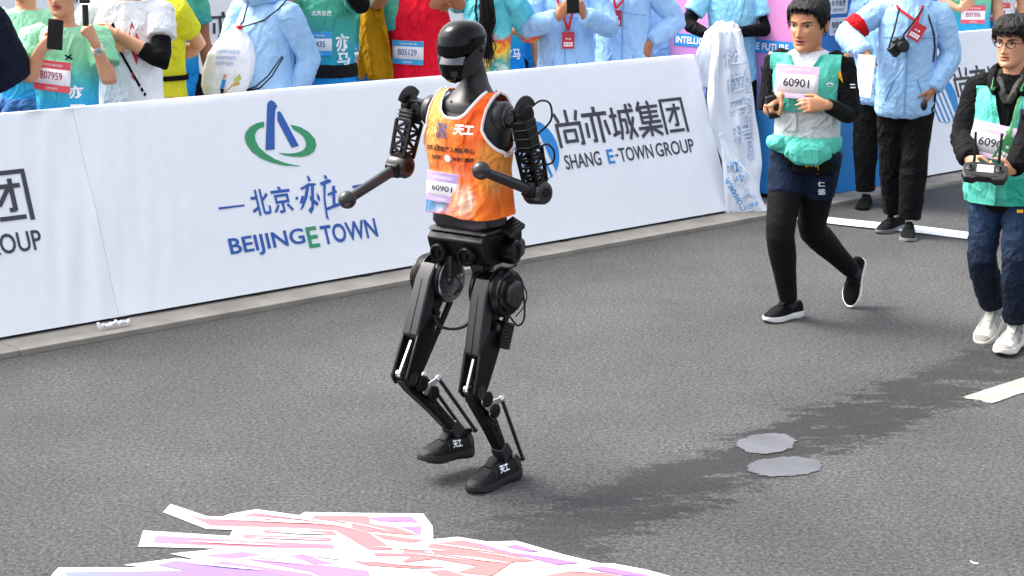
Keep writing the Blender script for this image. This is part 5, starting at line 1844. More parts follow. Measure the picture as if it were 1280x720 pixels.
def crumple(v, nr, amp, scale, vert=1., seed=0., extra=None):
    q = v * A([scale, scale, scale * vert]) + seed
    w = pnoise(v * 2.3 + seed) * .09
    q2 = q + np.column_stack([w, w[::-1], w]) * scale
    cr = (1 - np.abs(pnoise(q2 * 1.25))) ** 5
    cr2 = (1 - np.abs(pnoise(q2 * 2.3 + 7))) ** 4
    d = amp * .68 * (1.1 * cr + .35 * cr2 + 1.1 * pnoise(q * .5 + 9) - .5)
    if extra is not None: d = d * extra
    return v + nr * d[:, None]
def garment(P, name, mb, m, voxel=.010, amp=.006, scale=7., vert=.6, seed=None, it=5, cutf=None, smooth=80):
    v, nr, f_ = fuse(mb, voxel, it)
    sd = rng.uniform(0, 50) if seed is None else seed
    v = crumple(v, nr, amp, scale, vert, sd)
    o = make(name, v, f_, m, P.root, smooth=smooth)
    return o
def top(name, m, levels, sleeve=.5, r0=.078, r1=.070, cuff=0., amp=.006, scale=7., vert=.55, collar=None, voxel=.010, hood=False, sleeve_m=None, sl=(1, 1), puff=0., back=0.):
    """shirt or jacket: torso loft and sleeves that end a share of the way down the arm (1 = elbow, 2 = wrist)"""
    def f(P):
        s = P.s
        mb = MB()
        mb.loft([P.ring(*q) for q in levels])
        P.top = garment(P, name, mb, m, voxel, amp, scale, vert)
        for k, on in zip('LR', sl):
            if not on: continue
            a = P.arm[k]
            L = [P.sp(.455, a['sg'] * .10), P.sp(.472, a['sg'] * .145), a['sh'] + unit(a['el'] - a['sh']) * .015]
            rr = [.062 * s, .072 * s, r0 * s]
            for t in np.linspace(.2, sleeve, max(3, int(sleeve * 6))):
                p = a['sh'] + (a['el'] - a['sh']) * t if t <= 1 else a['el'] + (a['wr'] - a['el']) * (t - 1)
                L.append(p)
                q = t / max(sleeve, .01)
                rr.append((r0 + (r1 - r0) * q + puff * math.sin(q * math.pi * 3.2) * .5) * s)
            if cuff:
                L.append(L[-1] + unit(L[-1] - L[-2]) * .02); rr.append(cuff * s)
            mb = MB(); mb.tube(L, rr, 18)
            garment(P, 'sleeve', mb, sleeve_m or m, voxel, amp * .8, scale * 1.3, 1.1)
        if hood:
            mb = MB()
            mb.tube([P.sp(.50, -.10, -.075), P.sp(.545, -.105, -.01), P.sp(.555, -.085, .07), P.sp(.545, 0, .115), P.sp(.555, .085, .07), P.sp(.545, .105, -.01), P.sp(.50, .10, -.075)], [(.022 * s, .018 * s), (.032 * s, .026 * s), (.042 * s, .036 * s), (.05 * s, .045 * s), (.042 * s, .036 * s), (.032 * s, .026 * s), (.022 * s, .018 * s)], 14)
            garment(P, 'hood', mb, m, voxel, amp * .8, scale * 1.3, 1.)
        return P.top
    return f
def trousers(name, m, rh=.086, rk=.072, ra=.058, end=1., top_u=.04, amp=.007, scale=7., waist=(.150, .110), vert=.8, voxel=.010, start=0.):
    """end: share down to the knee (0..1) or the ankle (1..2)"""
    def f(P):
        s = P.s
        mb = MB()
        mb.loft([P.ring(top_u, *waist), P.ring(.02, waist[0] * 1.02, waist[1] * 1.02), P.ring(-.06, waist[0] * 1.0, waist[1] * .98), P.ring(-.10, waist[0] * .8, waist[1] * .85)])
        for k in 'LR':
            l = P.leg[k]
            L, rr = [l['hip'] + A([0, 0, .02])], [rh * s]
            for t in np.linspace(.15, end, max(4, int(end * 7))):
                p = l['hip'] + (l['knee'] - l['hip']) * t if t <= 1 else l['knee'] + (l['ankle'] - l['knee']) * (t - 1)
                L.append(p)
                rr.append((rh + (rk - rh) * min(1, t) + (ra - rk) * max(0, t - 1) + (.006 * math.exp(-((t - 1.3) / .18) ** 2))) * s)
            mb.tube(L, rr, 18, ref=(0, 1, 0))
        return garment(P, name, mb, m, voxel, amp, scale, vert)
    return f
def feet(P, m_up, m_sole, m_lace, rots=None, L=.28, m_toe=None):
    for k in 'LR':
        l = P.leg[k]
        R, dz = (rots or {}).get(k, (rot3((.12 if k == 'L' else -.12)), .085 * P.s))
        org = l['ankle'] - np.asarray(R) @ A([0, -.01, dz])
        shoe(P.root, org, R, L * P.s, m_up, m_sole, m_lace, m_toe=m_toe)
# torso outlines: (height along the spine, half width, half depth)
LV_TEE = [(-.15, .178, .130), (-.06, .176, .130), (.06, .165, .124), (.18, .165, .124), (.30, .174, .126), (.40, .176, .116), (.465, .165, .098), (.505, .125, .082), (.528, .086, .072)]
LV_TEE_F = [(-.15, .172, .128), (-.06, .168, .126), (.06, .150, .118), (.18, .148, .120), (.30, .158, .126), (.40, .160, .114), (.465, .150, .096), (.505, .115, .08), (.528, .084, .07)]
LV_JKT = [(-.20, .165, .128), (-.17, .186, .148), (-.05, .188, .150), (.08, .182, .146), (.20, .180, .146), (.30, .182, .144), (.40, .180, .132), (.46, .166, .110), (.505, .125, .092), (.545, .092, .08)]
LV_TANK = [(-.13, .174, .128), (0, .168, .126), (.12, .158, .120), (.25, .164, .122), (.34, .164, .118), (.40, .150, .108), (.46, .128, .092), (.50, .105, .08), (.515, .09, .07)]

# ------------------------------------------------------------------ things worn and carried
def surf(P):
    me = P.top.data
    bv = BVHTree.FromPolygons([v.co for v in me.vertices], [tuple(p.vertices) for p in me.polygons])
    def hit(x, u, front=True, off=.006):
        sgn = -1 if front else 1
        o = P.sp(u, x / 1., 0) + P.Rt[:, 1] * sgn * .5
        loc, nr, _, _ = bv.ray_cast(Vector(o), Vector(-P.Rt[:, 1] * sgn))
        if loc is None: loc = Vector(P.sp(u, x, sgn * .165))
        return A(loc) + P.Rt[:, 1] * sgn * off
    return hit
def bib_on(P, x, u, w, h, num, mcol, mink, top=.3, bot=.2, tilt=0., tall=.5, curve=1.0):
    hit = surf(P)
    c = hit(x, u, off=.010)
    ys = [((hit(x + dx, u + du, off=.008) - c) @ P.Rt[:, 1]) for dx in (-w * .3, 0, w * .3) for du in (-h * .4, 0, h * .4)]
    c = c + P.Rt[:, 1] * min(0, min(ys))
    a, b = hit(x - w * .4, u), hit(x + w * .4, u)
    r = unit(b - a); up = P.Rt[:, 2]
    a2, b2 = hit(x, u - h * .4), hit(x, u + h * .4)
    up = unit(unit(b2 - a2) * .6 + up * .4)
    return bib(P.root, c, r, unit(up - r * (up @ r)), w, h, top, bot, num, mcol, mink, curve, tall=tall, tilt=tilt)
def print_on(P, vf, m, name='print', off=.006, front=True):
    hit = surf(P)
    v, f_ = vf
    return make(name, [hit(p[0], p[1], front, off + (p[2] if len(p) > 2 else 0)) for p in v], f_, m, P.root, smooth=0)
def ribbon(name, pts, w, m, parent, nrm=None, t=.0018):
    mb = MB(); mb.tube(pts, [(w / 2, t)] * len(pts), 8, ref=nrm if nrm is not None else (0, 1, 0), pw=4)
    return mb.build(name, m, parent)
M_red = mat('badge_red', '#b5223a', rough=.5, var=.08)
M_lany = cloth('lanyard_red', '#c8282c', bump=.1)
M_bibred = mat('bib_red', '#dd4f5c', rough=.5, var=.08)
M_bibcy = mat('bib_cyan', '#2ea3e0', rough=.5, var=.08)
M_numr = mat('num_red', '#a8385c', rough=.6)
M_numb = mat('num_blue', '#3b6ea8', rough=.6)
M_phone = mat('phone_black', '#0b0b0d', rough=.25, coat=.3)
M_plast = mat('plastic_black', '#101012', rough=.45)
M_lens = mat('lens', '#050608', rough=.05, coat=1.)
def lanyard(P, x, u, w=.085, h=.115, strap=M_lany, card=M_red, tilt=0., off=.014, cam_=False):
    hit = surf(P)
    for sg in (-1, 1):
        pts = [P.sp(.535, sg * .085, -.05)] + [hit(sg * .075 * (1 - t) + x * t, .50 + (u + h * .52 - .50) * t, off=off) for t in np.linspace(.05, 1, 9)]
        ribbon('lanyard', pts, .016, strap, P.root, P.Rt[:, 1])
    c = hit(x, u, off=off + .012)
    r, up = P.Rt[:, 0], P.Rt[:, 2]
    r, up = r * math.cos(tilt) + up * math.sin(tilt), up * math.cos(tilt) - r * math.sin(tilt)
    n_ = np.cross(r, up)
    mb = MB(); mb.box(c, (w, .004, h), A([r, -n_, up]).T)
    b = mb.build('badge', card, P.root, bev=.001)
    def fn(a, v, e=0.): return c + r * a + up * v + n_ * (.0036 + e)
    lay('badge_text', fit_text('参 赛', -w * .22, h * .03, w * .22, h * .14, .02), fn, M_bibw, b)
    for i in range(4):
        for j in range(2):
            x0, z0 = -w * .36 + i * w * .19, -h * .36 + j * h * .14
            make('badge_box', [fn(x0, z0), fn(x0 + w * .15, z0), fn(x0 + w * .15, z0 + h * .11), fn(x0, z0 + h * .11)], [(0, 1, 2, 3)], M_bibw, b, smooth=0)
    return b
def phone(c, right, up, label, w=.076, h=.155):
    right, up = unit(right), unit(up); up = unit(up - right * (up @ right)); n_ = np.cross(right, up)
    root = empty('phone', c)
    R = A([right, -n_, up]).T
    mb = MB(); mb.box((0, 0, 0), (w, .009, h), R); mb.build('case', M_phone, root, bev=.003)
    mb = MB(); mb.box(R @ A([0, .0048, 0]), (w * .92, .001, h * .95), R); mb.build('screen', M_lens, root)
    mb = MB(); mb.box(R @ A([-w * .25, -.0055, h * .36]), (w * .38, .003, w * .4), R); mb.build('camera_bump', M_plast, root, bev=.002)
    for k in range(3):
        mb = MB(); q = R @ A([-w * .25 + (k % 2) * .013 - .006, -.007, h * .36 + (k // 2) * .014 - .007]); mb.lathe(q, R @ A([0, -1, 0]), [(0, .0055), (.002, .0055), (.002, .004)], 14); mb.build('lens', M_lens, root)
    tag(root, label, 'phone')
    return root

M_seam = cloth('jacket_seam', '#6f9ccc', bump=.1)
M_zip = mat('zip_pale', '#c6d6e8', rough=.4)
def jacket_details(P):
    """front zip, yoke seam, slanted pockets"""
    h = surf(P)
    ribbon('zip', [h(0, u, off=.003) for u in np.linspace(-.16, .46, 30)], .010, M_seam, P.root, P.Rt[:, 1])
    ribbon('yoke_seam', [h(x, .335 - .02 * abs(x) / .15, off=.002) for x in np.linspace(-.15, .15, 22)], .005, M_seam, P.root, P.Rt[:, 1])
    for sg in (-1, 1):
        ribbon('pocket', [h(sg * (.07 + .05 * t), .06 - .13 * t, off=.003) for t in np.linspace(0, 1, 9)], .010, M_seam, P.root, P.Rt[:, 1])
def neck_rib(P, m):
    mb = MB(); mb.tube([P.sp(.520 - .022 * (1 + math.cos(t)) / 2, .074 * math.sin(t), .008 - .076 * math.cos(t)) for t in np.linspace(-math.pi, math.pi, 30)], .007, 8); mb.build('neck_rib', m, P.root)
GRP = 'people watching from behind the barrier'
M_blk = cloth('black', (.0032, .0032, .0036))
M_jkt = cloth('jacket_blue', '#9cc3ea', rough=.55, bump=.12)
M_jkt2 = cloth('jacket_blue_b', '#93bde8', rough=.55, bump=.12)
M_runtee = grad_cloth('tee_green_blue', [(0, '#1b86d8'), (.35, '#2196e0'), (.6, '#3fb4c8'), (.8, '#7fd0a4'), (1, '#9ad9b0')], lo=.75, hi=1.45, wob=.05, wscale=4.)
M_runtee2 = grad_cloth('tee_teal_blue', [(0, '#0f8fe6'), (.4, '#1487d4'), (.62, '#2f9fb4'), (1, '#4fae94')], lo=.75, hi=1.5, wob=.05, wscale=4.)
WS = mat('sole_white', '#d8d8d6', rough=.6)
HK = dict(thick=1.)

def crowd(px, n, neck_y, rz, label, **kw):
    l = spot(px, n)
    z = at(px, neck_y, l[1])[2]
    h = z / .852
    kw.setdefault('hair_kw', HK)
    kw.setdefault('group', GRP)
    return person(l, math.radians(rz), h, label, **kw)
def W(px, py, P0, dy):
    return at(px, py, P0 + dy)
def stand_pants(m, **k): return trousers('trousers', m, end=1.93, **k)
def blackshoes(P): feet(P, M_blk, WS, M_blk)

# 1 navy jacket cut by the left edge
M_navy = cloth('navy', '#141a2c', bump=.3)
Y = depth_at(-6, .85)
P = crowd(-52, .85, -2, -10, 'person in a dark navy jacket cut off by the left edge', tops=[top('jacket', M_navy, LV_JKT, 2, .085, .062, amp=.008)], bottoms=[stand_pants(M_navy)],
          arms={'L': dict(wrist=W(-36, 118, Y, -.05), polew=(1, .3, 0))})
blackshoes(P)
# 2 mint runner behind
Y = depth_at(36, 1.55)
P = crowd(36, 1.55, 4, -8, 'runner in a mint and blue shirt half hidden behind the one with two devices', tops=[top('shirt', M_runtee, LV_TEE, .6, .075, .072)], bottoms=[stand_pants(cloth('pant_navy', '#16243e'))], skin=SKIN2)
bib_on(P, -.03, .22, .21, .15, 'B07412', M_bibred, M_numr)
mb = MB()
for t in np.linspace(0, 1, 5): pass
mb.loft([P.ring(.05, .182, .138), P.ring(.0, .19, .146), P.ring(-.05, .186, .142)])
mb.tube([P.sp(.02, -.05, -.14), P.sp(-.06, -.08, -.16), P.sp(-.18, -.10, -.155)], [.03, .04, .03], 10)
garment(P, 'tied_jacket', mb, cloth('tied_blue', '#3d6aa0'), .01, .012, 12)
blackshoes(P)
# 3 runner holding a phone and a camera grip
Y = depth_at(84, .8)
P3 = crowd(84, .8, 24, -6, 'runner in a green to blue shirt holding up a phone and a camera grip', skin=SKIN2,
   tops=[top('shirt', M_runtee, LV_TEE, .62, .080, .082, amp=.008)], bottoms=[stand_pants(M_blk)],
   arms={'R': dict(wrist=W(52, 60, Y, -.28), polew=(-.45, .25, -1), dirw=(.8, -.2, .45), nw=(.2, 1, .2), curl='hold', thumb=.7), 'L': dict(wrist=W(119, 54, Y, -.22), polew=(.25, .1, -1), dirw=(-.35, -.15, .9), nw=(-.6, .3, 0), curl='grip', thumb=.8)})
neck_rib(P3, cloth('rib_mint', '#8fcfa6'))
bib_on(P3, -.035, .275, .215, .165, 'B07959', M_bibred, M_numr, .26, .22, tilt=-.10)
print_on(P3, fit_text('亦', .05, .155, .125, .225, .03), M_wtext)
print_on(P3, fit_text('马', .05, .045, .14, .125, .03), M_wtext)
print_on(P3, strokes([(0, 20, 100, 80, 26), (10, 90, 90, 10, 22)], .04, .355, .08, .39), M_navy, 'chest_mark')
print_on(P3, fit_text('亦庄', -.115, .40, -.06, .42), M_navy, 'chest_print')
a = P3.arm['L']
d_ = unit(a['wr'] - a['el'])
mb = MB(); mb.lathe(a['wr'] - d_ * .045, d_, [(0, .033), (.022, .032)], 20); mb.build('watch_strap', mat('strap_white', '#dcd8d2'), P3.root)
wp = P3.root.matrix_basis @ Vector(a['wr'] - d_ * .034)
cdir = P3.toL(A([0, 0, 1.8])) - a['wr']; cdir = unit(cdir - d_ * (cdir @ d_))
mb = MB(); mb.lathe(a['wr'] - d_ * .034 + cdir * .028, cdir, [(0, .020), (.008, .020), (.010, .017)], 20); mb.build('watch', mat('watch_face', '#a8b0b4', rough=.2, metal=.5), P3.root)
blackshoes(P3)
phone(W(69, 43, Y, -.32), (1, .1, -.12), (.15, -.05, 1), 'black phone in the right hand of the runner with two devices', .08, .16)
root = empty('camera_grip', W(107, 18, Y, -.27))
mb = MB(); mb.tube([(-.002, 0, -.06), (0, 0, .05)], [.016, .017], 16); mb.build('handle', M_plast, root)
mb = MB(); mb.box((0, 0, .075), (.05, .035, .035)); mb.build('mount', M_plast, root, bev=.004)
mb = MB(); mb.tube([(0, 0, .09), (.006, 0, .13), (0, 0, .16)], [.012, .014, .012], 12); mb.build('gimbal_arm', M_plast, root)
mb = MB(); mb.box((0, -.005, .19), (.06, .04, .045)); mb.build('camera_head', M_plast, root, bev=.006)
mb = MB(); mb.lathe((0, -.025, .19), (0, -1, 0), [(0, .017), (.006, .017), (.007, .012)], 18); mb.build('lens', M_lens, root)
tag(root, 'black handheld camera grip raised in front of the green and blue shirt', 'camera')
# 4 white shirt
Y = depth_at(160, .85)
P = crowd(162, .88, -8, -4, 'runner in a white shirt with a black and red graphic and a black elbow sleeve', skin=SKIN2,
   tops=[top('shirt', cloth('tee_white', '#e4e6ea'), [(u + .05 * (u < 0), a * 1.0, b) for u, a, b in LV_TEE], .55, .076, .076, amp=.008)],
   bottoms=[trousers('shorts', M_blk, .11, .10, .09, end=.85)], legskin=True,
   arms={'L': dict(wrist=W(146, 42, Y, -.16), polew=(1, .2, -.6), dirw=(-1, -.05, -.1), nw=(0, 1, 0)), 'R': dict(wrist=W(128, 60, Y, -.1), polew=(-1, .3, -.5))})
a = P.arm['L']
mb = MB(); mb.tube([a['sh'] * .45 + a['el'] * .55, a['el'] * .85 + a['sh'] * .15, a['el'], a['el'] * .85 + a['wr'] * .15, a['el'] * .55 + a['wr'] * .45], [.056, .056, .058, .054, .047], 16)
garment(P, 'elbow_sleeve', mb, M_blk, .008, .003, 14)
print_on(P, strokes([(4, 0, 24, 42, 7), (24, 42, 62, 88, 5), (64, 90, 68, 95, 5), (70, 97, 73, 101, 5)], -.05, .06, .17, .42), M_blk, 'black_line')
print_on(P, (A([(.055, .43), (.10, .32), (.075, .21), (.035, .33)]), [(0, 1, 2, 3)]), M_red, 'red_mark')
print_on(P, (A([(.055, .18), (.06, .13), (.045, .16)]), [(0, 1, 2)]), M_red, 'red_mark')
M_lime = mat('cord_lime', '#c8d638', rough=.7)
for x0, x1 in ((.0, -.01), (.03, .06), (.06, .035)):
    mb = MB(); mb.tube([P.sp(.0, x0, -.135), P.sp(-.06, (x0 + x1) / 2 + .01, -.14), P.sp(-.14, x1, -.14)], .004, 8); mb.build('drawstring', M_lime, P.root)
blackshoes(P)
# 5 yellow shirt
Y = depth_at(203, 1.15)
P = crowd(201, 1.15, -10, -50, 'person in a yellow shirt with a thin black belt and blue shorts', skin=SKIN2,
   tops=[top('shirt', cloth('tee_yellow', '#d9d630'), LV_TEE_F, .6, .072, .07, amp=.008)], bottoms=[trousers('shorts', cloth('short_blue', '#0f4a94'), .105, .095, .09, end=.9)], legskin=True,
   arms={'R': dict(wrist=W(196, 66, Y, -.15), polew=(-.2, .5, -1)), 'L': dict(wrist=W(200, 78, Y, .1))})
mb = MB(); mb.loft([P.ring(.10, .172, .130), P.ring(.125, .172, .130)]); mb.build('waist_belt', M_blk, P.root, smooth=50)
blackshoes(P)
# 6 far person with black trousers
Y = depth_at(226, 2.2)
P = crowd(219, 2.2, -22, 30, 'person in a green shirt and black trousers behind the yellow shirt', skin=SKIN3, tops=[top('shirt', M_runtee2, LV_TEE, .6, .074, .072)], bottoms=[stand_pants(M_blk)], build=.85)
blackshoes(P)
# 7 volunteer with drawstring bag, seen from behind
Y = depth_at(342, .85)
P7 = crowd(330, .85, -6, 142, 'volunteer in a light blue hooded jacket seen from behind with a drawstring bag', tops=[top('jacket', M_jkt, LV_JKT, 2, .076, .058, .046, amp=.0085, scale=6.5, hood=True, puff=.006)], bottoms=[stand_pants(M_blk)],
   arms={'L': dict(wrist=W(305, 110, Y, .25), polew=(-.6, -.3, -.5)), 'R': dict(wrist=W(366, 122, Y, -.05), polew=(.8, -.1, 0))}, lean=.06)
blackshoes(P7)
# 8 runner with belt, arm raised
Y = depth_at(408, .95)
P = crowd(406, .95, -22, -2, 'runner in a teal and blue shirt with a wide black belt, one arm raised', tops=[top('shirt', M_runtee2, LV_TEE, .6, .076, .074, amp=.008)], bottoms=[stand_pants(M_blk)],
   arms={'L': dict(wrist=W(415, -35, Y, -.2), polew=(.9, -.2, -1), curl='hold'), 'R': dict(wrist=W(385, -30, Y, -.2), polew=(-.9, .1, -1), curl='hold')})
a = P.arm['L']
mb = MB(); mb.tube([a['sh'] * .5 + a['el'] * .5, a['el'], a['el'] * .8 + a['wr'] * .2, a['wr']], [.058, .056, .052, .04], 16); garment(P, 'arm_sleeve', mb, M_blk, .009, .003, 14)
mb = MB(); mb.loft([P.ring(.045, .182, .138), P.ring(.05, .186, .141), P.ring(.105, .184, .138), P.ring(.12, .178, .132)]); garment(P, 'waist_belt', mb, cloth('belt_dark', '#16171b'), .009, .002, 10)
bib_on(P, -.03, .235, .20, .145, 'B00435', M_bibcy, M_numb, .28, .2)
print_on(P, fit_text('亦', .08, .19, .15, .29, .03), M_wtext)
print_on(P, fit_text('马', .085, .115, .15, .185, .03), M_wtext)
print_on(P, fit_text('北京亦庄', -.05, .385, .06, .415, .02), M_wtext)
blackshoes(P)
# 9 blue shirt with mustard wrap
Y = depth_at(450, 1.1)
P = crowd(451, 1.1, -18, -6, 'runner in a blue shirt with a mustard cloth hanging from the shoulder', tops=[top('shirt', M_runtee2, LV_TEE_F, .6, .072, .07)], bottoms=[stand_pants(M_blk)], skin=SKIN2)
bib_on(P, -.045, .16, .20, .15, 'B00201', M_bibcy, M_numb, .3, .22)
mb = MB()
mb.loft([[P.sp(u, x0 + (x1 - x0) * t, y0 + .018 * math.sin(t * 9 + u * 5)) for t in np.linspace(0, 1, 10)] + [P.sp(u, x1 - (x1 - x0) * t, y0 + .03 + .015 * math.sin(t * 7)) for t in np.linspace(0, 1, 10)] for u, x0, x1, y0 in ((.53, .04, .14, -.10), (.40, .03, .17, -.165), (.25, .02, .20, -.175), (.10, .01, .22, -.18), (.03, .015, .225, -.178))])
garment(P, 'mustard_wrap', mb, cloth('mustard', '#a87808', bump=.4), .009, .007, 11, .3)
blackshoes(P)
# 9b pink shirt glimpsed behind
P = crowd(484, 1.9, -18, 0, 'person in a pink shirt glimpsed between the mustard cloth and the red singlet', tops=[top('shirt', cloth('tee_pink', '#d4525f'), LV_TEE_F, .6, .072, .07)], bottoms=[stand_pants(M_blk)])
bib_on(P, -.02, .2, .2, .15, 'B07133', M_bibred, M_numr)
blackshoes(P)
# 10 red singlet, both arms up
Y = depth_at(520, .9)
P = crowd(522, .9, -20, -4, 'runner in a red singlet with both arms raised to take a picture', skin=SKIN3, build=1.18, tops=[top('singlet', cloth('singlet_red', '#dd1630'), [(u - .02 * (u < 0), a * 1.05, b) for u, a, b in LV_TANK], sl=(0, 0), amp=.008, scale=6)], bottoms=[stand_pants(M_blk)],
   arms={'L': dict(wrist=W(537, -38, Y, -.3), polew=(1, -.3, -1.1), curl='hold'), 'R': dict(wrist=W(506, -38, Y, -.3), polew=(-1, -.3, -1.1), curl='hold')})
bib_on(P, -.035, .175, .205, .15, 'B05129', M_bibcy, M_numb, .24, .22, tilt=-.04)
blackshoes(P)
# 11 costume with ponytail
Y = depth_at(598, 1.2)
M_cost = grad_cloth('costume_print', [(0, '#e5e3dd'), (.25, '#e2622a'), (.36, '#e8e4dc'), (.5, '#2f9a94'), (.62, '#e4c33a'), (.72, '#dd4d2c'), (.85, '#64c6cf'), (1, '#58b9c9')], lo=.7, hi=1.4, wob=.28, wscale=9.)
P = crowd(610, 1.15, -14, 165, 'person with a long black ponytail in a colourful patterned costume', tops=[top('blouse', M_cost, LV_TEE_F, 1.1, .09, .085, amp=.01)], bottoms=[trousers('trousers', cloth('costume_white', '#dcdad6'), end=1.93)],
   arms={'L': dict(wrist=W(585, -20, Y, .3)), 'R': dict(wrist=W(625, 35, Y, .25), polew=(1, -.2, -.5))})
mb = MB()
r_ = np.random.default_rng(3)
for k in range(70):
    o_ = r_.normal(size=3) * .013
    x0 = P.hc + A([0, .08, .02])
    w1, w2 = r_.normal() * .007, .012 + r_.normal() * .006
    mb.tube([x0 + o_ * .4, x0 + A([-.02, .06, -.06]) + o_, P.sp(.45, -.03 + w1, .17) + o_ * 1.5, P.sp(.38, -.03 - w2, .175) + o_ * 1.7, P.sp(.30, -.035 + w2, .175) + o_ * 1.6, P.sp(.22, -.04 - w1, .17) + o_ * 1.5, P.sp(.15 - .06 * r_.random(), -.04 + w1, .165) + o_ * 1.6], [.006, .008, .008, .008, .007, .005, .001], 5)
mb.build('ponytail', M_hair, P.root, smooth=60)
blackshoes(P)
# 12, 13 two blue shirts further back
P = crowd(630, 1.75, -26, 8, 'runner in a teal shirt with white print just right of the ponytail', tops=[top('shirt', M_runtee2, LV_TEE_F, .6, .072, .07)], bottoms=[stand_pants(M_blk)])
print_on(P, fit_text('亦马', -.02, .02, .10, .10, .03), M_wtext)
blackshoes(P)
Y = depth_at(655, 2.0)
P = crowd(656, 2.0, -34, 6, 'runner in a blue shirt with crossed hands beside the teal shirt', tops=[top('shirt', cloth('tee_blue', '#1a86cf'), LV_TEE, .6, .074, .072)], bottoms=[stand_pants(M_blk)], skin=SKIN3,
   arms={'L': dict(wrist=W(664, 18, Y, -.2), polew=(1, 0, -.6), dirw=(-1, 0, -.2), nw=(0, 1, 0)), 'R': dict(wrist=W(645, 20, Y, -.18), polew=(-1, 0, -.6), dirw=(1, 0, -.1), nw=(0, 1, 0))})
bib_on(P, -.02, .30, .20, .14, 'B00296', M_bibcy, M_numb)
blackshoes(P)
# 14 volunteer with phone
Y = depth_at(706, .9)
P = crowd(707, .92, -26, -3, 'volunteer in a light blue jacket looking at a phone held in both hands', tops=[top('jacket', M_jkt2, LV_JKT, 1.93, .076, .060, .046, amp=.0085, scale=6.5, hood=True, puff=.006)], bottoms=[stand_pants(M_blk)], skin=SKIN3,
   arms={'L': dict(wrist=W(730, 20, Y, -.3), polew=(1, .1, -1), dirw=(-.35, -.1, .9), nw=(-.7, .6, .1), curl='hold', thumb=.7), 'R': dict(wrist=W(697, 22, Y, -.3), polew=(-1, .1, -1), dirw=(.6, -.1, .7), nw=(.5, .8, .2), curl='hold', thumb=.6)})
jacket_details(P)
lanyard(P, .02, .19)
blackshoes(P)
phone(W(716, 2, Y, -.36), (1, .1, .05), (0, -.1, 1), 'black phone held by the volunteer above the red badge', .085, .16)
# 15 volunteer with hanging arm
Y = depth_at(788, .9)
P = crowd(778, .92, -30, -4, 'volunteer in a light blue jacket with one arm hanging beside the pink panel', tops=[top('jacket', M_jkt, LV_JKT, 1.93, .076, .060, .046, amp=.0085, scale=6.5, hood=True, puff=.006)], bottoms=[stand_pants(M_blk)], skin=SKIN3,
   arms={'L': dict(wrist=W(812, 52, Y, -.12), polew=(1, .3, -.2), dirw=(-.25, -.1, -1), nw=(-.5, .8, 0)), 'R': dict(wrist=W(752, 90, Y, .0), polew=(-1, .3, 0))})
jacket_details(P)
lanyard(P, -.045, .30, off=.028)
blackshoes(P)
P = crowd(822, 1.5, -30, -4, 'volunteer in a light blue jacket hidden behind the one with the hanging arm', tops=[top('jacket', M_jkt2, LV_JKT, 1.93, .076, .06, .046, amp=.010)], bottoms=[stand_pants(M_blk)])
blackshoes(P)
# 17 volunteer with the finish tape in the arms
Y17 = depth_at(918, .62)
P17 = crowd(916, .62, -30, -8, 'volunteer in a light blue shirt with black sleeves gathering the finish tape', skin=SKIN2, tops=[top('shirt', cloth('tee_sky', '#8fd0ea', rough=.7), LV_TEE, .7, .078, .076, amp=.009)], bottoms=[stand_pants(M_blk)],
   arms={'L': dict(wrist=W(922, 40, Y17, -.26), polew=(1, .2, -.7), dirw=(-.9, -.2, .2), nw=(0, .7, -.5), curl='hold'), 'R': dict(wrist=W(893, 48, Y17, -.22), polew=(-1, .2, -.7), dirw=(.9, -.2, -.1), nw=(0, .7, .4), curl='hold')})
for k in 'LR':
    a = P17.arm[k]
    mb = MB(); mb.tube([a['sh'] * .4 + a['el'] * .6, a['el'] * .95 + a['sh'] * .05, a['el'] * .9 + a['wr'] * .1, a['wr']], [.055, .054, .052, .037], 16); garment(P17, 'arm_sleeve', mb, M_blk, .009, .004, 14)
blackshoes(P17)
# crowd behind the right board
for px, n, ny, lab, m, num in ((1210, .95, -60, 'runner in a green and blue shirt behind the right board, left of three', M_runtee, 'B07306'), (1241, .95, -62, 'runner in a pale shirt with a red bib behind the right board, middle of three', cloth('tee_pale', '#cfd8de'), 'B07504'), (1280, .95, -60, 'runner in a blue shirt behind the right board, at the right edge', M_runtee2, 'B07716')):
    P = crowd(px, n, ny, -6, lab, tops=[top('shirt', m, LV_TEE, .6, .074, .072)], bottoms=[stand_pants(M_blk)], skin=SKIN2,
              arms={'R': dict(wrist=W(px - 9, 12, depth_at(px, n), -.2), polew=(-1, .2, -.8), dirw=(.6, 0, .5), nw=(0, 1, 0))})
    bib_on(P, .02, .10, .21, .155, num, M_bibred, M_numr)
    if 'middle' in lab:
        mb = MB(); mb.loft([P.ring(-.13, .19, .14), P.ring(.03, .186, .138)]); garment(P, 'shirt_hem', mb, M_runtee2, .01, .006)
    blackshoes(P)

# ------------------------------------------------------------------ drawstring bag on the volunteer's back
bc = W(288, 78, depth_at(335, .85), -.10)
bag = empty('drawstring_bag', bc)
bn = unit(A([-.45, -.9, .05])); br = unit(np.cross(A([0, 0, 1.]), bn)) * -1
if br[0] < 0: br = -br
bu = unit(unit(A([.22, 0, 1.])) - bn * (A([.22, 0, 1.]) @ bn))
bu = unit(A([.25, -.05, 1.]))
mb = MB()
prof = [(-.215, .09), (-.20, .135), (-.15, .165), (-.06, .178), (.04, .165), (.12, .125), (.18, .075), (.215, .035), (.23, .045)]
mb.loft([[br * w_ * math.cos(t) + bn * w_ * .52 * math.sin(t) + bu * z for t in np.linspace(0, 2 * math.pi, 28, endpoint=False)] for z, w_ in prof])
v, nr, f_ = fuse(mb, .006, 3)
q = np.column_stack([(v @ br) * 24, (v @ bn) * 24, (v @ bu) * 5])
wtop = np.clip(((v @ bu) + .05) / .2, .25, 1)
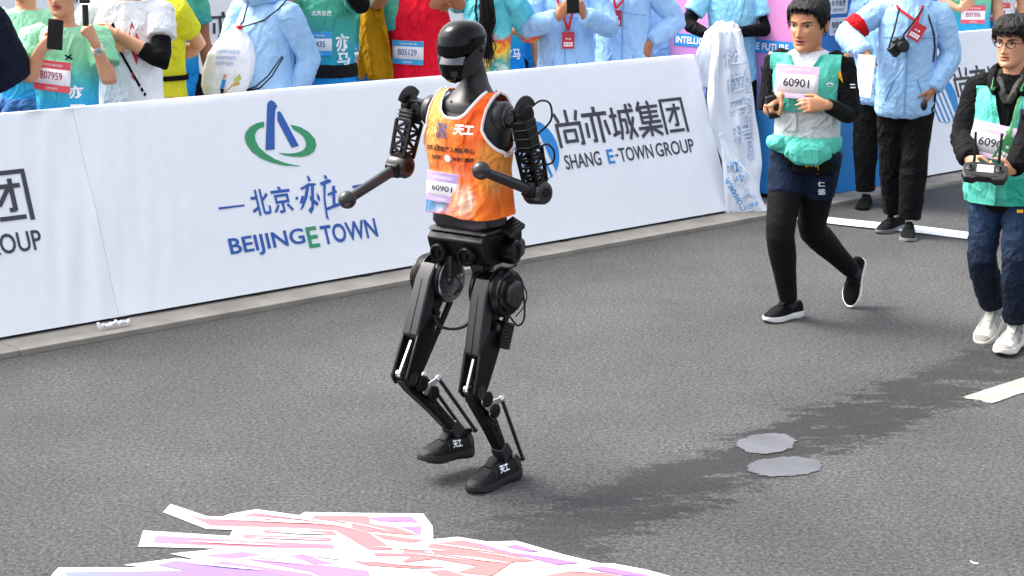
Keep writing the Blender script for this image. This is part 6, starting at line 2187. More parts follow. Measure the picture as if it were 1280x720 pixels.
v = v + nr * ((.006 * ridge(q) + .006 * pnoise(q * .4)) * wtop)[:, None]
M_bag = mat('bag_white', '#e6e8ee', rough=.45, var=.03, bump=.15, bscale=30.)
make('sack', v, f_, M_bag, bag, smooth=80)
bvb = BVHTree.FromPolygons([tuple(p) for p in v], f_)
def bagmap(u, w_, e=0.):
    o = br * u + bu * w_ + bn * .4
    loc, _, _, _ = bvb.ray_cast(Vector(o), Vector(-bn))
    return (A(loc) if loc is not None else br * u + bu * w_) + bn * (.005 + e)
M_palebl = mat('print_paleblue', '#9fb6dc', rough=.6)
for k in range(3):
    lay('lettering', fit_text('亦庄半程马拉松', -.06 + .01 * k, .055 - .035 * k, .10 - .01 * k, .08 - .035 * k, .03), bagmap, M_palebl, bag)
lay('print', (A([(-.0, -.20), (.06, -.17), (.12, -.10), (.14, -.12), (.09, -.18), (.05, -.21)]), [tuple(range(6))]), bagmap, mat('print_orange', '#e2a25a'), bag)
lay('print', (A([(.10, -.10), (.13, -.06), (.145, -.09), (.12, -.12)]), [(0, 1, 2, 3)]), lambda u, w_, e=0.: bagmap(u, w_, .002), mat('print_lime', '#b9c96a'), bag)
# small printed runner figure, plain shapes
for pts, m in (([(.03, -.155), (.055, -.15), (.058, -.10), (.035, -.095)], M_cyan), ([(.036, -.19), (.05, -.19), (.055, -.155), (.03, -.155)], M_navy), ([(.038, -.09), (.054, -.09), (.056, -.068), (.04, -.066)], mat('print_skin', '#c98f6c'))):
    lay('print', (A(pts), [tuple(range(4))]), lambda u, w_, e=0.: bagmap(u, w_, .003), m, bag)
def bagcord(pts):
    mb = MB(); mb.tube(pts, .0045, 8); mb.build('cord', K_rubber, bag)
wl = lambda px, py, dy: W(px, py, depth_at(335, .85), dy) - bc
bagcord([bu * .21, wl(304, 27, -.16), wl(309, 8, -.17), wl(312, -8, -.05)])
bagcord([bu * .21 + br * .02, wl(330, 25, -.16), wl(347, 12, -.18), wl(362, -4, -.12)])
bagcord([bu * -.17 + br * .13, wl(320, 108, -.20), wl(335, 95, -.24), wl(353, 70, -.20)])
bagcord([bu * -.175 + br * .12, wl(325, 110, -.20), wl(340, 95, -.24), wl(354, 72, -.20)])
mb = MB(); mb.box(bu * -.18 + br * .125, (.03, .03, .035)); mb.build('corner_tab', M_plast, bag, bev=.004)
mb = MB(); mb.ell(bu * .215 + br * .035 + bn * .03, (.02, .012, .012), 10, 6); mb.build('red_toggle', M_lany, bag)
tag(bag, 'white drawstring bag with pale blue print on the back of the volunteer', 'bag')

# ------------------------------------------------------------------ finish tape
M_tape = cloth('tape_white', '#e8edf6', rough=.5, bump=.08, var=.02)
tape = empty('finish_tape', G(925, 268))
t0 = A(tape.location)
def sheet(name, rows, m, parent, o0, nu=26, amp=.012, sub=10, thick=.002, seed=0.):
    """rows of (left pixel, right pixel, distance) joined into a soft strip of cloth"""
    E_ = []
    for k in range(len(rows) - 1):
        for t in np.linspace(0, 1, sub, endpoint=(k == len(rows) - 2)):
            i0, i1, i2, i3 = max(k - 1, 0), k, k + 1, min(k + 2, len(rows) - 1)
            def cr(f):
                p0, p1, p2, p3 = f(rows[i0]), f(rows[i1]), f(rows[i2]), f(rows[i3])
                return .5 * (2 * p1 + (p2 - p0) * t + (2 * p0 - 5 * p1 + 4 * p2 - p3) * t * t + (3 * p1 - p0 - 3 * p2 + p3) * t ** 3)
            E_.append((cr(lambda r: r[0]), cr(lambda r: r[1])))
    nv = len(E_)
    V = []
    for j, (a, b) in enumerate(E_):
        for i in range(nu + 1):
            t = i / nu
            V.append(a * (1 - t) + b * t)
    V = A(V)
    uu = np.tile(np.linspace(0, 1, nu + 1), nv); vv = np.repeat(np.linspace(0, 1, nv), nu + 1)
    n_ = unit(np.cross(E_[nv // 2][1] - E_[nv // 2][0], E_[-1][0] - E_[0][0]))
    V = V + n_ * (amp * pnoise(np.column_stack([uu * 5 + seed, vv * 2.5, vv * 0])) + amp * .35 * pnoise(np.column_stack([uu * 13 + seed, vv * 6, vv * 0 + 3])))[:, None]
    F = [(j * (nu + 1) + i, j * (nu + 1) + i + 1, (j + 1) * (nu + 1) + i + 1, (j + 1) * (nu + 1) + i) for j in range(nv - 1) for i in range(nu)]
    o = make(name, V - o0, F, m, parent, smooth=80)
    sm = o.modifiers.new('solid', 'SOLIDIFY'); sm.thickness = thick; sm.offset = 0
    return o, V - o0, F
def rowsY(L): return [(at(xa, ya, y), at(xb, yb, y2), 0) for xa, ya, xb, yb, y, y2 in L]
_, VA, FA = sheet('hanging_strip', rowsY([(893, 40, 926, 36, 11.72, 11.72), (888, 90, 936, 82, 11.70, 11.72), (884, 130, 943, 132, 11.70, 11.74), (890, 165, 950, 180, 11.70, 11.76), (902, 200, 951, 218, 11.70, 11.76), (912, 238, 949, 244, 11.70, 11.76)]), M_tape, tape, t0, amp=.055)
_, VB, FB = sheet('folded_end', rowsY([(898, 168, 902, 166, 11.60, 11.60), (901, 188, 922, 198, 11.56, 11.60), (904, 213, 941, 222, 11.52, 11.60), (906, 240, 952, 248, 11.50, 11.60), (905, 267, 963, 269, 11.52, 11.60)]), M_tape, tape, t0, amp=.03, seed=4.)
rows = []
for x, y, w_ in ((905, 266, 3), (945, 263, 5), (985, 268, 5), (1040, 275.5, 4.2), (1100, 282, 4.4), (1160, 288, 4.2), (1215, 294.5, 4.4)):
    rows.append((G(x, y - w_, .012), G(x, y + w_, .010), 0))
sheet('ground_strip', rows, M_tape, tape, t0, nu=8, amp=.008, sub=14, seed=9.)
bvA = BVHTree.FromPolygons([tuple(p) for p in VA], FA)
bvB = BVHTree.FromPolygons([tuple(p) for p in VB], FB)
M_tink = mat('tape_ink', '#5aa0d8', rough=.6); M_tink2 = mat('tape_ink_pale', '#b9cbe6', rough=.6)
def tape_text(bv, txt, pts, m, bold, lift=.008, mw=M_tape):
    """outlined print: pts = baseline start, baseline end, top start in pixels"""
    o = A([0, 0, CAM_H]) - t0
    v, f_ = fit_text(txt, 0, 0, 1, 1, bold)
    p0, p1, p2 = (A(p, float) for p in pts)
    out = []
    for a, b in v:
        q = p0 + (p1 - p0) * a + (p2 - p0) * b
        d = unit(ray(*q))
        loc, _, _, _ = bv.ray_cast(Vector(o), Vector(d))
        out.append((A(loc) - d * lift) if loc is not None else None)
    keep = [q for q in f_ if all(out[i] is not None for i in q)]
    if keep:
        ids = sorted({i for q in keep for i in q}); mp = {i: k for k, i in enumerate(ids)}
        make('print', [out[i] for i in ids], [tuple(mp[i] for i in q) for q in keep], m, tape, smooth=0)
def outlined(bv, txt, pts, m, wb=.055):
    tape_text(bv, txt, pts, m, wb, .008); tape_text(bv, txt, pts, M_tape, .0, .013)
for k, ch in enumerate('机器人半'):
    x, y = 916 + k * 8.5, 206 + k * 17
    outlined(bvB, ch, ((x - 5, y + 12), (x + 13, y + 7), (x - 9, y - 2)), M_tink)
tape_text(bvB, 'HUMANOID', ((911, 222), (934, 262), (904, 224)), M_tink, .02)
for k, ch in enumerate('松拉马程'):
    outlined(bvA, ch, ((905 + k * 4, 86 + k * 32), (928 + k * 4, 80 + k * 32), (903 + k * 4, 62 + k * 32)), M_tink2)
tape_text(bvA, 'MARATHON AND HUMANOID', ((937, 60), (943, 200), (929, 61)), M_tink2, .02)
# gathered bundle in the arms
Yb = Y17 - .32
def lobe(pts, rad):
    mb = MB(); mb.tube([at(x, y, Yb + dy) - t0 for x, y, dy in pts], rad, 16, ref=(1, 0, 0))
    return mb
mb = lobe([(905, 33, .06), (897, 45, .0), (892, 70, -.03), (893, 108, -.03)], [(.05, .05), (.05, .09), (.05, .12), (.035, .11)])
mb2 = lobe([(912, 34, .05), (916, 48, -.02), (917, 72, -.04), (913, 82, -.03)], [(.05, .05), (.05, .07), (.045, .075), (.03, .06)])
mb.add(mb2.v, mb2.f)
v, nr, f_ = fuse(mb, .007, 3)
q = v * A([30, 30, 6])
v = v + nr * (.012 * ridge(q) + .01 * pnoise(q * .4))[:, None]
make('gathered_tape', v, f_, M_tape, tape, smooth=80)
bvC = BVHTree.FromPolygons([tuple(p) for p in v], f_)
tape_text(bvC, '亦庄', ((901, 76), (908, 74), (896, 52)), M_cyan, .03)
outlined(bvC, '马', ((893, 98), (908, 96), (892, 82)), M_tink2)
tag(tape, 'white printed finish tape gathered in the arms, hanging down and trailing along the road', 'tape')

# ------------------------------------------------------------------ runner with radio
M_mint = cloth('vest_mint', '#5cc4b0', rough=.6, bump=.15)
M_mint2 = cloth('vest_teal', '#2fa892', rough=.6, bump=.15)
M_belt = cloth('belt_grey', '#cdcfd2', bump=.3)
M_wht = cloth('shirt_white', '#dcdee2')
M_nav2 = cloth('shorts_navy', '#111d33', bump=.25)
M_yel = cloth('stripe_yellow', '#e2a21a')
def vest(P, m, levels, v_low, v_w, voxel=.007, amp=.006, zip_=True, name='vest', arm_x=.158):
    mb = MB(); mb.loft([P.ring(*q) for q in levels])
    for sg in (1, -1):
        a = P.arm['L' if sg > 0 else 'R']
        mb.tube([P.sp(.45, sg * .08), P.sp(.468, sg * .14), P.sp(.460, sg * .20)], [.072 * P.s, .076 * P.s, .076 * P.s], 18)
    v, nr, f_ = fuse(mb, voxel, 4)
    v = crumple(v, nr, amp, 8., .5, rng.uniform(0, 40))
    # clean tailored edges: neck V, arm holes, hem
    R, o0 = P.Rt, P.sp(0)
    bm = bmesh.new()
    bv_ = [bm.verts.new(tuple(p)) for p in v]
    for t in f_: bm.faces.new([bv_[i] for i in t])
    def pt(x, u): return o0 + R @ A([x, 0, u]) * P.s
    cuts = [(pt(0, levels[0][0] + .012), R @ A([0, 0, 1.])), (pt(0, levels[-1][0] - .01), R @ A([0, 0, 1.]))]
    for sg in (1, -1):
        e = unit(A([sg * v_w, 0, .52 - v_low]))
        cuts.append((pt(0, v_low), R @ A([e[2], 0, -e[0]])))
        cuts.append((pt(sg * arm_x, 0), R @ A([1., 0, 0])))
    for co, no in cuts:
        bmesh.ops.bisect_plane(bm, geom=bm.verts[:] + bm.edges[:] + bm.faces[:], plane_co=Vector(co), plane_no=Vector(no), dist=1e-5)
    kill = []
    for fc in bm.faces:
        x, y, u = R.T @ (A(fc.calc_center_median()) - o0) / P.s
        if u < levels[0][0] + .012 or u > levels[-1][0] - .01 or (abs(x) > arm_x and u > .28) or (y < .02 and u > v_low and abs(x) < v_w * (u - v_low) / (.52 - v_low)):
            kill.append(fc)
    bmesh.ops.delete(bm, geom=kill, context='FACES')
    bm.verts.index_update()
    v2 = [tuple(q.co) for q in bm.verts]; f2 = [[q.index for q in fc.verts] for fc in bm.faces]
    bm.free()
    o = make(name, v2, f2, m, P.root, smooth=80)
    sm = o.modifiers.new('solid', 'SOLIDIFY'); sm.thickness = .004; sm.offset = -1
    P.top = o
    return o
Yr = 8.6
ctr = at(1008, 186, Yr)
RZ = math.radians(-24)
armsR = {'R': dict(wrist=at(975, 120, Yr - .20), polew=(-.15, .8, -1), dirw=(-.75, -.45, -.55), nw=(.55, .15, -.6), curl='grip', thumb=.8),
         'L': dict(wrist=at(1033, 131, Yr - .33), polew=(.5, .25, -1.), dirw=(-1., -.22, .02), nw=(.1, .9, -.35), curl='relaxed', thumb=.2)}
legsR = {'R': dict(ankle=at(986, 379, Yr - .0), world=True, pole=(-.1, -1, 0)), 'L': dict(ankle=at(1067, 340, Yr + .24), world=True, pole=(-.9, -.8, 0))}
LV_BASE = [(u, a * .95, b * .95) for u, a, b in LV_TEE if u > 0]
PR = person(ctr, RZ, 1.73, 'running man in a mint vest with bib 60901 holding a radio', lean=.05, arms=armsR, legs=legsR, head=(math.radians(-14), .12), hair_kw=dict(thick=.95, fringe=-.004, seed=4), fine=True, hip_drop=.03, face=-.002, mouth=.0022, head_s=1.09, wide=1.07, neck_fwd=.015, head_drop=.05,
            tops=[top('shirt', M_wht, LV_BASE, .2, .07, .07, voxel=.008, sl=(0, 0), amp=.003)], skin=SKIN)
def arm_tube(P, k, t0_, t1_, r0, r1, m, name, amp=.004, scale=12, voxel=.008):
    a = P.arm[k]
    L, rr = [], []
    for t in np.linspace(t0_, t1_, 10):
        L.append(a['sh'] + (a['el'] - a['sh']) * t if t <= 1 else a['el'] + (a['wr'] - a['el']) * (t - 1)); rr.append((r0 + (r1 - r0) * (t - t0_) / (t1_ - t0_)) * P.s)
    if t0_ < 0:
        u = unit(a['el'] - a['sh'])
        L = [P.sp(.462, a['sg'] * .09), P.sp(.474, a['sg'] * .14)] + [p for p in L if (p - a['sh']) @ u > .0]
        rr = [.05 * P.s, .060 * P.s] + rr[-(len(L) - 2):]
    mb = MB(); mb.tube(L, rr, 18)
    return garment(P, name, mb, m, voxel, amp, scale, .8)
M_blks = cloth('sleeve_black', (.0038, .0038, .0044), bump=.3)
arm_tube(PR, 'L', -.16, 1.0, .066, .056, M_blks, 'shirt_sleeve', .006, 10)
arm_tube(PR, 'L', .85, 1.93, .050, .037, cloth('inner_sleeve', (.0075, .0075, .0085), bump=.4), 'inner_sleeve', .004)
arm_tube(PR, 'R', -.16, .98, .066, .060, M_blks, 'shirt_sleeve', .006, 10)
# shirt tail below, belt, vest
mb = MB(); mb.loft([PR.ring(-.10, .172, .130), PR.ring(-.03, .172, .130), PR.ring(.08, .160, .122)])
garment(PR, 'shirt_tail', mb, M_blks, .008, .005, 9)
PR.top = bpy.data.objects['shirt_tail'] if 'shirt_tail' in bpy.data.objects else PR.top
for x in (-.13, .03, .075):
    print_on(PR, (A([(x, -.095), (x + (.022 if x != .075 else .02), -.095), (x + .022, -.04), (x, -.04)]), [(0, 1, 2, 3)]), M_yel, 'stripe')
print_on(PR, (A([(.058, -.095), (.063, -.095), (.063, -.04), (.058, -.04)]), [(0, 1, 2, 3)]), M_yel, 'stripe')
mb = MB(); mb.loft([PR.ring(.075, .168, .128), PR.ring(.09, .170, .130), PR.ring(.245, .168, .128), PR.ring(.26, .164, .124)])
belt = garment(PR, 'lumbar_belt', mb, M_belt, .007, .003, 8, 1.)
PR.top = belt
M_bseam = cloth('belt_seam', '#9fa2a6')
for u in (.085, .235):
    print_on(PR, (A([(-.15, u), (.15, u), (.15, u + .004), (-.15, u + .004)]), [(0, 1, 2, 3)]), M_bseam, 'belt_seam', .003)
hit = surf(PR)
def pad(P, x0, x1, u0, u1, m, name, off=.012):
    pts = []
    r = .014
    for cx, cy, a_ in ((x1 - r, u1 - r, 0), (x0 + r, u1 - r, 90), (x0 + r, u0 + r, 180), (x1 - r, u0 + r, 270)):
        for t in (0, 30, 60, 90): pts.append((cx + r * math.cos(math.radians(a_ + t)), cy + r * math.sin(math.radians(a_ + t))))
    h_ = surf(P)
    mb = MB()
    n = len(pts)
    V = [h_(x, u, off=off) for x, u in pts] + [h_(x, u, off=.0) for x, u in pts]
    mb.add(V, [tuple(range(n)), tuple(range(n, 2 * n))[::-1]] + [(i, i + n, (i + 1) % n + n, (i + 1) % n) for i in range(n)])
    return mb.build(name, m, P.root, bev=.003)
pad(PR, -.10, -.02, .125, .215, M_belt, 'belt_strap', .012)
pad(PR, -.01, .15, .13, .21, M_belt, 'belt_strap', .009)
vst = vest(PR, M_mint, [(.215, .168, .138), (.25, .178, .142), (.32, .186, .142), (.40, .190, .132), (.46, .180, .112), (.50, .132, .094), (.525, .095, .082)], .37, .085, arm_x=.184)
# black collar ring and the white shirt front
mb = MB(); mb.tube([PR.sp(.512 - .03 * math.cos(t) * 1.0 * (math.cos(t) > 0), .070 * math.sin(t), .012 - .078 * math.cos(t)) for t in np.linspace(-math.pi, math.pi, 30)], .009, 8); mb.build('collar', M_blks, PR.root)
for sg in (-1, 1):
    pts = []
    for t in np.linspace(0, 1, 14):
        u = .375 + .13 * t
        x = sg * (.003 + .085 * max(0, (u - .37) / .15))
        pts.append(surf(PR)(x + sg * .006, u, off=.003))
    ribbon('vest_edge', pts, .014, M_mint2, PR.root, PR.Rt[:, 1], .003)
# lower part of the vest pushed out below the belt, with pouches
mb = MB()
mb.loft([PR.ring(.0, .172, .135), PR.ring(.03, .184, .148), PR.ring(.065, .186, .150), PR.ring(.09, .172, .136)])
mb.tube([PR.sp(.03, -.06, -.14), PR.sp(.01, .0, -.155), PR.sp(.01, .09, -.148), PR.sp(.03, .15, -.105)], [(.04, .035), (.062, .04), (.062, .04), (.045, .03)], 16, ref=(0, 1, 0))
mb.tube([PR.sp(.05, -.17, -.05), PR.sp(.05, -.145, -.11), PR.sp(.06, -.09, -.14)], [.034, .036, .03], 14)
low = garment(PR, 'vest_hem', mb, M_mint, .007, .006, 9, .4, it=9)
PR.top = low
pad(PR, .035, .11, -.03, .05, M_mint2 if False else M_mint, 'pouch', .014)
# bib
PR.top = vst
bib(PR.root, surf(PR)(-.02, .385, off=.030), unit(surf(PR)(.08, .37) - surf(PR)(-.12, .37)), PR.Rt[:, 2] + A([0, .10, 0]), .225, .165, .26, .16, '60901', mat('bib_pink', '#e3c3e2', rough=.5, var=.1), M_bibk, curve=.5, tilt=-.03, tall=.45)
print_on(PR, strokes([(0, 60, 40, 20, 30), (40, 20, 100, 70, 30), (10, 95, 90, 95, 14)], .125, .36, .155, .385), M_bibw, 'vest_mark')
# shorts and leggings
M_legg = cloth('leggings', (.0045, .0045, .005), bump=.6, rough=.8)
leg_f = trousers('leggings', M_legg, .102, .076, .047, end=1.97, top_u=.0, waist=(.155, .11), amp=.0014, scale=11, voxel=.008, vert=1.6)
leg_f(PR)
sh_f = trousers('shorts', M_nav2, .104, .084, .084, end=.52, top_u=.02, waist=(.170, .126), amp=.006, scale=7, voxel=.008)
PR.top = sh_f(PR)
print_on(PR, merge(fit_text('仁', .085, -.17, .12, -.14, .02), fit_text('运', .085, -.215, .12, -.182, .02)), M_wtext, 'lettering')
M_sh_u = cloth('trainer_black', (.0045, .0045, .005), bump=.6)
feet(PR, M_sh_u, mat('trainer_sole', '#dededc', rough=.55), M_sh_u, {'R': (rot3(math.radians(-26), .02), .083), 'L': (rot3(math.radians(-6), -1.12, .0), .075)}, .275)
for k in 'RL':
    l = PR.leg[k]
    mb = MB(); d_ = unit(l['ankle'] - l['knee']); mb.tube([l['ankle'] - d_ * .05, l['ankle'] + d_ * .02], [.037, .038], 14); mb.build('sock', cloth('sock_grey', '#33353c'), PR.root)
# armband stripe and sleeve print
a = PR.arm['L']
# radio in the hand
ra = PR.arm['R']
rp = A(PR.root.matrix_basis @ Vector(ra['wr'] + ra['dir'] * .075 * PR.s + ra['n'] * .028))
radio = empty('handheld_radio', rp)
ru = unit(A([-.22, -.05, 1.])); rr_ = unit(np.cross(A([0, 1., 0]), ru)); rb_ = np.cross(ru, rr_)
Rr = A([rr_, rb_, ru]).T
mb = MB(); mb.box(ru * .005, (.054, .032, .115), Rr); mb.build('case', M_plast, radio, bev=.005)
mb = MB(); mb.tube([ru * .06 + rr_ * -.016, ru * .11 + rr_ * -.018, ru * .215 + rr_ * -.02], [.0075, .006, .0042], 12); mb.build('antenna', M_plast, radio)
mb = MB(); mb.tube([ru * .06 + rr_ * .014, ru * .08 + rr_ * .014], [.0075, .007], 12); mb.build('volume_knob', M_plast, radio)
mb = MB(); mb.box(ru * .012 - rb_ * .017, (.04, .003, .045), Rr); mb.build('speaker_grille', mat('grille', '#1f1f22', rough=.7), radio, bev=.001)
mb = MB(); mb.box(rr_ * -.029 + ru * .015, (.005, .018, .04), Rr); mb.build('talk_button', M_plast, radio, bev=.001)
tag(radio, 'black handheld radio with antenna gripped by the running man', 'radio')

# ------------------------------------------------------------------ man with the remote control
Ym = 8.08
ctr = at(1257, 229, Ym)
RZ2 = math.radians(-24)
armsM = {'R': dict(wrist=at(1211, 199, Ym - .22), polew=(-.25, .8, -.7), dirw=(.15, -.75, -.30), nw=(.75, .2, -.2), curl='hold', thumb=.9),
         'L': dict(wrist=at(1262, 222, Ym - .36), polew=(.6, .5, -.6), dirw=(-.95, -.3, -.05), nw=(-.1, .8, .5), curl='hold', thumb=.9)}
legsM = {'R': dict(ankle=at(1242, 388, Ym + .12), world=True, pole=(-.1, -1, 0)), 'L': dict(ankle=at(1269, 411, Ym - .10), world=True, pole=(.05, -1, 0))}
M_hood = cloth('hood_grey', '#4a4a46'); M_jk = cloth('jacket_black', (.0036, .0036, .0042), bump=.3)
PM = person(ctr, RZ2, 1.62, 'man in glasses and a teal vest steering with a remote control at the right edge', lean=.03, arms=armsM, legs=legsM, head=(math.radians(-22), .06), hair_kw=dict(thick=1.4, fringe=.022, seed=9), fine=True, hip_drop=.02, face=-.003, head_s=1.02, wide=1.08, skin=SKIN2,
            tops=[top('jacket', M_jk, [(u, a * .98, b * .98) for u, a, b in LV_JKT[1:]], 1.93, .070, .056, .042, amp=.009, scale=9, voxel=.008)])
mb = MB()
mb.tube([PM.sp(.455, -.055, -.125), PM.sp(.50, -.095, -.075), PM.sp(.545, -.098, .0), PM.sp(.56, -.06, .075), PM.sp(.555, 0, .10), PM.sp(.56, .06, .075), PM.sp(.545, .098, .0), PM.sp(.50, .095, -.075), PM.sp(.455, .055, -.125)], [(.018, .03), (.02, .04), (.022, .046), (.024, .05), (.026, .05), (.024, .05), (.022, .046), (.02, .04), (.018, .03)], 14, ref=(0, 0, 1))
garment(PM, 'jacket_collar', mb, M_jk, .007, .004, 12)
mb = MB()
mb.tube([PM.sp(.40, -.008, -.132), PM.sp(.45, -.028, -.118), PM.sp(.50, -.055, -.080), PM.sp(.535, -.066, -.01), PM.sp(.545, -.04, .06), PM.sp(.545, .04, .06), PM.sp(.535, .066, -.01), PM.sp(.50, .055, -.080), PM.sp(.45, .028, -.118), PM.sp(.40, .008, -.132)], [.012, .022, .027, .028, .03, .03, .028, .027, .022, .012], 12)
garment(PM, 'hood', mb, M_hood, .007, .004, 12)
vst2 = vest(PM, M_mint, [(-.14, .200, .160), (-.08, .214, .172), (.05, .212, .168), (.20, .210, .166), (.30, .208, .160), (.40, .200, .144), (.455, .178, .118), (.49, .13, .098)], .20, .085, amp=.008, arm_x=.168)
pad(PM, -.16, -.05, .22, .30, M_mint, 'chest_pocket', .010)
pad(PM, -.17, -.02, -.12, .02, M_mint, 'hip_pocket', .030)
pad(PM, .03, .17, -.12, .02, M_mint2, 'hip_pocket', .030)
print_on(PM, (A([(-.125, .20), (-.095, .20), (-.095, .235), (-.125, .235)]), [(0, 1, 2, 3)]), M_navy, 'buckle', .02)
bib(PM.root, surf(PM)(-.05, .215, off=.035), unit(surf(PM)(.1, .2) - surf(PM)(-.13, .2)), PM.Rt[:, 2] + A([0, .15, 0]), .22, .165, .30, .14, '60901', mat('bib_pink', '#e3c3e2'), M_bibk, curve=.4, tilt=-.16, tall=.45)
lanyard(PM, .035, .18, .095, .13, cloth('lanyard_green', '#7cc88a'), mat('badge_green', '#2f7d4a', rough=.5), tilt=-.5, off=.062)
mb = MB(); mb.tube([PM.sp(.25, .075, -.175), PM.sp(.38, .08, -.155)], [.012, .008], 10); mb.build('vest_antenna', M_plast, PM.root)
mb = MB(); mb.box(PM.sp(.20, .08, -.18), (.05, .03, .09), PM.Rt); mb.build('vest_radio', M_plast, PM.root, bev=.005)
M_jean = grad_cloth('denim', [(0, '#0b1422'), (.5, '#101e33'), (1, '#1c3350')], lo=.1, hi=.8, wob=.25, wscale=10., bump=.4)
PM.top = trousers('jeans', M_jean, .100, .076, .066, end=1.86, top_u=.06, waist=(.175, .132), amp=.008, scale=9, voxel=.008, vert=1.2)(PM)
mb = MB(); mb.loft([PM.ring(-.17, .178, .138), PM.ring(-.10, .182, .142)]); garment(PM, 'jacket_hem', mb, M_jk, .008, .004)
print_on(PM, (A([(.09, -.15), (.12, -.15), (.12, -.135), (.09, -.135)]), [(0, 1, 2, 3)]), M_yel, 'stripe', .02)
M_tr = mat('trainer_cream', '#c9c6bd', rough=.7, var=.2, vscale=40., bump=.4)
feet(PM, M_tr, mat('trainer_sole_cream', '#dcd9cf', rough=.6, var=.15, vscale=30.), mat('lace_white', '#e2e0da'), {'R': (rot3(math.radians(-12), -.42), .092), 'L': (rot3(math.radians(-10), -.03), .090)}, .325, mat('trainer_panel', '#8f8c85', rough=.6))
for k in 'RL':
    l = PM.leg[k]
    mb = MB(); d_ = unit(l['ankle'] - l['knee']); mb.tube([l['ankle'] - d_ * .06, l['ankle'] + d_ * .02], [.038, .04], 14); mb.build('sock', cloth('sock_pale', '#8f9298'), PM.root)
# glasses
M_gl = mat('glasses_metal', '#2c2a28', rough=.3, metal=.6)
gl = empty('glasses', (0, 0, 0), parent=PM.root)
for sg in (-1, 1):
    pts = [PM.Th((sg * .034 + .024 * math.cos(t) * (1 if abs(math.cos(t)) < 2 else 1), -.100 + .010 * abs(sg * .034 + .024 * math.cos(t)) / .058, .006 + .017 * math.sin(t))) for t in np.linspace(0, 2 * math.pi, 25)]
    mb = MB(); mb.tube(pts, .0021, 6); mb.build('rim', M_gl, gl)
    mb = MB(); mb.tube([PM.Th((sg * .058, -.090, .010)), PM.Th((sg * .082, -.03, .010)), PM.Th((sg * .084, .02, .008))], .0014, 6); mb.build('temple', M_gl, gl)
mb = MB(); mb.tube([PM.Th((-.011, -.103, .010)), PM.Th((0, -.106, .013)), PM.Th((.011, -.103, .010))], .0014, 6); mb.build('bridge', M_gl, gl)
# remote control
rc = at(1231, 217, Ym - .42)
rem = empty('remote_control', rc)
rx = unit(A([.93, -.30, -.04])); rz_ = unit(A([-.05, -.55, .82])); ry = np.cross(rz_, rx); rz_ = np.cross(rx, ry)
Rc = A([rx, ry, rz_]).T
mb = MB()
mb.prism([(-.105, -.02), (-.09, -.055), (-.05, -.062), (-.03, -.045), (.03, -.045), (.05, -.062), (.09, -.055), (.105, -.02), (.10, .045), (.07, .06), (-.07, .06), (-.10, .045)], lambda x, y: Rc @ A([x, y, -.016]), lambda x, y: Rc @ A([x * .96, y * .96, .020]))
mb.build('case', M_plast, rem, bev=.005)
mb = MB(); mb.box(Rc @ A([0, .012, .0205]), (.075, .05, .003), Rc); mb.build('screen', mat('screen_pale', '#c9cdd2', rough=.2), rem, bev=.001)
for sg in (-1, 1):
    mb = MB(); mb.lathe(Rc @ A([sg * .066, .01, .019]), Rc @ A([0, 0, 1]), [(0, .019), (.004, .019), (.006, .015), (.006, .0045), (.024, .0045), (.025, .008), (.030, .008)], 20); mb.build('stick', M_plast, rem)
    mb = MB(); p = Rc @ A([sg * .055, .058, .004]); mb.tube([p, p + A([0, -.01, .05]), p + A([.004 * sg, -.012, .15])], [.0075, .0068, .0068], 12); mb.build('antenna', M_plast, rem)
    for k in range(3):
        mb = MB(); mb.lathe(Rc @ A([sg * (.03 + .012 * k), -.036, .019]), Rc @ A([0, 0, 1]), [(0, .004), (.004, .004)], 10); mb.build('button', M_gl, rem)
tag(rem, 'black remote control with two antennas held by the man in glasses', 'remote control')

# ------------------------------------------------------------------ two men in light blue jackets in front of the arch leg
Yj = G(1128, 292)[1]
armsJ = {'L': dict(wrist=at(1166, 112, Yj - .12), polew=(1, .35, .0), dirw=(-.45, -.15, -.8), nw=(-.8, .4, .2), curl='grip'),
         'R': dict(wrist=at(1082, 66, Yj - .22), polew=(-1, .3, -.35), dirw=(-.1, -.5, -.8), nw=(.7, .4, 0), curl='hold')}
legsJ = {'L': dict(ankle=at(1136, 283, Yj - .1), world=True), 'R': dict(ankle=at(1118, 274, Yj + .12), world=True)}
PJ = person(at(1130, 150, Yj), math.radians(-14), at(1138, -4, Yj)[2] / .852, 'official in a light blue jacket with a red armband and a camera round the neck', 'men in light blue jackets in front of the arch leg', arms=armsJ, legs=legsJ, hair_kw=HK, skin=SKIN3,
   tops=[top('jacket', M_jkt, [(u + .02, a, b) for u, a, b in LV_JKT], 1.95, .080, .062, .046, amp=.009, scale=6.5, hood=True, puff=.006)], bottoms=[trousers('trousers', M_blk, .105, .082, .072, end=1.9, amp=.008)])
feet(PJ, M_sh_u, mat('trainer_sole_grey', '#77787a'), M_sh_u, {'L': (rot3(.05), .085), 'R': (rot3(-.5), .085)}, .28)
jacket_details(PJ)
lanyard(PJ, .05, .36, .085, .11, tilt=-.5)
arm_tube(PJ, 'R', .52, .82, .084, .080, cloth('armband_red', '#c4161c'), 'armband', .003)
hitj = surf(PJ)
mb = MB(); mb.tube([PJ.sp(.52, .09, -.02)] + [hitj(x, u, off=.012) for x, u in ((.12, .44), (.155, .34), (.165, .25), (.16, .17))], .006, 8); mb.build('sling_cord', M_plast, PJ.root)
cp = A(PJ.root.matrix_basis @ Vector(hitj(-.055, .27, off=.05)))
camo = empty('camera', cp)
Rk = A(Matrix.Rotation(.2, 3, 'Z') @ Matrix.Rotation(-.75, 3, 'Y'))
mb = MB(); mb.box((0, 0, 0), (.125, .05, .075), Rk); mb.build('camera_body', M_plast, camo, bev=.006)
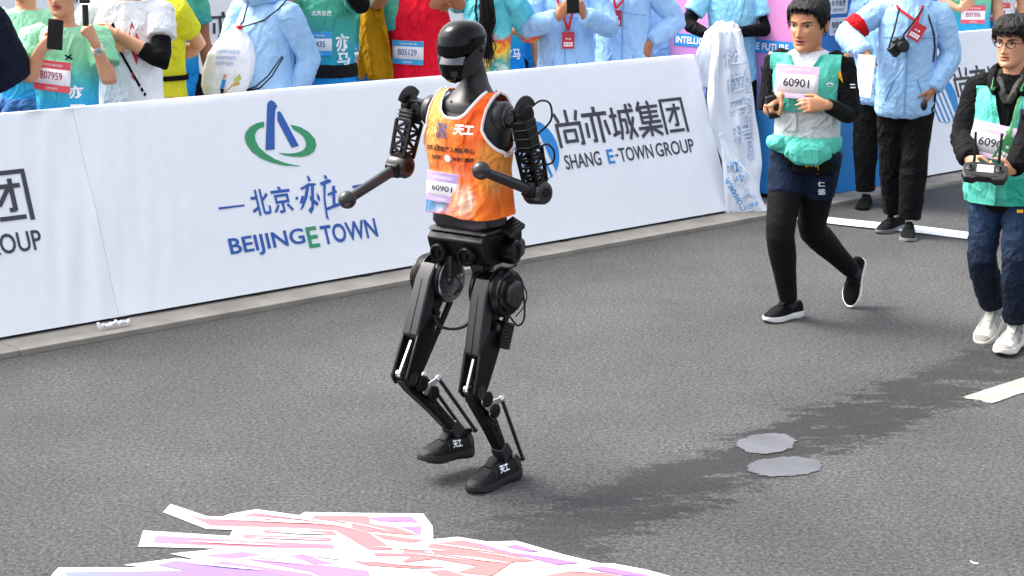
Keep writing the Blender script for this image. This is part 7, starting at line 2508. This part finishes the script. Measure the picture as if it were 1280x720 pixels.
mb = MB(); mb.lathe(Rk @ A([.01, -.025, -.004]), Rk @ A([0, -1, 0]), [(0, .033), (.03, .032), (.032, .035), (.045, .035), (.046, .028)], 24); mb.build('lens_barrel', M_plast, camo)
mb = MB(); mb.lathe(Rk @ A([.01, -.066, -.004]), Rk @ A([0, -1, 0]), [(0, .027), (.003, .025)], 24); mb.build('lens', M_lens, camo)
mb = MB(); mb.box(Rk @ A([.01, 0, .045]), (.04, .04, .02), Rk); mb.build('viewfinder', M_plast, camo, bev=.005)
for sg in (-1, 1):
    q0 = Rk @ A([sg * .066, 0, .03]); q1 = A(PJ.root.matrix_basis @ Vector(PJ.sp(.50, sg * .07 + .01, -.115))) - cp
    mb = MB(); mb.tube([q0, q0 * .5 + q1 * .5 + A([0, -.02, 0]), q1], [(.006, .0015)] * 3, 6, ref=(0, 1, 0)); mb.build('neck_strap', M_plast, camo)
tag(camo, 'black camera hanging on the chest of the official with the armband', 'camera')
ml = PJ.arm['L']
mb = MB(); pz = at(1155, 131, Yj - .24); mb.ell((0, 0, 0), (.022, .022, .038), 18, 12)
o = mb.build('lens_cap_case', M_plast); o.location = pz
tag(o, 'small dark oval pouch in the hand of the official with the armband', 'pouch')
# paper sheet in the other hand
pp = at(1081, 95, Yj - .33)
mb = MB(); mb.box((0, 0, 0), (.008, .15, .26), A(Matrix.Rotation(.55, 3, 'Z') @ Matrix.Rotation(.1, 3, 'Y')))
o = mb.build('paper_sheet', mat('paper', '#e4e6ea', rough=.7, var=.02)); o.location = pp
tag(o, 'white paper sheet held down by the official with the armband', 'paper')
# the man behind
Yk = G(1090, 258)[1]
PK = person(at(1098, 150, Yk), math.radians(-30), 1.76, 'man in a light blue jacket and black trousers mostly hidden behind the official', 'men in light blue jackets in front of the arch leg', hair_kw=HK,
   tops=[top('jacket', M_jkt2, LV_JKT, 1.95, .078, .062, .046, amp=.010, hood=True)], bottoms=[trousers('trousers', M_blk, .105, .082, .068, end=1.9, amp=.008)],
   legs={'R': dict(ankle=at(1082, 249, Yk), world=True), 'L': dict(ankle=at(1122, 247, Yk + .05), world=True)})
feet(PK, M_blk, M_blk, M_blk, {'R': (rot3(.2), .085), 'L': (rot3(.1), .085)}, .28)
mb = MB(); mb.bar(PK.sp(-.02, -.17, -.08), PK.sp(-.12, -.175, -.08), .03, .006, ref=(0, 1, 0)); mb.build('orange_tag', M_yel, PK.root)
# yellow flash and small print on the runner's left sleeve
bvs = None
for o in PR.root.children:
    if o.name.startswith('shirt_sleeve') and bvs is None:
        me = o.data; bvs = BVHTree.FromPolygons([q.co for q in me.vertices], [tuple(p.vertices) for p in me.polygons])
a = PR.arm['L']
ud = unit(a['el'] - a['sh']); cd = PR.toL(A([0, 0, CAM_H])) - a['sh']; cd = unit(cd - ud * (cd @ ud)); cr_ = np.cross(ud, cd)
def onsleeve(u, v, e=0.):
    o = a['sh'] + ud * v + cr_ * u + cd * .3
    loc, _, _, _ = bvs.ray_cast(Vector(o), Vector(-cd))
    return (A(loc) if loc is not None else a['sh'] + ud * v + cr_ * u + cd * .06) + cd * .004
sgn = 1 if cr_ @ PR.toL(PR.root.location + Vector((1, 0, 0))) > 0 else -1
for pts, m in (([(-.03 * sgn, .03), (-.016 * sgn, .06), (-.012 * sgn, .12), (-.03 * sgn, .09)], M_yel), ([(.02 * sgn, .13), (.045 * sgn, .132), (.045 * sgn, .138), (.02 * sgn, .136)], M_wtext), ([(.02 * sgn, .145), (.045 * sgn, .147), (.045 * sgn, .153), (.02 * sgn, .151)], M_wtext)):
    make('sleeve_print', [onsleeve(*p) for p in pts], [(0, 1, 2, 3)], m, PR.root, smooth=0)
